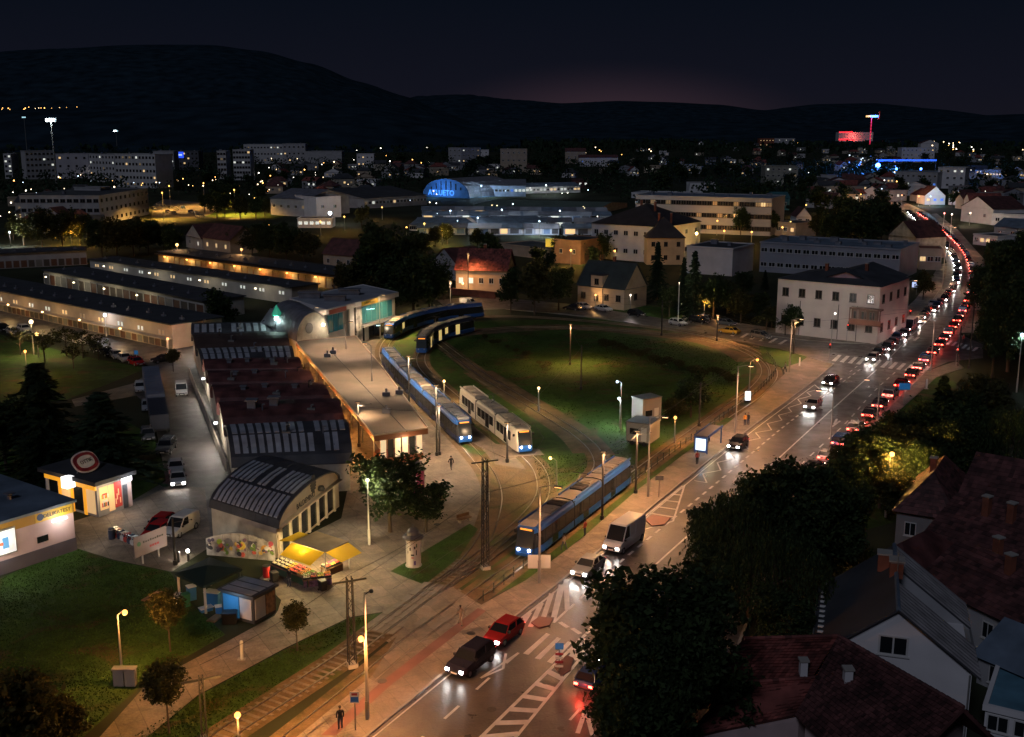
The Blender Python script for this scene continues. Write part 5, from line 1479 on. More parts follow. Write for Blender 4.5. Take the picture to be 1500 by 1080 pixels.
# ================================================================ cars
def car_meshes(kind):
    if kind == 'hatch': L,W,H = 4.1,1.74,1.47; prof=[(-2.05,.45,.80),(-1.95,.30,.93),(-1.2,.22,.97),(.9,.22,.93),(1.75,.26,.78),(2.05,.36,.62)]; cab=[(-1.85,-1.45,.93),(.95,.30,.93)]
    elif kind == 'sedan': L,W,H = 4.5,1.78,1.43; prof=[(-2.25,.45,.78),(-2.15,.30,.90),(-1.3,.22,.92),(.9,.22,.92),(1.9,.26,.78),(2.25,.36,.62)]; cab=[(-1.75,-1.05,.91),(1.0,.30,.92)]
    elif kind == 'suv': L,W,H = 4.6,1.85,1.68; prof=[(-2.3,.5,.95),(-2.2,.36,1.05),(-1.3,.28,1.08),(.9,.28,1.06),(1.9,.32,.96),(2.3,.42,.75)]; cab=[(-2.15,-1.9,1.05),(1.0,.45,1.06)]
    elif kind == 'van': L,W,H = 5.9,2.0,2.6; prof=[(-2.95,.5,1.3),(-2.9,.34,1.35),(-1.5,.3,1.35),(1.6,.3,1.32),(2.5,.34,1.12),(2.95,.45,.85)]; cab=[(-2.92,-2.85,1.34),(2.15,1.35,1.25)]
    elif kind == 'smallvan': L,W,H = 4.4,1.8,1.85; prof=[(-2.2,.45,1.0),(-2.15,.3,1.05),(-1.2,.25,1.05),(.9,.25,1.02),(1.7,.28,.9),(2.2,.38,.68)]; cab=[(-2.17,-2.1,1.04),(1.15,.45,.98)]
    elif kind == 'minibus': L,W,H = 5.6,2.0,2.4; prof=[(-2.8,.5,1.2),(-2.75,.34,1.25),(-1.5,.3,1.25),(1.6,.3,1.22),(2.45,.34,1.05),(2.8,.45,.8)]; cab=[(-2.77,-2.7,1.24),(2.2,1.5,1.15)]
    m = MB(); n = 0; pts = []
    for (x,z0,z1) in prof:
        w_ = W/2*(1 if abs(x) < L/2-.3 else .90)
        pts += [(x,-w_*.94,z0),(x,-w_,(z0+z1)/2),(x,-w_*.95,z1),(x,w_*.95,z1),(x,w_,(z0+z1)/2),(x,w_*.94,z0)]
    k = len(prof); fs = []
    for i in range(k-1):
        for j in range(6):
            fs.append((i*6+j, i*6+(j+1)%6, (i+1)*6+(j+1)%6, (i+1)*6+j)[::-1])
    fs.append(tuple(range(6))); fs.append(tuple(range((k-1)*6+5,(k-1)*6-1,-1)))
    m.add(pts, fs)
    (r0,r1,rz),(f0,f1,fz) = cab
    wb, wt = W/2*.93, W/2*.76
    van = kind in ('van','smallvan','minibus')
    if van: wt = W/2*.88
    m.hexa([(r1+.0,-wt,H-.10),(f1,-wt,H-.10),(f1,wt,H-.10),(r1,wt,H-.10)], [(r1+.12,-wt*.92,H),(f1-.18,-wt*.92,H),(f1-.18,wt*.92,H),(r1+.12,wt*.92,H)])
    # pillars
    for sd in (-1,1):
        for (xb,zb,xt) in ((r0+.02,rz-.02,r1+.02),(f0-.02,fz-.02,f1-.02),((r0+f0)/2-.2,rz-.02,(r1+f1)/2-.2)):
            m.tube((xb,sd*wb,zb),(xt,sd*wt,H-.08),.05,n=4,caps=False)
    trim = MB(); trim.box(-.10,-.10,0,.10,.10,.18)
    grill = MB(); grill.box(L/2-.03,-W*.22,prof[-1][1]+.02,L/2+.015,W*.22,prof[-1][2]-.02)
    bump_ = MB(); bump_.box(-L/2-.012,-W*.40,prof[0][1]-.02,-L/2+.03,W*.40,prof[0][1]+.10)
    body_m = m
    glassb = MB()
    i_ = .02
    glassb.hexa([(r0+i_,-wb+i_,rz-.02),(f0-i_,-wb+i_,fz-.02),(f0-i_,wb-i_,fz-.02),(r0+i_,wb-i_,rz-.02)], [(r1+i_,-wt+i_,H-.09),(f1-i_,-wt+i_,H-.09),(f1-i_,wt-i_,H-.09),(r1+i_,wt-i_,H-.09)])
    if van and kind != 'minibus':     # closed sides behind the front doors
        bx = f1-.75
        body_m.hexa([(r0-.02,-wb-.012,rz-.05),(bx,-wb-.012,fz-.02),(bx,wb+.012,fz-.02),(r0-.02,wb+.012,rz-.05)], [(r1-.02,-wt-.012,H-.05),(bx,-wt-.012,H-.05),(bx,wt+.012,H-.05),(r1-.02,wt+.012,H-.05)])
    wh = MB(); rr_ = .36 if van else .32
    wh.tube((0,-.11,0),(0,.11,0),rr_,n=14); wh.tube((0,-.125,0),(0,.125,0),rr_*.58,n=10,mi=1)
    return dict(mirror=trim.mesh('mirror',blackm),grille=grill.mesh('grille',blackm),bumper=bump_.mesh('bumper',blackm),mx=f0-.25,mz=fz+.03,L=L,W=W,H=H,prof=prof,wr=rr_,body=body_m.mesh('body',carpaint),glass=glassb.mesh('windows',carglass),wheel=wh.mesh('wheel',[rubber,rimm]))
CM = {}
hl_off = mat('headlamp_off',(.5,.5,.52),.2,.3,var=0); tl_off = mat('tail_lamp_off',(.25,.01,.01),.3,var=0)
hl_on = emat('headlamp_on',(1,.95,.90),90); tl_on = emat('tail_lamp_on',(1,.05,.03),26)
def lampmesh(mm, nm, sx=.12, sy=.36, sz=.20):
    m = MB(); m.hexa([(-sx/2,-sy/2,-sz/2),(sx/2,-sy/2*.8,-sz/2*.8),(sx/2,sy/2*.8,-sz/2*.8),(-sx/2,sy/2,-sz/2)],[(-sx/2,-sy/2,sz/2),(sx/2,-sy/2*.8,sz/2*.8),(sx/2,sy/2*.8,sz/2*.8),(-sx/2,sy/2,sz/2)]); return m.mesh(nm, mm)
LM = {('h',0):lampmesh(hl_off,'headlight'),('h',1):lampmesh(hl_on,'headlight'),('t',0):lampmesh(tl_off,'taillight'),('t',1):lampmesh(tl_on,'taillight')}
pl_ = MB(); pl_.box(-.02,-.26,-.06,.02,.26,.06); plate_me = pl_.mesh('number_plate', whitem)
CARP = {}
def car(kind, col, loc, rot, label, on=0, group='cars parked and driving', beam=0, glowr=0, z=.05, name='car', cat=None, tail=None):
    if kind not in CM: CM[kind] = car_meshes(kind)
    c = CM[kind]; key = (kind,on)
    t = thing({'van':'van','smallvan':'van','minibus':'minibus'}.get(kind,'car'), label, cat or {'van':'van','smallvan':'van','minibus':'minibus'}.get(kind,'car'), (loc[0],loc[1],z), rot, group)
    b = link('body', c['body'], t); b.color = (*col,1)
    link('windows', c['glass'], t); link('bumper', c['bumper'], t)
    if loc[1] < 260:
        link('grille', c['grille'], t)
        for y in (c['W']/2+.02,-c['W']/2-.02): link('mirror', c['mirror'], t, (c['mx'],y,c['mz']))
    xw = c['L']/2-.82
    for x in (xw,-xw):
        for y in (c['W']/2-.12,-c['W']/2+.12): link('wheel', c['wheel'], t, (x,y,c['wr']))
    pf, pr = c['prof'][-1], c['prof'][0]
    for y in (c['W']*.34,-c['W']*.34):
        link('headlight', LM['h',1 if on else 0], t, (pf[0]-.02,y,(pf[1]+pf[2])/2+.10))
        o = link('taillight', LM['t',1 if on else 0], t, (pr[0]+.02,y,pr[2]-.12)); o.rotation_euler=(0,0,math.pi)
    link('number_plate', plate_me, t, (pf[0]+.02,0,pf[1]+.10)); 
    if beam: spot(t, (pf[0]+.1,0,.75), (1,0,-.16), (1,.94,.86), beam, 62, .7, .12)
    if glowr: point(t, (pr[0]-.5,0,.7), (1,.06,.03), glowr, .2, 'taillight_glow')
    return t
WHT=(.65,.65,.63); SIL=(.36,.37,.38); BLK=(.015,.015,.018); RED=(.36,.012,.014); BLU=(.02,.05,.14); GRY=(.11,.115,.12); YEL=(.5,.33,.05)
def hd(a,b): a,b=G2(a),G2(b); return math.atan2((b-a).y,(b-a).x)
def carpx(kind,col,px,to,label,**k):
    p=G2(px); return car(kind,col,p,hd(px,to),label,**k)
# parked near the shops
carpx('hatch',RED,(236,776),(222,786),'red hatchback parked behind another red car by the scooters')
carpx('hatch',RED,(231,787),(216,796),'red hatchback parked nearest the row of scooters')
carpx('smallvan',WHT,(265,781),(249,790),'white panel van parked beside the red cars')
carpx('suv',GRY,(244,662),(236,672),'dark shiny car turned across the yard with bright reflections',beam=0)
carpx('sedan',SIL,(258,691),(259,702),'silver car parked behind another at the lane edge')
carpx('sedan',SIL,(261,708),(262,722),'silver car with lit headlamps at the lane edge',on=1,beam=180)
carpx('smallvan',WHT,(266,578),(268,592),'white van standing against the barrier wall')
carpx('hatch',WHT,(206,573),(207,588),'white car at the far end of the parked row beside the lorry')
carpx('sedan',SIL,(217,600),(218,614),'pale car parked second behind the long lorry')
carpx('hatch',GRY,(217,643),(220,655),'grey car parked below the dark trailer by the trees')
carpx('sedan',BLK,(240,531),(225,533),'dark car crossing the yard near the market rows')
carpx('hatch',RED,(200,535),(215,541),'red car at the end of the parked line by the lawn')
for k,(px,c,lab) in enumerate((((142,516),BLK,'black car parked first in the line along the lawn'),((158,521),BLK,'black car parked second in the line along the lawn'),((171,525),SIL,'silver car parked mid line along the lawn'),((183,529),SIL,'pale silver car parked next to the red one'))):
    carpx(('hatch','sedan')[k%2],c,px,(px[0]+14,px[1]+8),lab)
for px,c,lab in (((5,485),BLK,'dark car parked at the left edge of the market street'),((20,490),SIL,'silver car parked at the left edge under bare trees'),((36,486),WHT,'white car parked under the bare warm lit trees')):
    carpx('hatch',c,px,(px[0]+14,px[1]+5),lab)
# lorry with a long grey box
a=G(222,566); b=G(236,640); dirn=(b-a); L=dirn.length; an=math.atan2(dirn.y,dirn.x)
t = thing('lorry','long lorry trailer with a pale grey roof parked along the lane','lorry',a,an)
m=MB(); m.box(0,-1.25,1.0,L*.64,1.25,3.3); m.build('trailer_box', mat('trailer_grey',(.17,.19,.25),.5,var=.15), t)
m=MB(); m.box(L*.66,-1.2,.9,L*.98,1.2,2.9); m.build('trailer_box', mat('trailer_dark',(.035,.04,.055),.5,var=.1), t)
m=MB(); m.box(.1,-.9,.55,L*.97,.9,.98); m.build('chassis', darksteel, t)
for k in range(14):
    m=MB(); x=L*.64*(k+.5)/14; m.box(x-.04,-1.24,3.302,x+.04,1.24,3.34); m.build('roof_rib', steel, t)
for x in (1.0,2.3,L*.5,L*.75,L*.85,L*.93):
    for y in (-1.08,1.08):
        m=MB(); m.tube((x,y-.15,.5),(x,y+.15,.5),.5,n=12); m.build('wheel', rubber, t)
# street above the tram loop
for kind,c,px,to,lab in (('hatch',SIL,(855,453),(866,455),'silver car parked before the gabled house'),('sedan',WHT,(884,456),(900,459),'white saloon parked before the gabled house'),
    ('hatch',BLK,(932,463),(944,465),'black car on the street right of the gabled house'),('suv',BLK,(1024,474),(1036,476),'dark estate car under the orange lamp'),('sedan',GRY,(1064,477),(1076,479),'grey car behind the taxi on the loop street'),
    ('sedan',YEL,(1068,489),(1054,487),'yellow taxi on the street above the tram loop'),('suv',GRY,(1114,497),(1128,500),'dark car waiting near the corner building'),('hatch',WHT,(993,477),(1004,479),'small white car by the tall lit pole'),
    ('suv',GRY,(1025,472),(1012,471),'dark grey car hidden partly behind the orange lamp'),('hatch',BLK,(838,455),(826,454),'black car under the big round tree by the street')):
    carpx(kind,c,px,to,lab)
carpx('smallvan',SIL,(688,449),(700,450),'grey van on the street behind the outer curve tram')
# main road
carpx('suv',(.02,.02,.035),(690,978),(660,1000),'dark car with white headlights driving on the near road',on=1,beam=650)
carpx('hatch',(.30,.02,.02),(738,936),(715,953),'red car following the dark car past the crossing',on=1,glowr=60)
carpx('sedan',SIL,(862,838),(838,858),'silver car with bright headlights ahead of the white van',on=1,beam=800)
carpx('van',(.8,.8,.78),(914,800),(893,815),'tall white van driving beside the near tram',on=1,beam=600)
carpx('hatch',BLK,(1081,656),(1063,670),'black car pulling along the zigzag bus stop line',on=1,beam=420)
carpx('sedan',SIL,(1191,598),(1176,610),'silver car with bright headlights second from the junction',on=1,beam=700)
carpx('sedan',(.02,.02,.03),(1217,563),(1203,573),'dark car with bluish headlights just past the crossing',on=1,beam=700)
carpx('minibus',WHT,(1333,483),(1325,489),'white minibus waiting at the junction crossing',on=0)
carpx('hatch',SIL,(1366,449),(1360,457),'silver car waiting behind the white minibus',on=0)
# lane of cars with headlights coming down the bend, lane of tail lights going away
INL = Line(pxline([(1262,541),(1300,512),(1338,478),(1375,449),(1396,424),(1402,403),(1400,387),(1391,368),(1372,348),(1348,328),(1330,312)],2))
OUTL = Line(pxline([(1168,712),(1205,680),(1245,640),(1288,598),(1332,556),(1378,506),(1404,470),(1420,438),(1425,412),(1421,390),(1410,368),(1388,345),(1362,325),(1342,312)],2))
CARC=[(.30,.30,.29),(.12,.125,.13),BLK,(.05,.052,.055),BLU,(.14,.01,.012),(.08,.08,.085),(.2,.2,.2)]
d=8.0; k=0
while d < INL.L-4:
    p,an=INL.at(d); far=p.y>330
    off=.25*math.sin(k*2.1)
    car(('hatch','sedan','suv','sedan')[k%4], CARC[(k*3)%8], p+Vector((-math.sin(an)*off,math.cos(an)*off,0)), an+math.pi, '%s with dazzling white headlights in the lane coming round the bend' % (('pale car','grey car','black car','dark grey car','dark blue car','dark red car','darkish grey car','light grey car')[(k*3)%8]), on=1, group='headlight lane round the bend', beam=1300)
    d+=5.3+(k%3)*.4; k+=1
d=6.0; k=0
while d < OUTL.L-4:
    p,an=OUTL.at(d)
    car(('sedan','hatch','suv','hatch')[k%4], CARC[(k*5+2)%8], p, an, '%s with red tail lights in the lane driving away to the bend' % (('pale car','grey car','black car','dark grey car','dark blue car','dark red car','darkish grey car','light grey car')[(k*5+2)%8]), on=1, group='tail light lane round the bend', glowr=110)
    d+=6.2+(k%4)*.9; k+=1
carpx('hatch',BLU,(872,1000),(900,973),'blue car with red tail lights beside the dark foreground tree',on=1,glowr=150)

# ================================================================ people
skin_m = mat('skin',(.45,.28,.20),.6,var=0); hair_m = mat('hair',(.03,.02,.015),.7,var=0)
def person(label, px, rot, top, legs, pose='stand', cap=None, z=.12):
    P = {'pelvis':(0,0,.93),'chest':(0,.01,1.28),'neck':(0,.0,1.50),'head':(0,.02,1.64),'top':(0,.02,1.76)}
    st = pose == 'walk'
    f = .28 if st else .03; ar = .25 if st else .03
    V=[];E=[];Rr=[]
    def v(p,r): V.append(p);Rr.append(r);return len(V)-1
    pel=v(P['pelvis'],.15);wa=v((0,0,1.08),.125);ch=v(P['chest'],.16);ne=v(P['neck'],.06);hd_=v(P['head'],.095);tp=v(P['top'],.075)
    E+= [(pel,wa),(wa,ch),(ch,ne),(ne,hd_),(hd_,tp)]
    for s in (1,-1):
        sh=v((.19*s,0,1.42),.07);el=v((.24*s,-ar*s*.6-.02,1.14),.05);ha=v((.23*s,-ar*s+.06,.90),.04);fi=v((.23*s,-ar*s+.09,.80),.03)
        E+=[(ch,sh),(sh,el),(el,ha),(ha,fi)]
        hp=v((.10*s,0,.88),.11);kn=v((.11*s,f*s*.6+.03,.49),.07);an=v((.11*s,f*s-.02*st,.09),.05);to=v((.12*s,f*s+.16,.04),.04)
        E+=[(pel,hp),(hp,kn),(kn,an),(an,to)]
    me=bpy.data.meshes.new('tmp');me.from_pydata(V,E,[]);ob=bpy.data.objects.new('tmp',me);COL.objects.link(ob)
    sk=ob.modifiers.new('s','SKIN');sk.use_smooth_shade=True
    for i,d_ in enumerate(me.skin_vertices[0].data):
        d_.radius=(Rr[i],Rr[i]*(.75 if i in (0,1,2) else 1)); d_.use_root=(i==0)
    sb=ob.modifiers.new('b','SUBSURF');sb.levels=1;sb.render_levels=1
    dg=bpy.context.evaluated_depsgraph_get();ev=ob.evaluated_get(dg)
    bm_=bpy.data.meshes.new_from_object(ev)
    bpy.data.objects.remove(ob);bpy.data.meshes.remove(me)
    bm_.name='body';bm_.materials.clear()
    for q_ in (top,legs,skin_m,hair_m,blackm): bm_.materials.append(q_)
    for pgn in bm_.polygons:
        c=pgn.center
        pgn.material_index = 4 if c.z<.10 else 1 if c.z<.93 and abs(c.x)<.2 and c.z<.93 and not(abs(c.x)>.185) else (3 if c.z>1.70 or (c.z>1.56 and c.y<0) else 2 if c.z>1.50 else (2 if c.z<.88 else 0))
    t=thing('person',label,'person',G2(px)+Vector((0,0,z)),rot)
    link('body',bm_,t)
    q=MB(); q.ball((0,.015,1.72),.105,8,0,.75); q.build('cap' if cap else 'hair', cap or hair_m, t)
    return t
jb=mat('black_jacket',(.015,.015,.017),.8,var=.1);jr=mat('red_jacket',(.35,.04,.03),.8,var=.1);jy=mat('orange_vest',(.65,.26,.03),.8,var=.1);jn=mat('denim',(.035,.045,.08),.8,var=.1);jw=mat('beige_coat',(.32,.25,.19),.8,var=.1)
person('person in dark clothes standing beside the lamp post at the bottom',(499,1071),.4,jb,jn)
person('person in a red jacket by the tram doors',(857,787),1.0,jr,jn)
person('person in a beige coat walking past the front of the near tram',(826,808),-.8,jw,jn,'walk')
person('person with a reddish top standing before the bus shelter',(1021,682),.3,jr,jb)
person('person in an orange vest on the pavement by the tall pole',(1091,625),.2,jy,jn)
person('person in a dark jacket next to the orange vest',(1096,624),2.2,jb,jn)
person('person in grey walking near the junction corner',(1150,546),1.4,mat('grey_coat',(.2,.2,.2),.8),jb,'walk')
person('person waiting right of the junction in red',(1411,504),2.0,jr,jb)
person('person in black walking at the end of the long tram platform',(661,690),.5,jb,jb,'walk')
person('person in dark clothes between the two platform trams',(737,622),1.2,jb,jn,z=.17)
person('customer in black at the fruit stall front',(424,860),2.6,jb,jn,z=.05)
person('pale dressed person crossing the tracks near the pavement end',(675,918),.9,jw,jw,'walk')
# ================================================================ street lamps and poles
glowmat = {}
def headmat(c, s):
    k = (c, s)
    if k not in glowmat: glowmat[k] = emat('lamp_glow_%d' % len(glowmat), c, s)
    return glowmat[k]
def lamp(label, px, h, col, power, arm=(0,0), pole=concrete_pole, r=.09, headr=.21, es=3.2, style='globe', z=.12, beam=None, name='street_lamp', group=None):
    p = G2(px); t = thing(name, label, 'street lamp', (p.x,p.y,0), 0, group)
    q = MB(); q.tube((0,0,0),(0,0,h*.25),r*1.5,n=8); q.tube((0,0,h*.25),(0,0,h),r*1.1,r*.65,n=8); q.build('pole', pole, t)
    ax, ay = arm
    hx, hy = ax, ay
    if arm != (0,0):
        q = MB(); q.path([(0,0,h-.05),(ax*.5,ay*.5,h+.22),(ax,ay,h+.25)], r*.5, 6); q.build('arm', pole, t); hz = h+.17
    else: hz = h+.1
    if style == 'globe':
        q = MB(); q.ball((hx,hy,hz), headr, 10); q.build('lamp_head', headmat(col, es), t)
    else:
        a = math.atan2(ay, ax) if arm != (0,0) else 0
        q = MB(); q.box(-.38,-.16,.0,.38,.16,.12); o = q.build('lamp_head', darksteel, t); o.location=(hx,hy,hz); o.rotation_euler=(0,0,a)
        q = MB(); q.box(-.30,-.12,-.05,.30,.12,-.003); o = q.build('lamp_glass', headmat(col, es), t); o.location=(hx,hy,hz); o.rotation_euler=(0,0,a)
    if power:
        if beam: spot(t, (hx,hy,hz-.35), (0,0,-1), col, power*LK2, beam, .9, .2)
        else: point(t, (hx,hy,hz-headr-.15), col, power*LK1, .18)
    return t
LK1 = 4.8; LK2 = 1.4
S = SODIUM
lamp('orange lamp with cabinets at its foot on the left lawn', (180,1000), 5.4, S, 620, (.55,0))
t = thing('switch_cabinet','pair of grey cabinets at the foot of the orange lawn lamp','cabinet',G(184,1004))
for x in (-.42,.42):
    q=MB(); q.box(x-.38,-.25,0,x+.38,.25,1.3); q.build('body', concrete_pole, t); q=MB(); q.box(x-.45,-.32,1.302,x+.45,.32,1.42); q.build('lid', concrete_pole, t)
lamp('pale pole with an orange lamp beside the near track', (538,1056), 6.0, S, 800, (-.25,-.1))
t = thing('floodlight_pole','slim upper pole with a dark spotlight above the orange lamp','pole',G(538.6,1055)+Vector((0.02,.25,0)))
q=MB(); q.tube((0,0,0),(0,0,9.4),.09,.06,n=8); q.build('pole', concrete_pole, t); q=MB(); q.path([(0,0,9.2),(.35,0,9.45)],.04); q.ball((.45,0,9.45),.16); q.build('spotlight', blackm, t); spot(t,(.8,-.3,9.2),(.35,.12,-1),(1,.42,.16),9500,150,.9,.2)  # head itself stays dark; spot added here to light the near road
lamp('low orange lamp above the near track at the bottom edge', (352,1118), 3.3, S, 520)
lamp('golden lamp between the long tram and the white tram', (651,592), 3.4, (1,.66,.26), 420)
lamp('golden lamp on the lawn beside the diagonal track', (789,603), 3.4, (1,.70,.32), 420)
lamp('golden lamp with a thin pole in front of the white tram', (815,716), 3.3, (1,.66,.26), 420, (-.7,.5))
lamp('orange lamp on the lawn right of the white trailers', (988,650), 3.4, S, 420)
lamp('lit pole with orange lamp at the end of the tram loop', (1097,582), 5.6, S, 620, (1.1,.3))
lamp('orange lamp before the parked estate car on the loop street', (1031,470), 4.0, S, 620)
lamp('white lit lamp pole beside the big market tree', (541,799), 6.6, (1,.86,.60), 520, es=6, pole=whitem, headr=.16)
lamp('cool white lamp on a pole in the loop lawn', (908,627), 4.0, (.80,.95,1), 420, (-.2,-.1), pole=steel)
lamp('dim curved arm lamp above the cool white lamp on the lawn', (909,630), 6.6, (.6,.8,1), 60, (-.6,-.1), pole=steel, es=3, headr=.18)
lamp('cool white lamp before the arcade of the front market row', (156,493), 4.2, (.80,.86,1), 170, pole=whitem, headr=.34)
lamp('bright warm lamp among bare trees at the left edge', (50,520), 6.0, (1,.80,.50), 560, headr=.4)
lamp('large golden globe lamp under the bare trees', (57,524), 4.2, (1,.62,.22), 420, headr=.36, es=2.2)
lamp('orange lamp in front of the left fir tree', (41,560), 5.0, S, 420)
lamp('small orange lamp at the corner of the front market row', (247,520), 2.9, (1,.42,.16), 260)
lamp('orange lamp beyond the far market row, left one', (261,386), 5.6, (1,.55,.22), 420, headr=.45)
lamp('orange lamp beyond the far market row, right one', (355,394), 5.6, (1,.50,.18), 380, headr=.35)
lamp('golden lamp half hidden in leaves beside the road', (1297,758), hgt((1297,758),668), (1,.55,.14), 1500, (0.2,0), headr=.26, es=4)
lamp('cool blue white lamp among the dark trees at the right edge', (1489,575), 9.0, (.6,.8,1), 300, headr=.3)
lamp('slender pole with a bright white lamp at the corner building', (1217,512), 6.6, (1,.95,.85), 420, (.4,0), headr=.2)
lamp('orange lamp low beside the red roofed house behind the loop', (678,431), 2.6, (1,.6,.3), 160, headr=.3)
lamp('orange lamp by the parked cars before the gabled house', (872,452), 3.0, (1,.55,.2), 90, headr=.22)
lamp('white lamp above the black car near the gabled house', (923,462), 4.4, (1,.9,.8), 70, headr=.2)
# tall road poles with LED heads (their light makes the pink tan road)
RL = (1.0,.55,.33)
k = 0
for (px, h, arm, lab, pw) in (((790,856),9.2,(1.6,-.6),'tall pale pole with a white sheet tied near its foot beside the near tram',5600),((949,729),9.2,(1.6,-.5),'tall pale pole between the trailers and the near tram rear',5600),
      ((1077,635),9.2,(1.6,-.5),'tall pale pole beside the person in orange',6500),((1156,546),9.0,(1.5,-.4),'tall pale pole at the loop corner of the junction',6000),
      ((1214,690),9.6,(-1.6,.6),'tall dark pole standing beyond the central white line',6000),((1283,640),7.5,(-1.5,.6),'dark pole on the right pavement above the side lane',5200),
      ((1363,545),8.5,(-1.6,.4),'dark post at the right corner of the zebra crossing',5200),((1328,470),8.5,(1.2,-.2),'lamp pole by the corner building pavement',5000),
      ((1380,424),8.5,(1.2,0),'lamp pole at the inner side of the lit bend',5000),((1390,372),8.5,(1.2,-.2),'lamp pole at the far inner side of the bend',5000),((1440,470),8.5,(-1.4,0),'lamp pole before the dark trees right of the bend',4200)):
    lamp(lab, px, h, (1,.47,.21) if k == 0 else (1,.53,.27) if k == 1 else RL, pw, arm, r=.10, style='head', es=6, pole=concrete_pole if k<4 else steel, beam=150); k += 1
lamp('added curved lamp pole rising beside the far half of the market canopy',(508,548),8.6,(1,.68,.42),15000,(.9,.2),pole=steel,style='head',es=2.5,beam=160)  # lamp added to light the far half of the canopy roof
lamp('pole with an added lamp rising through the middle of the market canopy roof',(546,600),9.6,(1,.68,.42),13000,(-.9,.3),pole=steel,style='head',es=2.5,beam=160)  # lamp added on this mast to brighten the canopy middle
lamp('thin lamp pole by the barrel wing at the far end of the canopy',(462,520),8.6,(1,.68,.42),6000,(.7,-.4),pole=steel,style='head',es=2.5,beam=160)
lamp('warm lamp pole standing before the teal glass of the terminal pavilion',(557,497),8.6,(1,.62,.30),18000,(.9,-.5),pole=steel,style='head',es=3,beam=160)
lamp('pale tall lit pole standing at the loop street', (993,478), 9.0, (1,.8,.55), 420, pole=whitem, es=2, headr=.12)
# square lit information pillar at the loop end
t = thing('information_sign','small white lit panel hanging on the pole at the loop end','sign',G(1095,590)); q=MB(); q.box(-.4,-.12,.4,.4,.12,1.7); q.build('panel', emat('white_panel',(.9,.95,1),2.2), t); q=MB(); q.box(-.45,-.15,0,.45,.15,.398); q.build('foot', darksteel, t)
t = thing('banner','white sheet tied to the tall pole beside the near tram','banner',G(790,850)); q=MB(); q.box(-1.05,-.16,1.2,1.0,-.14,2.5); q.build('cloth', whitem, t)

# lattice masts and plain contact line masts
def lattice(label, px, ytop, s=.55):
    p = G2(px); h = hgt(px, ytop); t = thing('lattice_mast', label, 'mast', p, .4, 'dark steel tram line masts')
    for x in (-1,1):
        for y in (-1,1):
            q=MB(); q.tube((x*s/2,y*s/2,0),(x*s*.35,y*s*.35,h),.055,n=4); q.build('leg', darksteel, t)
    q=MB(); n_=int(h/.7)
    for i in range(n_):
        z0,z1=h*i/n_,h*(i+1)/n_; f0=1-.3*i/n_; f1=1-.3*(i+1)/n_; sg=1 if i%2 else -1
        for (ax,ay,bx,by) in ((-1,-1,1,-1),(1,-1,1,1),(1,1,-1,1),(-1,1,-1,-1)):
            a_=(ax,ay) if sg>0 else (bx,by); b_=(bx,by) if sg>0 else (ax,ay)
            q.tube((a_[0]*s/2*f0,a_[1]*s/2*f0,z0),(b_[0]*s/2*f1,b_[1]*s/2*f1,z1),.025,n=3,caps=False)
    q.build('lacing', darksteel, t)
    q=MB(); q.box(-s*.7,-s*.7,0,s*.7,s*.7,.35); q.build('footing', concrete_pole, t)
    q=MB(); q.box(-1.3,-.05,h-.35,1.3,.05,h-.22); q.build('crossarm', darksteel, t)
    return t,h
lattice('dark lattice mast beside the fork of the tram curve', (711,834), 672)
lattice('dark lattice mast left of the orange lamp near the track', (516,977), 846)
lattice('dark mast on the grass strip at the bottom left', (300,1085), 990, .35)
def mast(label, px, ytop, r=.13, mm=None, group='plain contact line masts'):
    p=G2(px); h=hgt(px,ytop); t=thing('line_mast',label,'mast',p,0,group)
    q=MB(); q.tube((0,0,0),(0,0,h),r,r*.8,n=8); q.build('pole', mm or darksteel, t)
    q=MB(); q.tube((0,0,0),(0,0,.5),r*1.7,n=8); q.build('base', mm or darksteel, t)
    q=MB(); q.path([(0,0,h-.4),(1.6,.6,h-.3)],.03,4); q.ball((1.6,.6,h-.3),.08,6); q.build('bracket', darksteel, t)
    return t,p,h
MASTS=[mast(*a) for a in (('dark mast in front of the near tram middle',(882,762),662),('dark mast behind the rear of the near tram',(931,724),632),('dark mast in the middle of the loop lawn',(851,571),506),
  ('slim dark mast at the far side of the lawn',(835,535),476),('paired dark mast at the platform end, left pole',(640,668),565),('paired dark mast at the platform end, right pole',(644,667),595),
  ('slim mast between the two platform trams',(743,678),620),('dark mast at the left end of the arcade walk',(526,655),590),('mast between the canopy and the long tram',(600,606),522),
  ('thin mast before the loop bushes',(1024,625),560),('dark mast on the loop street kerb near the taxi',(1050,500),462),('dark mast on the kerb left of the tall lit pole',(969,492),440),
  ('slim mast at the loop corner lawn',(1162,520),470),('tall dark leaning style mast right of the junction',(1419,540),440),('dark mast right of the junction by the waiting person',(1403,537),478),('thin pole beside the hire scooters',(257,828),760),
  ('mast behind the outer curve tram',(660,455),412),('mast beside the red roofed house',(686,430),372))]
for i, pw in ((5,9000),(6,10000),(4,9000),(7,4200),(8,13000),(0,7000),(10,9000),(3,9000),(16,26000),(17,5000),(12,8000),(1,6000)):  # lamp heads added to plain masts, inferred from the lit roofs and tracks
    t_,p_,h_=MASTS[i]; q=MB(); q.box(-.36,-.14,h_+.02,.36,.14,h_+.12); q.build('lamp_head',darksteel,t_); q=MB(); q.box(-.26,-.09,h_-.02,.26,.09,h_+.015); q.build('lamp_glass',headmat((1,.58,.26),2.5),t_)
    spot(t_,(.2,-.4,h_-.15),(0,0,-1),((1,.66,.38) if i in (4,5,6,7,8,16) else (1,.48,.18)),pw,158,.9,.25)
mb = MB()
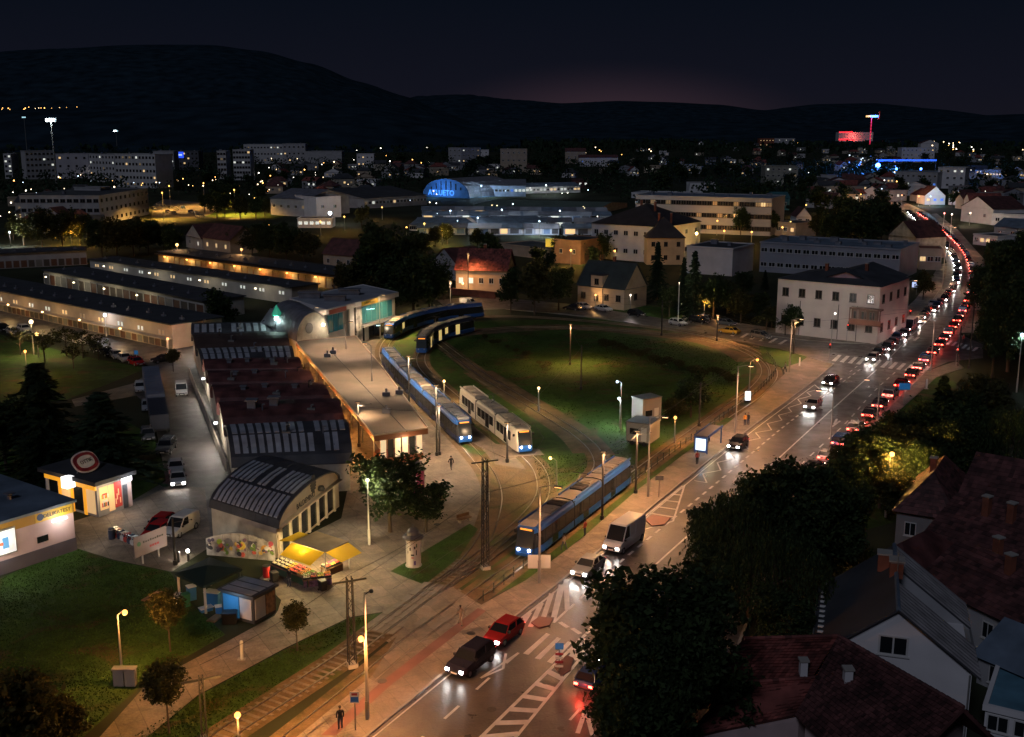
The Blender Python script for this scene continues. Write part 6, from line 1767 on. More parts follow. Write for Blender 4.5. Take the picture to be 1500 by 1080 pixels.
def wire(a,b,sag=.4):
    n_=8; pts=[]
    for i in range(n_+1):
        t_=i/n_; p=a.lerp(b,t_); pts.append(p-Vector((0,0,4*sag*t_*(1-t_))))
    mb.path(pts,.018,3)
tops=[p+Vector((0,0,h-.35)) for _,p,h in MASTS]
for i,j in ((0,1),(2,3),(4,6),(5,7),(6,2),(0,9),(9,12),(10,11),(13,14),(1,0),(8,4),(2,9),(13,12)): wire(tops[i],tops[j])
LT=G(711,834)+Vector((0,0,7.5)); LB=G(516,977)+Vector((0,0,7.5)); LC=G(300,1085)+Vector((0,0,5.5))
wire(LT,LB); wire(LB,LC); wire(LT,tops[0]); wire(LT,tops[6])
for key in ('south_in','south_out'):
    L_=TRACKS[key]; d=20
    while d < L_.L-14:
        a_,_=L_.at(d); b_,_=L_.at(d+12); wire(a_+Vector((0,0,5.6)), b_+Vector((0,0,5.6)), .05); d+=12
mb.build('overhead_wire', blackm, kind='structure')
# traffic lights, signs
def sign_post(label, px, h, panel, mm, nm='road_sign', cat='sign', tilt=0.0):
    t=thing(nm,label,cat,G2(px)); q=MB(); q.tube((0,0,0),(0,0,h),.045,n=6); q.build('post', steel, t)
    w_,h_=panel; q=MB(); q.box(-w_/2,-.07,h-h_,w_/2,-.046,h); q.build('panel', mm, t); return t
bluesign=mat('blue_sign',(.02,.16,.40),.5,var=0,emit=(.05,.35,.9),es=.12)
t=sign_post('white and blue bus stop flag at the bottom pavement',(521,1072),3.0,(.6,.85),whitem); q=MB(); q.box(-.26,-.078,2.25,.26,-.0705,2.62); q.build('symbol', mat('blue_symbol',(.02,.12,.45),.5,var=0), t); q=MB(); q.box(-.2,-.078,2.72,.2,-.0705,2.9); q.build('symbol', redsign, t)
sign_post('blue direction board on the right pavement',(1323,592),3.2,(1.7,1.0),bluesign)
t=sign_post('blue round sign above red and white chevrons on the refuge',(819,985),2.4,(.62,.5),bluesign)
for k in range(4):
    q=MB(); q.box(-.3,-.075,.45+.33*k,.3,-.05,.62+.33*k); q.build('stripe', redsign if k%2 else whitem, t)
sign_post('blue parking sign behind the red parked car',(201,535),2.6,(.7,.7),bluesign)
t=sign_post('small bus stop post on the pavement near the hatched triangle',(965,730),2.6,(.9,.5),steel)
t=sign_post('blue and white sign by the bend pavement',(1342,432),3.2,(2.4,1.3),emat('lit_blue_white',(.55,.65,1),1.0))
def traffic_light(label,px,h=3.2,arm=None):
    t=thing('traffic_light',label,'traffic light',G2(px)); q=MB(); q.tube((0,0,0),(0,0,h),.07,n=8); q.build('post', steel, t)
    hx=0; hz=h
    if arm:
        q=MB(); q.path([(0,0,h),(.5,0,h+.6),(arm,0,h+.75)],.06,6); q.build('arm', steel, t); hx=arm; hz=h+.7
    q=MB(); q.box(hx-.16,-.3,hz-.9,hx+.16,-.05,hz); q.build('housing', blackm, t)
    for i,c in enumerate(((1,.05,.03),(.25,.15,.02),(.03,.2,.08))):
        q=MB(); q.ball((hx,-.3,hz-.16-.27*i),.10,8); q.build('signal_lens', emat('signal_red',c,9) if i==0 else mat('signal_off_%d'%i,(.03,.03,.02),.3,var=0), t)
traffic_light('traffic light on a curved arm over the minibus lane',(1297,496),5.0,4.4)
traffic_light('traffic light with a red lens at the median island',(1214,529),3.2)
traffic_light('traffic light beside the corner building door',(1240,500),3.4)
traffic_light('traffic light at the right end of the zebra crossing',(1400,535),3.0)
for lab,px in (('white bollard on the grass at the end of the path',(355,967)),('white bollard in the lawn of the traffic island',(1171,537)),('white bollard on the right pavement before the fir',(1357,570))):
    t=thing('white_bollard',lab,'bollard',G2(px)); q=MB(); q.tube((0,0,0),(0,0,1.5),.14,n=8); q.build('post', whitem, t); q=MB(); q.ball((0,0,1.5),.145,8); q.build('cap', whitem, t)
    q=MB(); q.box(-.35,-.2,.0,.25,.2,.12); q.build('foot', concrete_pole, t)
for lab,px in (('grey bench with bags on the plaza by the dark bush',(643,738)),('low stone bench beside the lattice mast lawn',(680,765))):
    t=thing('bench',lab,'bench',G2(px),.7); q=MB(); q.box(-.8,-.25,.42,.8,.25,.5); q.build('seat', timber, t)
    for x in (-.6,.6):
        q=MB(); q.box(x-.08,-.2,0,x+.08,.2,.418); q.build('leg', concrete_pole, t)
    q=MB(); q.box(-.8,.2,.55,.8,.26,.9); q.build('backrest', timber, t)

# ================================================================ trees
def crown_mesh(name, seed, n, lobes, size, mm, droop=0.0, shell=.55):
    """many leaf-sized faces through the volume of overlapping lobes (cx,cy,cz,rx,ry,rz)"""
    r=random.Random(seed); m=MB(); wts=[l[3]*l[4]*l[5] for l in lobes]
    clumps=[]
    nc=max(8,n//14)
    for _ in range(nc):
        l=r.choices(lobes,wts)[0]
        while True:
            v=Vector((r.uniform(-1,1),r.uniform(-1,1),r.uniform(-1,1)))
            if shell*r.random()**.3 < v.length <= 1: break
        clumps.append(Vector((l[0]+v.x*l[3],l[1]+v.y*l[4],l[2]+v.z*l[5])))
    cs=size*2.6
    for i in range(n):
        c=clumps[i%nc]
        p=c+Vector((r.gauss(0,cs*.42),r.gauss(0,cs*.42),r.gauss(0,cs*.34)))
        u=Vector((r.uniform(-1,1),r.uniform(-1,1),r.uniform(-.7,.4))).normalized()
        if droop: u=(u*(1-droop)+Vector((0,0,-1))*droop).normalized()
        w_=u.orthogonal().normalized(); w_=(w_*math.cos(i*2.4)+u.cross(w_)*math.sin(i*2.4))
        s=size*r.choice((.5,.7,.9,1.1,1.6))*r.uniform(.8,1.2)
        a=p+u*s; b=p+w_*s*.45; c2=p-u*s*.7; d=p-w_*s*.45
        m.add([a,b,c2,d],[(0,1,2,3)])
    return m.mesh('crown',mm)
def trunk_mesh(h, r0, limbs, seed, spread=.5):
    r=random.Random(seed); m=MB(); bend=Vector((r.uniform(-.1,.1)*h*.3,r.uniform(-.1,.1)*h*.3,0))
    top=Vector((0,0,h))+bend
    m.tube((0,0,-.1),(bend.x*.4,bend.y*.4,h*.45),r0,r0*.75,n=8); m.tube((bend.x*.4,bend.y*.4,h*.45),top,r0*.75,r0*.22,n=7)
    for k in range(limbs):
        z=h*r.uniform(.4,.8); a=k*2.4+r.uniform(-.4,.4); L=h*spread*r.uniform(.5,1)
        p=Vector((bend.x*.5,bend.y*.5,z)); q=p+Vector((math.cos(a)*L,math.sin(a)*L,L*.75)); m.tube(p,q,r0*.36,r0*.08,n=5)
    return m.mesh('trunk',bark)
TREES={}
def tree_proto(key):
    if key in TREES: return TREES[key]
    rr=random.Random(sum(ord(c)*(i+7) for i,c in enumerate(key)))
    def lobes(n,R_,zc,zr,lr):
        out=[(0,0,zc,R_*.6,R_*.6,zr*.75)]
        for k in range(n):
            a=rr.uniform(0,6.28); d=R_*rr.uniform(.35,.68); out.append((math.cos(a)*d,math.sin(a)*d,zc+zr*rr.uniform(-.55,.6),R_*lr*rr.uniform(.7,1.2),R_*lr*rr.uniform(.7,1.2),zr*lr*rr.uniform(.7,1.2)))
        return out
    # unit tree: height 1 m, scaled per tree
    if key.startswith('big'):  v=(crown_mesh('c',rr.randrange(999),17000,lobes(20,.44,.58,.42,.27),.018,leaf_a), trunk_mesh(.75,.022,7,rr.randrange(99),.3))
    elif key.startswith('mid'): v=(crown_mesh('c',rr.randrange(999),4600,lobes(14,.46,.57,.42,.30),.030,leaf_a if key[-1] in '02' else leaf_b), trunk_mesh(.7,.025,6,rr.randrange(99),.3))
    elif key.startswith('gold'): v=(crown_mesh('c',rr.randrange(999),5600,lobes(14,.46,.54,.45,.30),.028,leaf_b), trunk_mesh(.7,.025,6,rr.randrange(99),.3))
    elif key.startswith('round'): v=(crown_mesh('c',rr.randrange(999),3600,[(0,0,.70,.26,.26,.28),(.06,.05,.66,.22,.22,.24),(-.08,.02,.74,.2,.2,.2)],.026,leaf_b), trunk_mesh(.6,.016,4,rr.randrange(99),.2))
    elif key.startswith('far'): v=(crown_mesh('c',rr.randrange(999),700,lobes(6,.42,.55,.42,.5),.07,leaf_c if key[-1]=='1' else leaf_a), trunk_mesh(.6,.03,3,rr.randrange(99),.3))
    elif key.startswith('bare'): v=(crown_mesh('c',rr.randrange(999),700,lobes(6,.48,.66,.28,.45),.035,leaf_b), trunk_mesh(.8,.022,14,rr.randrange(99),.5))
    elif key.startswith('fir'):
        m=MB(); r=rr
        for k in range(26):
            z0=.08+.90*k/26; Rr_=.30*(1-(k/26)**1.25)*r.uniform(.75,1.15)+.012; nb=8
            for j in range(nb):
                a=6.28*j/nb+k*1.1+r.uniform(-.35,.35); L_=Rr_*r.uniform(.55,1.15); z=z0+r.uniform(-.02,.02); dn=r.uniform(.12,.42)
                for q in range(12):
                    f=(q+.6)/12; p=Vector((math.cos(a)*L_*f,math.sin(a)*L_*f,z-dn*L_*f+r.gauss(0,.006)))
                    for s_ in range(2):
                        sd=Vector((-math.sin(a),math.cos(a),0))*r.uniform(-1,1); w_=(.05*(1.15-f)+.014)*r.uniform(.6,1.2); q0=p+sd*w_*.7
                        u=Vector((math.cos(a)+r.uniform(-.6,.6),math.sin(a)+r.uniform(-.6,.6),r.uniform(-.7,.2))).normalized()*.026; wv=u.orthogonal().normalized()*.009
                        m.add([q0-u,q0+wv,q0+u,q0-wv],[(0,1,2,3)])
        v=(m.mesh('crown',leaf_c), trunk_mesh(.95,.018,0,3))
    elif key.startswith('willow'):
        m=MB(); r=rr
        for k in range(340):
            a=r.uniform(0,6.28); d=.38*math.sqrt(r.random()); zt=.62+.36*math.sqrt(max(0,1-(d/.42)**2))*r.uniform(.8,1.05)-.05
            ln=r.uniform(.2,.55)*(0.6+d); x,y=math.cos(a)*d,math.sin(a)*d; n_=int(ln/.016)
            for q in range(n_):
                f=q/n_; px_,py_=x*(1+.20*f)+r.gauss(0,.006),y*(1+.20*f)+r.gauss(0,.006); z=zt-ln*f
                if z<.04: break
                u=Vector((r.uniform(-.4,.4),r.uniform(-.4,.4),-1)).normalized()*.020; w_=Vector((r.uniform(-1,1),r.uniform(-1,1),0)).normalized()*.0055
                p=Vector((px_,py_,z)); m.add([p-u*.7,p+w_,p+u,p-w_],[(0,1,2,3)])
        v=(m.mesh('crown',leaf_a), trunk_mesh(.75,.03,8,5,.3))
    elif key.startswith('palm'):
        m=MB(); r=rr
        for j in range(26):
            a=j*2.4; L_=r.uniform(.35,.5)
            for q in range(10):
                f=(q+.5)/10; p=Vector((math.cos(a)*L_*f,math.sin(a)*L_*f,.62+.30*f*r.uniform(.7,1.2)-.50*f*f)); sd=Vector((-math.sin(a),math.cos(a),0))
                for s in (1,-1):
                    m.add([p,p+sd*s*.10*(1.1-f)+Vector((math.cos(a)*.05,math.sin(a)*.05,-.05)),p+Vector((math.cos(a)*.05,math.sin(a)*.05,0))],[(0,1,2)])
        v=(m.mesh('crown',leaf_b), trunk_mesh(.62,.03,0,3))
    TREES[key]=v; return v
def tree(kind, label, px, ytop=None, h=None, wid=1.0, group=None, rot=None, name='tree', cat='tree', loc=None):
    c,tk=tree_proto(kind); p=loc if loc is not None else G2(px)
    if h is None: h=hgt(px,ytop)
    t=thing(name,label,cat,p,rnd.uniform(0,6.28) if rot is None else rot,group); t.scale=(h*wid,h*wid,h)
    link('trunk',tk,t); link('crown',c,t); return t
# near and named trees
tree('big0','large dark leafy tree overhanging the road in the foreground',(965,1135),800,wid=.92,name='broadleaf_tree')
tree('big1','dark leafy crown at the bottom right of the big roadside tree',(945,1195),905,wid=.78,name='broadleaf_tree')
tree('big2','tall dark tree whose top reaches over the middle of the road',(1150,900),645,wid=.80,name='broadleaf_tree')
tree('willow0','drooping dark willow between the road and the red roofs',(1095,905),705,wid=1.05,name='willow_tree')
tree('big3','small leafy tree at the roadside with red lit tips',(1030,830),735,wid=.8,name='broadleaf_tree')
tree('big4','dark bushy tree left of the red sheet roofs',(1215,885),690,wid=.75,name='broadleaf_tree')
tree('big1','dark rounded tree below the willow beside the white house',(1150,1010),850,wid=.8,name='broadleaf_tree')
tree('big0','dark tree filling the gap behind the roadside willow',(1085,865),715,wid=1.0,name='broadleaf_tree')
tree('big2','dark tree beside the road between the willow and the foreground tree',(1045,935),790,wid=.95,name='broadleaf_tree')
tree('willow1','dark hanging willow below the tall roadside tree',(1125,960),770,wid=1.1,name='willow_tree')
tree('big4','dark tree behind the red sheet roof and the willow',(1205,800),690,wid=.95,name='broadleaf_tree')
tree('big1','dark bushy tree under the tall roadside crown',(1120,800),690,wid=1.0,name='broadleaf_tree')
tree('mid0','dark tree at the right pavement above the roadside mass',(1235,760),665,wid=1.1,name='broadleaf_tree')
for px,yt,k_,w_ in (((1262,735),615,'mid0',1.0),((1300,700),600,'mid1',1.0),((1345,745),640,'big3',.9),((1392,735),600,'big0',.8),((1420,705),585,'mid2',1.0),((1365,700),575,'mid0',.9),((1240,720),640,'gold2',1.0),((1330,720),610,'gold1',.9),((1405,660),560,'big2',.7),((1440,640),540,'mid1',1.0)):
    tree(k_,'dark tree in the garden belt between the right pavement and the red roofs',px,yt,wid=w_,group='garden belt right of the road',name='broadleaf_tree')
tree('gold0','leafy tree glowing golden around the hidden lamp',(1288,745),648,wid=.95,name='broadleaf_tree')
tree('gold1','golden lit shrub below the hidden roadside lamp',(1315,765),680,wid=1.0,name='broadleaf_tree')
tree('fir0','broad dark conifer beside the right pavement',(1372,690),548,wid=1.05,name='conifer_tree')
tree('mid0','dark low tree between the conifer and the right pavement',(1325,690),590,wid=.95,name='broadleaf_tree')
tree('willow1','big weeping willow at the right edge',(1478,735),585,wid=.95,name='willow_tree')
tree('big2','tall dark tree at the right edge beside the bend',(1476,545),330,wid=.60,name='broadleaf_tree')
tree('big4','tall dark tree right of the junction',(1452,560),410,wid=.55,name='broadleaf_tree')
tree('big0','dark tree right edge above the blue white lamp',(1500,570),380,wid=.6,name='broadleaf_tree')
tree('mid2','dark tree overhanging the red lights of the bend',(1440,470),385,wid=.9,name='broadleaf_tree')
tree('fir1','dark fir tree left of the lorry, front one',(68,705),528,wid=1.75,name='fir_tree')
tree('fir2','broad dark fir tree beside the corner shop',(155,705),572,wid=2.15,name='fir_tree')
tree('mid0','dark tree behind the two firs at the left edge',(10,690),570,wid=.9,name='broadleaf_tree')
tree('round0','small round dark tree at the corner of the green canopy',(250,955),860,wid=.95,name='round_tree')
tree('round1','small round tree on the grass strip beside the path',(436,955),880,wid=.95,name='round_tree')
tree('round2','small round tree with an orange lit top beside the path',(248,1075),965,wid=1.0,name='round_tree')
tree('gold2','leafy golden edged tree at the bottom left corner',(35,1150),958,wid=.85,name='broadleaf_tree')
tree('gold1','low golden leafed bush at the bottom left corner',(95,1110),1012,wid=1.0,name='broadleaf_tree')
tree('mid0','big dark tree in front of the arcade end',(572,780),652,wid=1.02,name='broadleaf_tree')
tree('mid0','dark low bush right of the big arcade tree',(624,780),700,wid=1.1,name='broadleaf_tree')
tree('mid2','dark tree growing between the market rows and the vaults',(322,487),418,wid=.95,name='broadleaf_tree')
tree('round1','small clipped tree at the end of the barrier wall',(254,545),510,wid=1.1,name='round_tree')
for px,yt in (((98,522),478),((122,525),482),((66,530),480),((145,528),488),((108,540),500),((30,520),478)):
    tree('bare%d'%(px[0]%3),'small half bare tree lit warm beside the market street',px,yt,wid=1.1,group='half bare trees by the market street',name='bare_tree')
tree('mid1','large rounded tree behind the tram loop street',(783,462),372,wid=.72,name='broadleaf_tree')
tree('mid0','second crown of the rounded tree group behind the loop',(818,455),385,wid=.8,name='broadleaf_tree')
tree('mid2','dark loop tree left beside the tall mast',(748,458),388,wid=.7,name='broadleaf_tree')
for px,yt,w_ in (((520,455),375,.9),((548,452),330,.8),((578,462),370,.9),((605,470),362,.9),((560,440),318,.7),((630,462),368,.8),((600,430),335,.8),((505,430),380,.9),((650,440),395,.9),((535,470),400,.9)):
    tree('mid%d'%(px[0]%3),'dark tree in the thick clump behind the terminal pavilion',px,yt,wid=w_,group='trees behind the terminal pavilion',name='broadleaf_tree')
for px,yt,w_,k in (((1015,470),365,.8,'fir0'),((1000,455),375,.7,'fir1'),((962,440),352,.8,'fir2'),((1045,468),400,.9,'mid0'),((1085,475),420,1.0,'mid1'),((1110,470),425,1.0,'mid2'),((1065,460),405,.9,'mid1'),((1090,440),395,.9,'mid0'),((1120,425),395,.9,'fir1'),((980,465),415,.9,'mid2'),((1130,480),445,1.1,'mid1')):
    tree(k,'dark tree in the garden belt left of the corner building',px,yt,wid=w_,group='garden trees behind the loop street')
tree('palm0','spiky palm like shrub before the corner building',(1122,487),450,wid=1.3,name='palm_shrub')
tree('mid0','dark round tree standing against the corner building wall',(1162,492),443,wid=.85,name='broadleaf_tree')
tree('palm1','thin palm like shrub left of the wall tree',(1150,492),460,wid=1.0,name='palm_shrub')
tree('mid0','dark bushes on the right of the loop lawn',(1012,612),545,wid=1.0,name='broadleaf_tree')
tree('mid1','low round bush at the loop end lawn',(990,618),580,wid=1.3,name='broadleaf_tree')
for px,yt in (((1262,372),292),((1235,368),300),((1290,365),288),((1212,360),308),((1310,350),300),((1250,350),285),((1280,340),284),((1225,345),300),((1195,350),310)):
    tree('mid%d'%(px[0]%3),'dark tree in the grove left of the far bend',px,yt,wid=.85,group='grove left of the bend',name='broadleaf_tree')
for px,yt in (((1460,420),345),((1485,440),350),((1500,400),330),((1475,400),345),((1450,385),352)):
    tree('big%d'%(px[0]%5),'dark tree in the wood right of the bend',px,yt,wid=.8,group='wood right of the bend',name='broadleaf_tree')
tree('mid1','golden lit tree beside the bend pavement',(1352,440),392,wid=.9,name='broadleaf_tree')
for px,yt in (((1085,345),300),((1100,342),290),((1130,345),305),((1075,340),305)):
    tree('mid%d'%(px[0]%3),'dark tree before the three storey office block',px,yt,wid=.8,group='trees before the office block',name='broadleaf_tree')
# hedge shrubs on the lawn of the loop
q_=0
for k in range(22):
    u=k/21; px=(880+190*u+rnd.uniform(-6,6), 507+58*u+rnd.uniform(-7,7))
    tree('round%d'%(k%3),'low brownish shrub in the planted band of the loop lawn',px,h=rnd.uniform(1.2,2.0),wid=rnd.uniform(1.6,2.6),group='shrub band on the loop lawn',name='shrub',cat='shrub')
for k in range(10):
    u=k/9; px=(715+90*u+rnd.uniform(-6,6), 503+40*u+rnd.uniform(-5,5))
    tree('round%d'%(k%3),'faint dark shrub near the diagonal track on the lawn',px,h=rnd.uniform(.9,1.5),wid=rnd.uniform(1.6,2.4),group='dark shrubs by the diagonal track',name='shrub',cat='shrub')
# grass tufts on the lawns: one uncountable thing
gm=MB(); gr=random.Random(3)
def inpoly(p,poly):
    c=False; j=len(poly)-1
    for i in range(len(poly)):
        if (poly[i][1]>p[1])!=(poly[j][1]>p[1]) and p[0]<(poly[j][0]-poly[i][0])*(p[1]-poly[i][1])/(poly[j][1]-poly[i][1])+poly[i][0]: c=not c
        j=i
    return c
def tufts(poly,n,s0=.10,s1=.26,avoid=()):
    P=[G2(p) for p in poly]; P2=[(p.x,p.y) for p in P]; xs_=[p.x for p in P]; ys_=[p.y for p in P]; k=0
    while k<n:
        x,y=gr.uniform(min(xs_),max(xs_)),gr.uniform(min(ys_),max(ys_)); k+=.4
        if not inpoly((x,y),P2): continue
        if any((L_.p[L_.c.index(L_.near((x,y)))]-Vector((x,y,0))).length<1.9 for L_ in avoid): continue
        k+=.6; s=gr.uniform(s0,s1); a=gr.uniform(0,6.28); dx,dy=math.cos(a)*s*.6,math.sin(a)*s*.6; lx,ly=gr.uniform(-.5,.5)*s,gr.uniform(-.5,.5)*s
        gm.add([(x-dx,y-dy,.02),(x+dx,y+dy,.02),(x+lx,y+ly,.02+s)],[(0,1,2)])
tufts([(-100,900),(0,850),(60,824),(115,806),(165,823),(250,840),(275,882),(328,930),(270,963),(208,1000),(120,1078),(-40,1180)],34000,.05,.13)
tufts([(195,1080),(290,1022),(420,952),(510,908),(540,905),(440,980),(330,1060),(250,1110)],7000,.05,.14)
tufts([(640,520),(700,490),(850,488),(1000,502),(1080,525),(1085,560),(1000,630),(930,690),(885,640),(800,590),(720,540)],22000,.06,.15)
tufts([(780,668),(838,666),(862,668),(858,690),(825,715),(800,730)],2500,.06,.15)
tufts([(575,838),(640,799),(688,770),(668,818),(622,856)],3500,.05,.13)
gm.build('grass', grassblade, kind='stuff')
# ================================================================ houses at the lower right (dark roofs under the camera)
def roofhouse(name,label,fp,h,rise,ridge,wallm,tilem,courses,ntile,group=None):
    """gabled house from four wall corners (pixels at eaves height): ridge runs from the middle of side 0-1 to the middle of side 2-3"""
    P=[G(x,y,h) for x,y in fp]; t=thing(name,label,'house',Vector((P[0].x,P[0].y,0)),0,group)
    m=MB(); m.prism([(p.x,p.y) for p in P],-.2,h) if sum(p.x*q.y-q.x*p.y for p,q in zip(P,P[1:]+P[:1]))>0 else m.prism([(p.x,p.y) for p in P[::-1]],-.2,h)
    r0=(P[0]+P[1])/2+Vector((0,0,rise)); r1=(P[2]+P[3])/2+Vector((0,0,rise))
    m.add([P[0],P[1],r0-Vector((0,0,.15))],[(0,1,2)]); m.add([P[2],P[3],r1-Vector((0,0,.15))],[(0,1,2)])
    m.build('wall',wallm,t,world=True)
    ax=(r1-r0).normalized()*.35; sd=(P[1]-P[0]).normalized()*.45
    R0,R1=r0-ax,r1+ax; dz=Vector((0,0,-.45*rise/((P[1]-P[0]).length/2)))
    A,B,C,D_=P[0]-ax-sd+dz,P[1]-ax+sd+dz,P[2]+ax+sd+dz,P[3]+ax-sd+dz
    up=Vector((0,0,.12)); m=MB()
    m.add([A,D_,R1,R0]+[p+up for p in (A,D_,R1,R0)],[(0,1,2,3),(7,6,5,4),(0,4,5,1),(0,3,7,4),(1,5,6,2)])
    m.add([B,C,R1,R0]+[p+up for p in (B,C,R1,R0)],[(3,2,1,0),(4,5,6,7),(1,5,4,0),(4,7,3,0),(2,6,5,1)])
    rf=m.build('roof',tilem,t,world=True)
    if courses:
        q=MB()
        tiled(q,D_+up,A+up,R0+up,R1+up,courses,ntile); tiled(q,B+up,C+up,R1+up,R0+up,courses,ntile)
        q.build('roof_tiles',tilem,rf,world=True,kind='stuff')
        n_=max(6,int((R1-R0).length/.4)); q=MB()
        for k in range(n_):
            a=R0.lerp(R1,k/n_)+up; b=R0.lerp(R1,(k+1.02)/n_)+up; q.tube(a,b,.15,.13,n=6)
        q.build('ridge_tiles',tilem,rf,world=True,kind='stuff')
    return t,rf,P,R0,R1
def chim_px(par,px,h0,s,hh,m,lab=None):
    p=G(px[0],px[1],h0); iv=parent_matrix(par).inverted(); o=chimney(par,0,0,0,s,hh,m); o.location=iv@p; return o
# front tiled house: an L of tiled slopes
t=thing('tiled_house','nearest house with worn red tiled roof slopes and two pale chimneys','house',G(1130,1050))
def slope(pts, n, k, mm, nm='roof_slope'):
    """roof slope from four points (px, py, height): eave left, eave right, ridge right, ridge left"""
    P=[G(x,y,h) for x,y,h in pts]; nrm=(P[1]-P[0]).cross(P[3]-P[0]).normalized(); nrm=nrm if nrm.z>0 else -nrm
    m=MB(); m.hexa([p-nrm*.22 for p in P],P); rf=m.build(nm,mm,t,world=True)
    q=MB(); tiled(q,*[p+nrm*.004 for p in P],n,k,.09); q.build('roof_tiles',mm,rf,world=True,kind='stuff')
    q=MB(); n_=max(4,int((P[2]-P[3]).length/.42))
    for i in range(n_): q.tube(P[3].lerp(P[2],i/n_)+nrm*.03,P[3].lerp(P[2],(i+1.03)/n_)+nrm*.03,.16,.13,n=6)
    q.build('ridge_tiles',mm,rf,world=True,kind='stuff')
    return rf
rfa=slope([(1030,1000,5.6),(1185,1000,5.9),(1228,932,7.6),(1090,936,7.6)],15,22,tile)
slope([(1000,1082,4.4),(1168,1047,4.5),(1205,992,6.0),(1074,1002,6.0)],12,22,tile)
rfb=slope([(1165,1049,4.9),(1290,1160,4.9),(1412,1037,7.6),(1228,932,7.6)],22,42,tiledark)
def back_slope(r0,r1,run,drop,mm,n,k):
    A,B=G(*r0),G(*r1); d=(B-A).normalized(); nv=Vector((-d.y,d.x,0)).normalized()
    if nv.y<0: nv=-nv
    E0,E1=A+nv*run-Vector((0,0,drop)),B+nv*run-Vector((0,0,drop)); P=[E1,E0,A,B]; nrm=(P[1]-P[0]).cross(P[3]-P[0]).normalized(); nrm=nrm if nrm.z>0 else -nrm
    m=MB(); m.hexa([p-nrm*.22 for p in P],P); rf=m.build('roof_slope',mm,t,world=True); q=MB(); tiled(q,*[p+nrm*.004 for p in P],n,k,.09); q.build('roof_tiles',mm,rf,world=True,kind='stuff')
back_slope((1228,932,7.58),(1412,1037,7.58),3.2,3.0,tiledark,8,40)
back_slope((1090,936,7.58),(1228,932,7.58),3.2,3.0,tile,8,22)
for px_,mm in (([(1040,1010,5.0),(1190,1008,5.0),(1218,962,5.0),(1095,962,5.0)],mat('orange_brick',(.42,.13,.05),.85,var=.2)),([(1010,1080,4.2),(1170,1056,4.2),(1240,1010,4.2),(1080,1008,4.2)],pinkplaster),([(1180,1060,4.4),(1300,1150,4.4),(1412,1062,4.4),(1236,975,4.4)],pinkplaster)):
    P=[G(x,y,h) for x,y,h in px_]
    if sum(p.x*q.y-q.x*p.y for p,q in zip(P,P[1:]+P[:1]))<0: P.reverse()
    m=MB(); m.prism([(p.x,p.y) for p in P],-.2,P[0].z); m.build('wall',mm,t,world=True)
chim_px(rfa,(1176,990),6.1,.45,1.05,whiteplaster); chim_px(rfb,(1241,1003),6.3,.5,1.05,whiteplaster)
# white gabled house
A_=(1178,960); 
g0=G(1200,955,5.6); g1=G(1424,985,5.6)
d=(g1-g0); Lg=d.length; an=math.atan2(d.y,d.x)
t=thing('gable_house','white gabled house with one dark window and corrugated roof','house',Vector((g0.x,g0.y,0)),an)
Dg=11.5; hg=5.6; rg=3.7
m=MB(); m.box(0,0,-.2,Lg,Dg,hg); m.add([(0,0,hg),(Lg,0,hg),(Lg*.5,0,hg+rg-.1),(0,Dg,hg),(Lg,Dg,hg),(Lg*.5,Dg,hg+rg-.1)],[(0,1,2),(3,5,4)]); m.build('wall',whiteplaster,t)
rr0,rr1=Vector((Lg*.5,-.35,hg+rg)),Vector((Lg*.5,Dg+.35,hg+rg)); e0,e1=Vector((-.5,-.35,hg-.35)),Vector((-.5,Dg+.35,hg-.35)); f0,f1=Vector((Lg+.5,-.35,hg-.35)),Vector((Lg+.5,Dg+.35,hg-.35)); up=Vector((0,0,.14))
m=MB(); m.add([e1,e0,rr0,rr1]+[p+up for p in (e1,e0,rr0,rr1)],[(3,2,1,0),(4,5,6,7),(0,1,5,4),(1,2,6,5),(3,0,4,7)])
rf=m.build('roof',felt,t)
nn=Vector((.6,0,1)).normalized()
for u0,u1 in ((0,.40),(.64,1.0)):
    a,b,c,dd=f0.lerp(f1,u0),f0.lerp(f1,u1),rr0.lerp(rr1,u1),rr0.lerp(rr1,u0)
    m=MB(); m.hexa([a,b,c,dd],[p+up for p in (a,b,c,dd)]); sl=m.build('roof_slope',darksheet,rf)
    n_=int(8*(u1-u0)/.4)
    for k in range(n_):
        q=MB(); v0,v1=(k+.12)/n_,(k+.68)/n_
        P_=[a.lerp(b,v0)+up,a.lerp(b,v1)+up,dd.lerp(c,v1)+up,dd.lerp(c,v0)+up]; q.hexa([p+nn*.003 for p in P_],[p+nn*.10 for p in P_]); q.build('roof_strip',mat('grey_roof_strip',(.27,.25,.25),.7,var=.35,scale=1.5),sl)
    P_=(b,c,Vector((Lg*.5,c.y,hg-.2)),Vector((b.x-.5,b.y,hg-.2))) if u0==0 else (a,dd,Vector((Lg*.5,dd.y,hg-.2)),Vector((a.x-.5,a.y,hg-.2)))
    m=MB(); m.poly([Vector((p.x,p.y+(.02 if u0 else -.02),p.z-.02)) for p in P_]); m.build('cheek_wall',greyplaster,rf)
    m=MB(); m.tube(dd+up,c+up,.16,n=6); m.build('ridge_cap',bluefelt,sl)
a,b,c,dd=f0.lerp(f1,.4),f0.lerp(f1,.64),rr0.lerp(rr1,.64),rr0.lerp(rr1,.4); dn=Vector((-.2,0,-1.3))
m=MB(); m.hexa([p+dn for p in (a,b,c,dd)],[p+dn+up for p in (a,b,c,dd)]); m.build('valley_roof',bluefelt,rf)
m=MB(); m.tube((Lg*.5,-.3,hg+rg+.18),(Lg*.5,Dg,hg+rg+.18),.16,n=6); m.build('ridge_cap',bluefelt,rf)
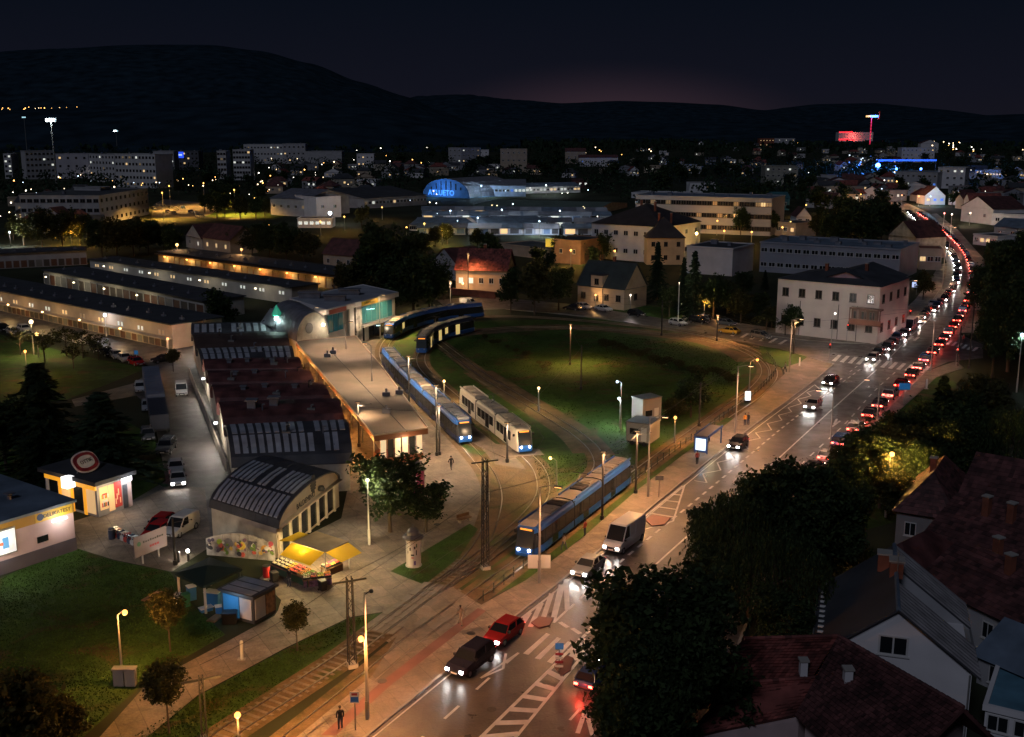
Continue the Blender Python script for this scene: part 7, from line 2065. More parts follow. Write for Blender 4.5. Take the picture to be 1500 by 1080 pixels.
for p_,q_ in ((e0,e1),(f0,f1)):
    m=MB(); m.tube(p_+Vector((0,0,-.02)),q_+Vector((0,0,-.02)),.09,n=6); m.build('gutter',steel,rf)
m=MB(); m.tube((Lg*.5,Dg*.4,hg+rg),(Lg*.5,Dg*.4,hg+rg+2.4),.03,n=5)
for k in range(5): m.tube((Lg*.5-.5+.06*k,Dg*.4,hg+rg+1.4+.2*k),(Lg*.5+.5-.06*k,Dg*.4,hg+rg+1.4+.2*k),.015,n=4)
m.build('aerial',steel,rf)
m=MB(); m.tube((Lg-.12,-.12,0),(Lg-.12,-.12,hg-.2),.06,n=6); m.build('drainpipe',steel,t)
window(t,Lg*.485,6.75,1.9,1.35,'f',0,'dark'); 
for k in range(14):
    q=MB(); q.box(-.25,-.12,0,.25,.12,.08); o=q.build('snow_guard',whitem,rf); f=(k+.5)/14; p=e0.lerp(e1,f)+up; o.location=p+Vector((.5,0,.42))
chimney(rf,Lg*.5,Dg*.55,hg+rg-.2,.9,1.2); chimney(rf,Lg*.42,Dg*.72,hg+rg-.6,.9,1.3)
bld('garden_house','small house with pale blue roof and a white framed window at the lower right edge','house',(1440,1075),(1560,1105),1040,8,'flat',wall=whiteplaster,roofm=mat('teal_blue_roof',(.10,.22,.29),.5,var=.25,scale=2),rows=1,cols=3,ww=1.4,wh=1.2,lit=0)
# further dark roofs up the slope of the street
for lab,A,B,top,dp,roof,rise,wm,rm,tc,ch in (
  ('red sheet roofed outbuilding beside the dark willow',(1262,882),(1330,905),826,9,'hip',2.0,brick,redmetal,0,0),
  ('long dark red brown tiled house behind the white gable',(1345,905),(1480,975),850,9,'gable_x',2.8,greyplaster,tiledark,14,2),
  ('wide red tiled house with brick chimneys at the right edge',(1345,850),(1530,915),795,12,'gable_x',3.4,brick,tiledark,16,3),
  ('dark hipped roof house below the golden lamp',(1310,800),(1395,815),748,12,'hip',3.6,mat('dim_plaster',(.22,.20,.19),.85,var=.2),tiledark,12,1),
  ('dark tiled house at the right edge below the willow',(1400,800),(1560,835),735,12,'gable_x',3.6,greyplaster,tiledark,13,1),
  ('dark flat roofed shed between the red roofs',(1430,1000),(1540,1050),960,7,'gable_x',2.0,greyplaster,bluefelt,0,1)):
    bld('dark_roofed_house',lab,'house',A,B,top,dp,roof,rise,wm,rm,rows=1,cols=2,lit=0,chim=ch,tilecourse=tc)

# ================================================================ town houses in the middle distance
bld('corner_building','two storey pale corner building with a brown wooden balcony at the junction','house',(1136,488),(1284,505),408,17,'hip',2.0,mat('corner_plaster',(.56,.47,.42),.85,var=.1,scale=3),felt,rows=2,cols=6,side=4,lit=.0,ww=1.35,wh=1.7,dark=True,chim=2)
t=[o for o in bpy.data.objects if o.name=='corner_building'][0]; balc=mat('dark_brown_wood',(.075,.026,.014),.6,var=.25,scale=1)
a,L,an=frame_of((1136,488),(1284,505))
m=MB(); m.box(L-5.2,-1.4,3.6,L+.9,-.02,3.8); m.box(L-5.2,-1.4,6.6,L+.9,-.02,6.9); m.build('balcony_slab',balc,t)
m=MB(); m.box(L-5.2,-.12,3.8,L-.0,-.01,6.6); m.build('balcony_back',balc,t)
m=MB(); m.box(L-5.2,-1.4,3.8,L+.9,-1.3,4.75); m.build('balcony_front',mat('brown_boards',(.15,.045,.02),.7,var=.2),t)
for k in range(3): window(t,L-4.3+1.55*k,5.35,1.0,1.5,'f',-.13,'dark',True)
for k in range(5):
    m=MB(); x=L-5.1+1.45*k; m.box(x-.09,-1.38,4.75,x+.09,-1.2,6.6); m.build('balcony_post',balc,t)
for x in (L*.24,L*.62,L*.80):
    m=MB(); m.tube((x,-.1,.2),(x,-.1,7.0),.07,n=6); m.build('drainpipe',darksteel,t)
bld('corner_house','narrow house with a white gable trim behind the corner building','house',(1287,500),(1322,478),420,14,'gable_x',2.4,mat('mauve_plaster',(.42,.30,.34),.85,var=.1),felt,rows=2,cols=4,lit=.1,ww=1.2,wh=1.6,dark=True)
bld('industrial_hall','long grey industrial building with a ribbed roof behind the corner building','industrial building',(1112,398),(1316,412),356,22,'flat',2,mat('grey_industrial',(.30,.30,.33),.8,var=.12,scale=5),bluefelt,rows=2,cols=16,lit=.0,ww=2.0,wh=1.2,clutter=12)
bld('white_block','white windowless block left of the industrial hall','building',(1005,400),(1072,405),362,16,'flat',2,whiteplaster,felt,rows=0,clutter=2)
bld('garden_house','gabled house with green roof and a tall dormer behind the loop street','house',(846,447),(914,455),418,9.5,'gable_x',5.6,tanplaster,mat('green_slate',(.030,.040,.038),.7,var=.3,scale=2),rows=1,cols=4,lit=0,ww=1.3,wh=1.5,dark=True,chim=1,side=1)
a,L,an=frame_of((846,447),(914,455)); t=[o for o in bpy.data.objects if o.name.startswith('garden_house') and 'tall dormer' in o['label']][0]
m=MB(); m.box(L*.30,-.25,-.1,L*.55,2.6,7.4); m.build('dormer',tanplaster,t); m=MB(); m.box(L*.28,-.45,7.402,L*.57,2.8,7.65); m.build('dormer_roof',felt,t)
window(t,L*.425,6.0,1.2,1.4,'f',-.25,'dark',True); window(t,L*.425,2.2,1.2,1.4,'f',-.25,'dark',True)
bld('villa','big white villa with a dark hipped roof and a row of small windows','house',(866,378),(968,386),327,26,'hip',6.0,whiteplaster,mat('dark_slate',(.034,.029,.029),.75,var=.35,scale=2.5),rows=2,cols=7,lit=0,ww=1.6,wh=1.5,side=4,chim=2)
t,_,_,_=bld('villa_wing','projecting villa wing with a steep dark roof lit golden on its side','house',(947,388),(1002,388),349,12,'hip',6.0,mat('warm_plaster',(.50,.38,.24),.85,var=.15),mat('dark_slate',(.034,.029,.029)),rows=2,cols=3,side=3,lit=0,chim=2,dark=True)
lamp('golden wall lamp on the side of the big villa',(1019,380),8.0,(1,.60,.18),1500,headr=.4,es=40)
bld('red_roofed_house','red tile roofed house lit orange behind the tram loop','house',(668,428),(742,430),396,11,'gable_x',5.0,mat('peach_plaster',(.55,.40,.26),.85,var=.12),tile,rows=1,cols=5,lit=.2,ww=1.2,wh=1.5,tilecourse=14,chim=1)
bld('brick_garden_wall','low red brick garden wall lit by the house lamp','wall',(662,432),(725,438),425,.4,'flat',1,brick,brick,rows=0)
bld('gable_cottage','small dark gabled cottage with a pale triangular gable','house',(632,405),(672,412),385,10,'gable_y',4.6,greyplaster,tiledark,rows=1,cols=2,lit=.0)
bld('tan_house','tan gabled house with one lit window beyond the far shop row','house',(474,393),(518,397),372,9,'gable_x',4.4,tanplaster,tiledark,rows=1,cols=3,lit=.4,ww=1.1,wh=1.4)
bld('cottage','white cottage with a bright doorway among dark trees','house',(273,362),(297,368),345,10,'gable_y',4.5,greyplaster,tiledark,rows=1,cols=2,lit=.5,kinds=('cool',))
bld('cottage','dark red roofed cottage with lit windows behind the far shop row','house',(298,368),(338,374),348,10,'gable_x',4.5,tanplaster,tiledark,rows=1,cols=3,lit=.6,kinds=('warm',))
bld('garden_wall_block','plain pale flat building with a yellow sign left of the villa','building',(732,372),(808,382),358,14,'flat',2,tanplaster,felt,rows=0)
lamp('golden lamp under the yellow sign left of the villa',(836,392),5.0,(1,.55,.14),1500,headr=.32,es=4)
bld('brown_block','brown flat block lit golden at its foot beside the villa','building',(812,385),(850,388),352,14,'flat',2,mat('brown_plaster',(.30,.18,.12),.85),felt,rows=1,cols=2,lit=0)
t=thing('lit_sign','small yellow lit sign box beside the brown block','sign',G(806,383)); q=MB(); q.box(-1.5,-.2,4.5,1.5,.2,7); q.build('panel',emat('yellow_box',(1,.68,.08),.5),t); q=MB(); q.tube((0,0,0),(0,0,4.49),.15); q.build('post',steel,t)

# office block with ribbon windows
bld('office_block','long three storey pale office block with ribbon windows','office building',(930,338),(1128,346),287,24,'flat',2,mat('office_plaster',(.42,.39,.38),.85,var=.1,scale=6),bluefelt,rows=3,cols=26,lit=.16,ww=2.6,wh=1.7,clutter=7,dark=True,kinds=('dim','dim','warm'))
# grey three storey block at the left
bld('grey_office','grey three storey office with a rooftop box at the left','office building',(148,330),(219,314),288,34,'flat',2,greyplaster,felt,rows=3,cols=11,lit=.03,ww=2.2,wh=1.5,lside=12,dark=True,clutter=2)
bld('rooftop_box','grey rooftop plant box on the left office','building',(112,318),(150,319),278,8,'flat',2,greyplaster,felt,rows=0,h=13.5)

# ---------------------------------------------------------------- apartment blocks on the left horizon
for lab,A,B,top,dp,wm,r_,c_,lt,kn in (
  ('pale apartment block with shaded balconies at the far left',(40,263),(82,262),222,16,greyplaster,5,7,.14,('warm','cool')),
  ('blank pale gallery block right of the far left flats',(84,262),(132,262),226,18,mat('mauve_grey',(.38,.36,.38),.85,var=.1,scale=8),3,4,.15,('warm',)),
  ('white apartment block with dark balcony bands',(133,266),(170,268),226,16,mat('pale_block',(.48,.47,.46),.85,var=.1),5,8,.12,('cool','warm','dim')),
  ('patterned apartment block with a dark stair tower',(171,274),(230,276),226,16,mat('pale_block',(.48,.47,.46),.85),5,12,.15,('cool','warm','dim','dim')),
  ('low pale office with two bright windows beside the blue sign',(226,252),(256,252),222,16,greyplaster,3,5,.3,('cool',)),
  ('dark block crowned with a blue lit sign',(256,250),(292,250),222,16,mat('dark_block',(.10,.10,.11),.8),4,6,.12,('warm',)),
  ('slim white apartment tower right of the blue sign',(320,268),(333,268),222,14,mat('pale_block',(.48,.47,.46),.85),6,3,.12,('cool','dim')),
  ('white patterned tower beside the slim one',(343,264),(368,264),220,14,mat('pale_block',(.48,.47,.46),.85),6,6,.12,('cool','warm','dim')),
  ('long white block behind the two towers',(358,240),(415,240),212,18,mat('pale_block',(.48,.47,.46),.85),3,12,.12,('cool','dim')),
  ('grey stepped block left of the long pale wall',(415,240),(448,240),211,18,greyplaster,3,5,.1,('warm',)),
  ('long low pale warehouse on the left horizon',(448,240),(501,240),222,20,greyplaster,1,0,.1,('warm',)),
  ('narrow white block at the left picture edge',(8,262),(19,262),226,14,mat('pale_block',(.48,.47,.46),.85),5,2,.4,('cool','blue'))):
    bld('apartment_block',lab,'apartment block',A,B,top,dp,'flat',2,wm,felt,rows=r_,cols=c_,lit=lt,ww=1.9,wh=1.7,kinds=kn,clutter=2,dark=True)
a,L,an=frame_of((256,250),(292,250)); t=[o for o in bpy.data.objects if o.name.startswith('apartment_block') and 'blue lit' in o['label']][0]; hB=hgt((256,250),222)
q=MB(); q.box(1,-.5,hB*.66,L*.4,-.05,hB*.98); q.build('sign_board',emat('blue_sign_glow',(.03,.10,1),1.0),t)
q=MB(); q.box(2,-.7,hB*.78,L*.34,-.51,hB*.86); q.build('lettering',emat('blue_sign_text',(.35,.5,1),1.4),t)
def simple_far(lab,A,B,top,dp,wm,roof='flat',rise=3,rm=None,r_=1,c_=0,lt=.2,kn=('warm','cool','dim'),name='building',cat='building',group=None,**k):
    return bld(name,lab,cat,A,B,top,dp,roof,rise,wm,rm or felt,rows=r_ if c_ else 0,cols=c_,lit=lt,kinds=kn,group=group,ww=1.7,wh=1.5,**k)
# market field: blue arched hall and the green roofed halls
A=G(620,288);B=G(688,291); dv=(B-A).normalized(); nv=Vector((-dv.y,dv.x,0))
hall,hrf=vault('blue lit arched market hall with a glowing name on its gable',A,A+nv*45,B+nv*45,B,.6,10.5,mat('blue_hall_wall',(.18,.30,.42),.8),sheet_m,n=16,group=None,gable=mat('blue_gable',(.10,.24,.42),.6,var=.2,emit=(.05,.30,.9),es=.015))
wl=(B-A).length; an=math.atan2(dv.y,dv.x)
text('ATLUETO',4.6,emat('blue_letters',(.08,.32,1),1.6),hall,dv*(wl*.40)-nv*.3+Vector((0,0,2.6)),(math.pi/2,0,an),ex=.05)
for k in range(9):
    f=(k+.8)/9.6; q=MB(); z=1+9.5*math.sin(math.pi*f)**.85; x=wl*f; q.box(-.35,-.25,4.6,.35,-.02,max(4.7,z-.5)); o=q.build('gable_bar',felt,hall); o.location=dv*x; o.rotation_euler=(0,0,an)
point(hall,dv*(wl*.45)-nv*9+Vector((0,0,5)),(.15,.4,1),4200,1.0)
greenroof=mat('green_hall_roof',(.13,.175,.14),.6,var=.25,scale=12)
simple_far('very wide green roofed market hall with a lit front edge',(690,311),(870,316),304,62,cream,'gable_x',2.2,greenroof,1,30,.5,('warm','dim'))
simple_far('long grey roofed market hall left of the blue arch',(534,306),(625,300),291,60,greyplaster,'gable_x',4,felt,1,18,.08)
simple_far('low blue grey market stalls before the green hall, left half',(600,338),(700,340),330,26,whiteplaster,'gable_x',2,bluefelt,1,18,.3,('cool','dim'))
simple_far('low blue grey market stalls before the green hall, right half',(704,341),(800,338),329,26,whiteplaster,'gable_x',2,bluefelt,1,18,.35,('cool','dim'))
simple_far('pale blue lit market hall right of the blue arch',(690,288),(770,288),272,40,mat('ice_blue_wall',(.40,.48,.60),.8),'gable_x',3,sheet_m,1,14,.45,('cool','blue'))
simple_far('bright white lit stall row behind the green hall',(770,284),(850,282),274,20,whiteplaster,'gable_x',2,bluefelt,1,16,.5,('cool','warm'))
simple_far('small red banded store behind the green hall',(838,276),(862,276),264,14,redmetal,r_=1,c_=3,lt=.8,kn=('cool',))
simple_far('long low store with a pale roof right of the green hall',(925,290),(1010,292),283,20,whiteplaster,'flat',2,greyroof,1,12,.2)
simple_far('pale arched warehouse with a bright lit corner left of the market',(397,315),(450,318),290,30,greyplaster,'gable_x',4,sheet_m,1,5,.1)
simple_far('bluish white depot block with a glaring white lamp',(464,320),(500,318),290,20,whiteplaster,'flat',2,felt,1,2,.3,('cool',))
simple_far('white advertising shed with a red dot below the depot',(436,334),(486,334),321,10,whiteplaster,'flat',2,felt,1,6,.8,('cool',))
lamp('glaring white lamp at the depot corner',(484,330),5,(.85,.92,1),2600,headr=.7,es=30)
lamp('blue white lamp beside the pale market hall',(705,290),7,(.5,.75,1),3200,headr=.4,es=8)
lamp('white lamp row head behind the green hall',(800,286),6,(.8,.9,1),2200,headr=.4,es=8)
lamp('cool lamp before the blue grey stalls',(790,348),6,(.7,.85,1),2400,headr=.32,es=4)
lamp('golden lamp behind trees before the stalls',(622,352),6,(1,.66,.15),2200,headr=.32,es=4)
lamp('golden lamp in trees before the market stalls',(648,360),5,(1,.66,.15),1600,headr=.26,es=4)
for px,c,lab in (((655,358),'gold0','yellow lit tree before the market stalls, left'),((638,362),'gold1','yellow lit tree before the market stalls, middle'),((530,332),'gold2','yellow lit tree beside the depot'),((618,372),'mid0','dark tree in front of the yellow lit ones'),((700,365),'mid1','dark spreading tree before the blue stalls'),((715,372),'mid2','second dark spreading tree before the blue stalls')):
    tree(c,lab,px,px[1]-34,wid=.9)
stl={}
for row,(y0,y1,n_) in enumerate(((316,318,9),(324,325,10),(334,335,9),(344,345,7))):
    for k in range(n_):
        px=608+250*(k+rnd.uniform(.15,.85))/n_-row*4; P_=G(px,y0+(y1-y0)*k/n_); wd=rnd.uniform(9,15); an=rnd.uniform(-.12,.12); lit_=rnd.random()<.45; bl_w=(lit_,rnd.randrange(2))
        t=thing('market_stall','small pale market stall in the blue lit rows before the green hall','stall',P_,an,'market stalls before the green hall')
        m=MB(); m.box(0,0,0,wd,8,2.8); m.build('wall',mat('stall_wall',(.34,.36,.42),.8,var=.3,scale=4),t)
        m=MB(); m.add([(-.4,-1.2,2.7),(wd+.4,-1.2,2.7),(wd+.4,8.4,2.7),(-.4,8.4,2.7),(-.4,4,4.2),(wd+.4,4,4.2)],[(0,1,5,4),(2,3,4,5),(3,0,4),(1,2,5),(0,3,2,1)]); m.build('roof',(bluefelt,sheet_m,greyroof)[k%3],t)
        for j in range(3):
            q=MB(); q.box(wd*(j+.12)/3,-.06,.5,wd*(j+.88)/3,-.003,2.4); q.build('shutter',(lit_cool if j%2 else lit_warm) if lit_ and rnd.random()<.6 else (mat('stall_blue',(.10,.16,.28),.7),mat('stall_dark',(.05,.05,.06),.7),whiteplaster)[(j+k)%3],t)
for k,(x,y) in enumerate(((660,330),(735,328),(820,330),(700,342))): lamp(('cool lamp among the left market stalls','cool lamp among the middle market stalls','cool lamp among the right market stalls','cool lamp in the front row of market stalls')[k],(x,y),6,(.65,.82,1),1500,headr=.3,es=6)
# orange lit car park on the left
sheet('car_park',[(222,318),(350,322),(370,312),(330,300),(240,292),(225,300)],.04,asphalt_old)
sheet('lawn',[(300,318),(400,322),(420,316),(330,304)],.06,grassm)
for px in ((250,308),(300,302),(345,316),(240,322)): lamp('orange car park lamp before the apartment blocks',px,12,(1,.50,.10),190000,headr=.35,es=5,group='car park lamps',beam=150)
for k,px in enumerate(((232,302),(240,304),(249,306),(258,308),(268,306),(246,312),(255,314),(280,312),(290,318),(296,319),(225,307))):
    carpx(('hatch','sedan')[k%2],CARC[k%8],px,(px[0]+10,px[1]+2),'car standing in the orange lit car park',group='cars in the orange car park')
for px,yt in (((318,322),278),((330,318),280),((352,322),282),((375,322),284),((300,312),280),((262,285),262),((275,282),262),((388,318),286)):
    tree('mid%d'%(px[0]%3),'dark tree on the green edge of the orange car park',px,yt,wid=.8,group='trees of the car park')
lamp('orange lamp behind the big left tree clump',(105,360),5,(1,.52,.10),3000,headr=.32,es=4); lamp('orange lamp under the left tree clump',(125,352),6,(1,.55,.12),2500,headr=.32,es=4); lamp('white lamp at the left edge yard',(16,362),5,(.9,.95,1),2200,headr=.32,es=4)
for px,yt in (((35,360),310),((62,362),300),((92,362),302),((118,358),308),((135,352),318),((20,352),318)):
    tree('gold%d'%(px[0]%3),'dark tree with golden lit lower leaves left of the grey office',px,yt,wid=.9,group='golden lit trees at the left')
for px,yt in (((150,378),318),((172,380),312),((196,376),316),((218,374),318),((240,372),324),((205,368),312),((255,378),332),((165,366),322),((185,360),318),((345,372),336),((370,378),330),((395,380),326),((420,384),330),((445,385),336),((384,370),322),((410,372),322),((460,376),340),((358,360),328),((432,372),332),((325,360),330)):
    tree('mid%d'%(px[0]%3),'dark tree in the belt behind the market rows',px,yt,wid=.9,group='tree belt behind the market rows',name='broadleaf_tree')
# floodlight masts
def flood(lab,px,ytop,p_,sz,on=1):
    p=G2(px);h=hgt(px,ytop);t=thing('floodlight_mast',lab,'mast',p); q=MB(); q.tube((0,0,0),(0,0,h),.7,.4,n=8); q.build('pole',steel,t); q=MB(); q.box(-3*sz,-.4,h-1*sz,3*sz,.4,h+1*sz); q.build('lamp_rack',darksteel,t)
    for k in range(3):
        q=MB(); q.box(-2.6*sz+1.8*sz*k,-.6,h-.7*sz,-1.2*sz+1.8*sz*k,-.41,h+.7*sz); q.build('floodlight',emat('flood_glow',(.75,.95,1),22) if on and k<2 else emat('flood_dim',(.4,.7,.8),1.5),t)
    if p_: point(t,(0,-3,h),(.8,.95,1),p_,1)
flood('tall floodlight mast glaring over the left flats',(84,285),176,6000,1.2); flood('smaller floodlight mast on the wooded hill',(172,222),192,0,1.5); flood('dark unlit floodlight mast at the far left',(40,226),172,0,1.2,0)

# ---------------------------------------------------------------- centre and right distance
for a in (('white house with a lit upper window among centre trees',(523,246),(548,246),226,12,whiteplaster,'flat',2,felt,2,4,.5,('warm',)),
 ('pale tower house in the centre distance',(657,240),(676,240),217,14,greyplaster,'flat',2,felt,3,3,.25),('grey flats right of the pale tower house',(676,240),(704,240),217,14,mat('dull_grey',(.22,.22,.24),.85),'flat',2,felt,3,4,.15),
 ('yellowish three storey block with dark balconies in the centre',(733,252),(772,252),219,16,tanplaster,'flat',2,felt,3,5,.12),('small white house with balconies left of the yellow block',(701,236),(716,236),220,10,whiteplaster,'flat',2,felt,2,2,.1),
 ('brown roofed house with a glowing golden gable',(828,240),(858,240),222,12,tanplaster,'gable_x',4,tiledark,1,3,.3),('white L shaped house with lamps in the centre right',(848,244),(905,244),231,14,whiteplaster,'gable_x',3,tiledark,1,6,.4,('warm','blue')),
 ('solitary grey apartment block among dark trees',(1120,272),(1168,272),244,14,mat('olive_block',(.28,.27,.22),.85),'flat',2,felt,3,6,.35,('dim','cool')),
 ('white house with two lit windows behind the office block',(1010,283),(1048,283),269,14,whiteplaster,'flat',2,felt,1,5,.6,('warm',)),('long white low building right of the solitary block',(1193,283),(1232,283),270,14,whiteplaster,'flat',2,felt,1,5,.2),
 ('grey low house below the long white building',(1180,304),(1220,306),290,12,greyplaster,'gable_x',3,tiledark,1,3,.2),('teal roofed shed at the end of the office block',(1130,308),(1156,308),291,14,mat('teal_wall',(.05,.16,.17),.8),'gable_x',3,mat('teal_roof',(.03,.11,.13),.6),1,2,0),
 ('tan flat house with a golden lit window by the office trees',(1135,345),(1165,348),326,12,tanplaster,'flat',2,felt,1,3,.4,('warm',)),('small white gabled house right of the golden window house',(1166,330),(1188,330),318,10,whiteplaster,'gable_y',4,tiledark,1,2,.3),
 ('white gabled house right of the bend with a lit doorway',(1407,324),(1453,330),302,16,whiteplaster,'gable_y',5,tiledark,1,2,.25),('smaller white gabled house up the slope, left of the big gable',(1354,300),(1384,300),287,12,whiteplaster,'gable_y',5,tiledark,1,3,.5,('warm','blue')),
 ('pale house with a dark red roof between the two gables',(1389,300),(1412,302),288,10,greyplaster,'gable_y',4,tiledark,1,2,.1),('white garage row right of the big gable',(1452,330),(1520,333),314,14,whiteplaster,'flat',2,felt,1,4,.1),
 ('long blue and white lit commercial building right of centre',(1310,275),(1372,277),252,26,greyplaster,'flat',2,bluefelt,2,8,.35,('cool','blue')),('white block with bright stair windows right of the commercial building',(1372,276),(1412,277),246,18,whiteplaster,'flat',2,felt,3,4,.4,('cool',)),
 ('long low building with a string of warm lamps at the right',(1440,262),(1540,266),249,18,tanplaster,'flat',2,felt,1,22,.9,('warm',)),('terraced pale buildings on the right hillside',(1320,238),(1368,238),217,16,whiteplaster,'flat',2,felt,3,8,.3),
 ('white gabled house on the right hillside',(1348,224),(1374,224),210,14,whiteplaster,'gable_y',6,tiledark,1,3,.1),('red lit shopping building under the tower',(1228,212),(1278,212),194,30,whiteplaster,'flat',2,felt,3,10,.5,('warm',)),
 ('red glowing block left of the shopping building',(1112,216),(1134,216),203,20,brick,'flat',2,felt,2,5,.6,('warm',)),('long pale sheds right of the red glowing block',(1134,214),(1164,214),203,20,greyplaster,'flat',2,felt,2,6,.15),
 ('small gabled house left of the bend with dark red roof',(1300,374),(1340,380),344,12,cream,'gable_y',5,tiledark,1,2,.2),('brown roofed shop beside the bright bend lamp',(1345,395),(1378,396),366,10,tanplaster,'flat',2,brick,1,3,.4,('warm',)),
 ('low white pavilion right of the bend',(1425,358),(1460,362),344,10,whiteplaster,'flat',2,felt,1,4,.5,('warm',)),('pale sheds with blue roofs at the right edge above the wood',(1455,350),(1530,356),332,14,greyplaster,'gable_x',3,bluefelt,1,4,.2)):
    simple_far(*a[:6],*(a[6:]))
# glows and lamps in the distance
for px in ((395,352),(505,338),(560,322),(470,346),(1000,356),(1060,362),(1100,364),(1050,345),(1145,356),(900,396),(1225,332),(596,356),(430,300),(545,300),(180,300),(60,300),(1260,300),(1235,312),(1180,318)):  # lamps added to make the mid-distance trees glow
    lamp('added orange lamp glowing among the dark trees of the middle distance',px,5.5,(1,.50,.12),800,headr=.3,es=5,group='added orange lamps among the mid distance trees')
lamp('intense blue floodlight beside the commercial building',(1285,258),9,(.05,.18,1),42000,headr=2.2,es=22)
lamp('added blue lamp at the middle of the commercial building',(1312,262),8,(.05,.2,1),30000,headr=1.0,es=14); lamp('added blue lamp at the right end of the commercial building',(1348,262),8,(.08,.25,1),24000,headr=1.0,es=10); lamp('added blue lamp left of the commercial building',(1258,254),8,(.06,.2,1),24000,headr=1.0,es=10)  # three lamps added to spread more blue light round the building
t=thing('blue_light_strip','long blue light strip along the commercial roof','light strip',G(1285,256)+Vector((0,0,12))); q=MB(); e_=G(1370,256)-G(1285,256); q.box(0,-.6,0,e_.x,.0,1.6); q.build('strip',emat('blue_strip',(.05,.20,1),.8),t); q=MB(); q.box(0,.01,-12,.5,.5,0); q.box(e_.x-.5,.01,-12,e_.x,.5,0); q.build('support',steel,t)
# tower with red mast and blue head
p=G(1274,214);hT=hgt((1274,214),172); t=thing('lit_tower','tower with a red lit mast and a glowing blue head on the horizon','tower',p)
for k in range(9):
    q=MB(); z0=hT*k/9; q.box(-1.1,-1.1,z0,1.1,1.1,z0+hT/9-1.4); q.build('mast_section',emat('red_mast',(1,.03,.10),.75),t)
q=MB(); q.box(-.5,-.5,0,.5,.5,hT); q.build('mast_core',darksteel,t)
point(t,(6,-8,hT+2),(.08,.22,1),60000,2)
q=MB(); q.box(-3,-2,hT,16,2,hT+5); q.build('head',emat('blue_head',(.12,.30,1),3.4),t); q=MB(); q.box(-14,-1.6,hT+.3,-3.05,1.6,hT+4.4); q.build('side_sign',emat('warm_head',(1,.55,.18),1.4),t)
q=MB(); q.tube((19,0,hT-4),(19,0,hT+14),.6,n=6); q.build('aerial',emat('red_aerial',(1,.08,.04),.25),t); q=MB(); q.box(16.05,-1,hT-4,19,1,hT-1); q.build('bracket',emat('red_aerial',(1,.08,.04),.25),t)
t=[o for o in bpy.data.objects if o.get('label')=='red lit shopping building under the tower'][0]
a,L,an=frame_of((1228,212),(1278,212)); hS=hgt((1228,212),194)
q=MB(); q.box(0,-.6,hS-1,L*.4,-.05,hS+2); q.build('light_strip',emat('red_strip',(1,.04,.06),1.3),t); q=MB(); q.box(0,-.6,hS*.35,L*.45,-.05,hS*.48); q.build('light_strip',emat('red_strip',(1,.04,.06),1.3),t)
point(t,(L*.4,-14,hS*.6),(1,.12,.10),22000,2)
for px,c,pw,lab in (((1345,302),(1,.55,.2),2200,'orange lamp where the far road enters the trees'),((1320,300),(1,.45,.2),4200,'orange red lamp among stalls left of the far road'),((1362,302),(.35,.65,1),2600,'blue shop light beside the smaller gabled house'),
   ((1393,332),(1,.85,.6),900,'white globe lamp on the bend pavement, far one'),((1416,322),(1,.8,.5),900,'lit doorway lamp on the big white gable'),((1376,392),(1,.75,.4),1500,'bright warm lamp at the inner side of the bend'),((1382,330),(1,.3,.25),420,'small red lamp on the far side of the bend'),
   ((1420,330),(1,.8,.6),700,'white lamp before the big white gable'),((1157,345),(1,.7,.2),900,'yellow lamp on the tan flat house')):
    lamp(lab,px,5,c,pw,headr=.32,es=5)
def dots(lab,region,n,cols,h=(3,9),r=(.5,1.2),group=None,es=8,far=None):
    k=0
    for _ in range(n):
        x0,y0,x1,y1=region; px=(rnd.uniform(x0,x1),rnd.uniform(y0,y1)); c=rnd.choice(cols); p=G2(px); hh=rnd.uniform(*h); s=p.length/1620.
        if far: p=atdist(px[0],px[1],far*rnd.uniform(.97,1.0)); s=far/1620.; p.z-=hh
        t=thing('distant_lamp',lab,'street lamp',p,0,group or lab)
        key=('dot',c,es)
        if key not in DOT:
            q=MB(); q.ball((0,0,0),1,6); DOT[key]=q.mesh('lamp_head',headmat(c,es))
        if 'pole' not in DOT:
            q=MB(); q.tube((0,0,0),(0,0,1),.02,n=4); DOT['pole']=q.mesh('pole',darksteel)
        o=link('pole',DOT['pole'],t); o.scale=(s*2,s*2,hh)
        o=link('lamp_head',DOT[key],t,(0,0,hh)); o.scale=(s*rnd.uniform(*r),)*3
DOT={}
OR=(1,.48,.12);OW=(1,.72,.42);WW=(1,.92,.78);BW=(.65,.82,1)
dots('tiny orange lamp of the village on the far left hillside',(0,157,128,165),46,(OR,OR,OW),(5,9),(.35,.8),es=5,far=2860)
dots('tiny lamp in the wooded centre distance',(560,196,700,225),13,(WW,OW,BW),(4,12),(.35,.8),es=4)
dots('tiny orange lamp along the far centre road',(680,192,730,197),6,(OR,OW),(8,14),(.4,.9),es=6)
dots('tiny pale lamp on the distant plain right of centre',(740,192,880,200),17,(WW,OW,BW),(6,16),(.4,1.0),es=7)
dots('orange lamp along the far lit avenue',(885,193,1010,206),22,(OR,OR,OW,WW),(6,14),(.4,1.0),es=6)
dots('golden lamp among houses in the right centre',(850,222,960,238),13,(OR,OW),(5,10),(.4,.9),es=5)
dots('tiny lamp on the plain beside the red block',(1020,196,1200,214),15,(OR,WW,(1,.2,.12)),(5,12),(.4,1.0),es=7)
dots('tiny blue white lamp near the glowing tower',(1180,196,1330,212),15,(BW,(.25,.4,1),WW,(1,.15,.2)),(5,14),(.4,1.0),es=7)
dots('blue lamp around the commercial building',(1240,236,1330,262),12,((.1,.25,1),BW),(4,10),(.4,.9),es=5)
dots('warm lamp on the ridge road of the right hillside',(1360,214,1430,232),20,(OR,OW,WW),(5,14),(.35,.9),es=6)
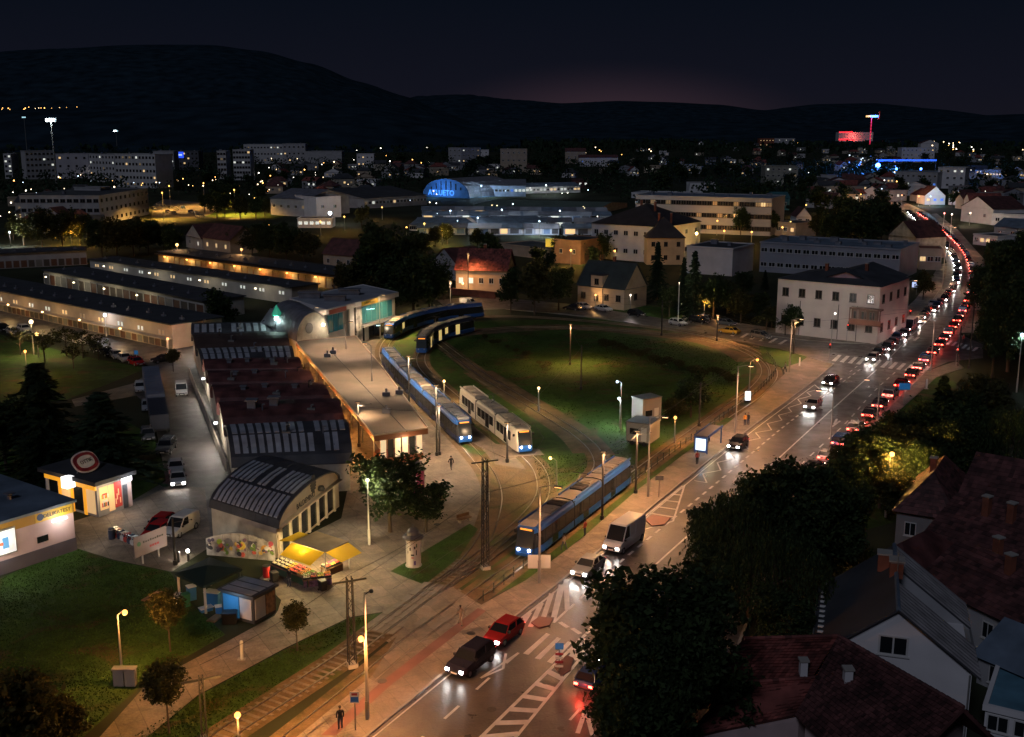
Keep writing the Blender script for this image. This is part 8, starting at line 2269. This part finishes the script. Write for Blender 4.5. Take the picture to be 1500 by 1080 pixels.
dots('small lamp around the houses at the upper right',(1180,262,1330,300),17,(OW,OR,BW,WW),(3,8),(.4,.9),es=7)
dots('small lamp on the dark right hillside',(1380,206,1500,300),10,(OW,WW),(3,9),(.3,.7),es=4)
dots('small lamp before the left flats',(20,262,240,296),25,(OW,WW,OR,BW),(3,7),(.4,1.0),es=7)
dots('small lamp among the left yards',(0,296,70,350),11,(WW,OW,OR),(3,6),(.4,1.0),es=7)
dots('small lamp around the left towers',(290,250,400,300),17,(OW,WW,OR),(3,7),(.4,.9),es=7)
dots('small lamp along the market stalls',(600,285,880,345),23,(WW,BW,OW),(3,6),(.4,.9),es=7)
dots('small lamp before the long warehouse',(400,240,530,300),13,(OW,WW),(3,7),(.3,.7),es=4)
dots('small warm lamp among the dark woods left of centre',(380,212,640,262),22,(OW,OR,WW),(4,9),(.4,.9),es=7)
dots('small warm lamp below the flats at the left horizon',(120,268,400,300),18,(OR,OW),(3,7),(.4,.9),es=7)
# small houses and dark trees filling the distance
HOUSEWALL=[greyplaster,tanplaster,whiteplaster,mat('dull_grey',(.22,.22,.24),.85),cream]
def scatter_houses(lab,region,n,group):
    for _ in range(n):
        x0,y0,x1,y1=region; px=rnd.uniform(x0,x1); py=rnd.uniform(y0,y1); P_=G(px,py); wd=rnd.uniform(8,16); an=rnd.uniform(-.5,.5)
        B_=P_+Vector((math.cos(an)*wd,math.sin(an)*wd,0))
        bld('small_house',lab,'house',P_,B_,None,rnd.uniform(7,10),rnd.choice(('gable_x','gable_y','hip','flat')),rnd.uniform(2.5,4),rnd.choice(HOUSEWALL),rnd.choice((tiledark,felt,tile)),rows=1,cols=3,lit=.5,h=rnd.uniform(3.5,6.5),group=group,ww=1.5,wh=1.5)
scatter_houses('small house among trees behind the market field',(520,248,840,262),34,'houses behind the market')
scatter_houses('small house on the plain right of centre',(880,212,1240,258),44,'houses on the right plain')
scatter_houses('small house on the lower slope at the upper right',(1180,262,1345,300),34,'houses at the upper right')
scatter_houses('small house on the right hillside above the bend',(1400,225,1500,310),32,'houses on the right hillside')
scatter_houses('small house between the car park and the flats',(380,246,530,300),24,'houses near the car park')
scatter_houses('small low building in the left yards',(0,296,110,345),18,'buildings in the left yards')
scatter_houses('small house below the glowing tower',(1200,218,1330,245),30,'houses below the tower')
def scatter_trees(lab,region,n,hh,group):
    for _ in range(n):
        x0,y0,x1,y1=region; tree('far%d'%rnd.randrange(4),lab,(rnd.uniform(x0,x1),rnd.uniform(y0,y1)),h=rnd.uniform(*hh),wid=rnd.uniform(.7,1.1),group=group)
scatter_trees('dark tree in the wooded middle of the plain',(880,205,1240,285),46,(9,17),'trees on the right plain')
scatter_trees('dark tree in front of the centre hills',(500,205,860,262),46,(9,16),'trees before the centre hills')
scatter_trees('dark tree behind the left flats',(0,205,500,222),34,(12,22),'trees behind the left flats')
scatter_trees('dark tree on the right slope',(1290,215,1500,310),46,(7,14),'trees on the right slope')
scatter_trees('dark tree around the towers',(285,262,420,300),14,(8,13),'trees around the towers')
scatter_trees('dark tree beside the long office block',(1100,258,1240,330),18,(8,13),'trees by the office block')
scatter_trees('dark garden tree behind the villa',(720,375,900,400),10,(6,11),'garden trees by the villa')
# far woods on the plain as one uncountable mass
wm_=MB(); wr=random.Random(11)
for _ in range(5200):
    px=wr.uniform(-60,1560); py=193.5+wr.random()**2*30
    p=G(px,py); s=wr.uniform(5,9)
    for k in range(5):
        q=p+Vector((wr.gauss(0,s*.5),wr.gauss(0,s*.5),wr.uniform(.3,1.5)*s)); a=wr.uniform(0,6.28); u=Vector((math.cos(a),math.sin(a),wr.uniform(-.3,.3)))*s*.55; v_=Vector((0,wr.uniform(-.3,.3),1))*s*.5
        wm_.add([q-u,q-v_,q+u,q+v_],[(0,1,2,3)])
for _ in range(2600):
    px=wr.uniform(-40,1540); py=wr.uniform(200,300) if wr.random()<.5 else wr.uniform(200,262)
    p=G(px,py)
    if any((p-c_).length < r_+3 for c_,r_ in BLDS): continue
    if py>285 and (590<px<900 or 200<px<420): continue
    if py>262 and 1290<px<1400: continue
    s=wr.uniform(3.5,7)
    for k in range(30):
        q=p+Vector((wr.gauss(0,s*.42),wr.gauss(0,s*.42),wr.uniform(.15,1.6)*s)); a=wr.uniform(0,6.28); u=Vector((math.cos(a),math.sin(a),wr.uniform(-.3,.3)))*s*.15; v_=Vector((wr.uniform(-.5,.5),wr.uniform(-.5,.5),1))*s*.13
        wm_.add([q-u,q-v_,q+u,q+v_],[(0,1,2,3)])
wm_.build('far_woods',leaf_c,kind='stuff')
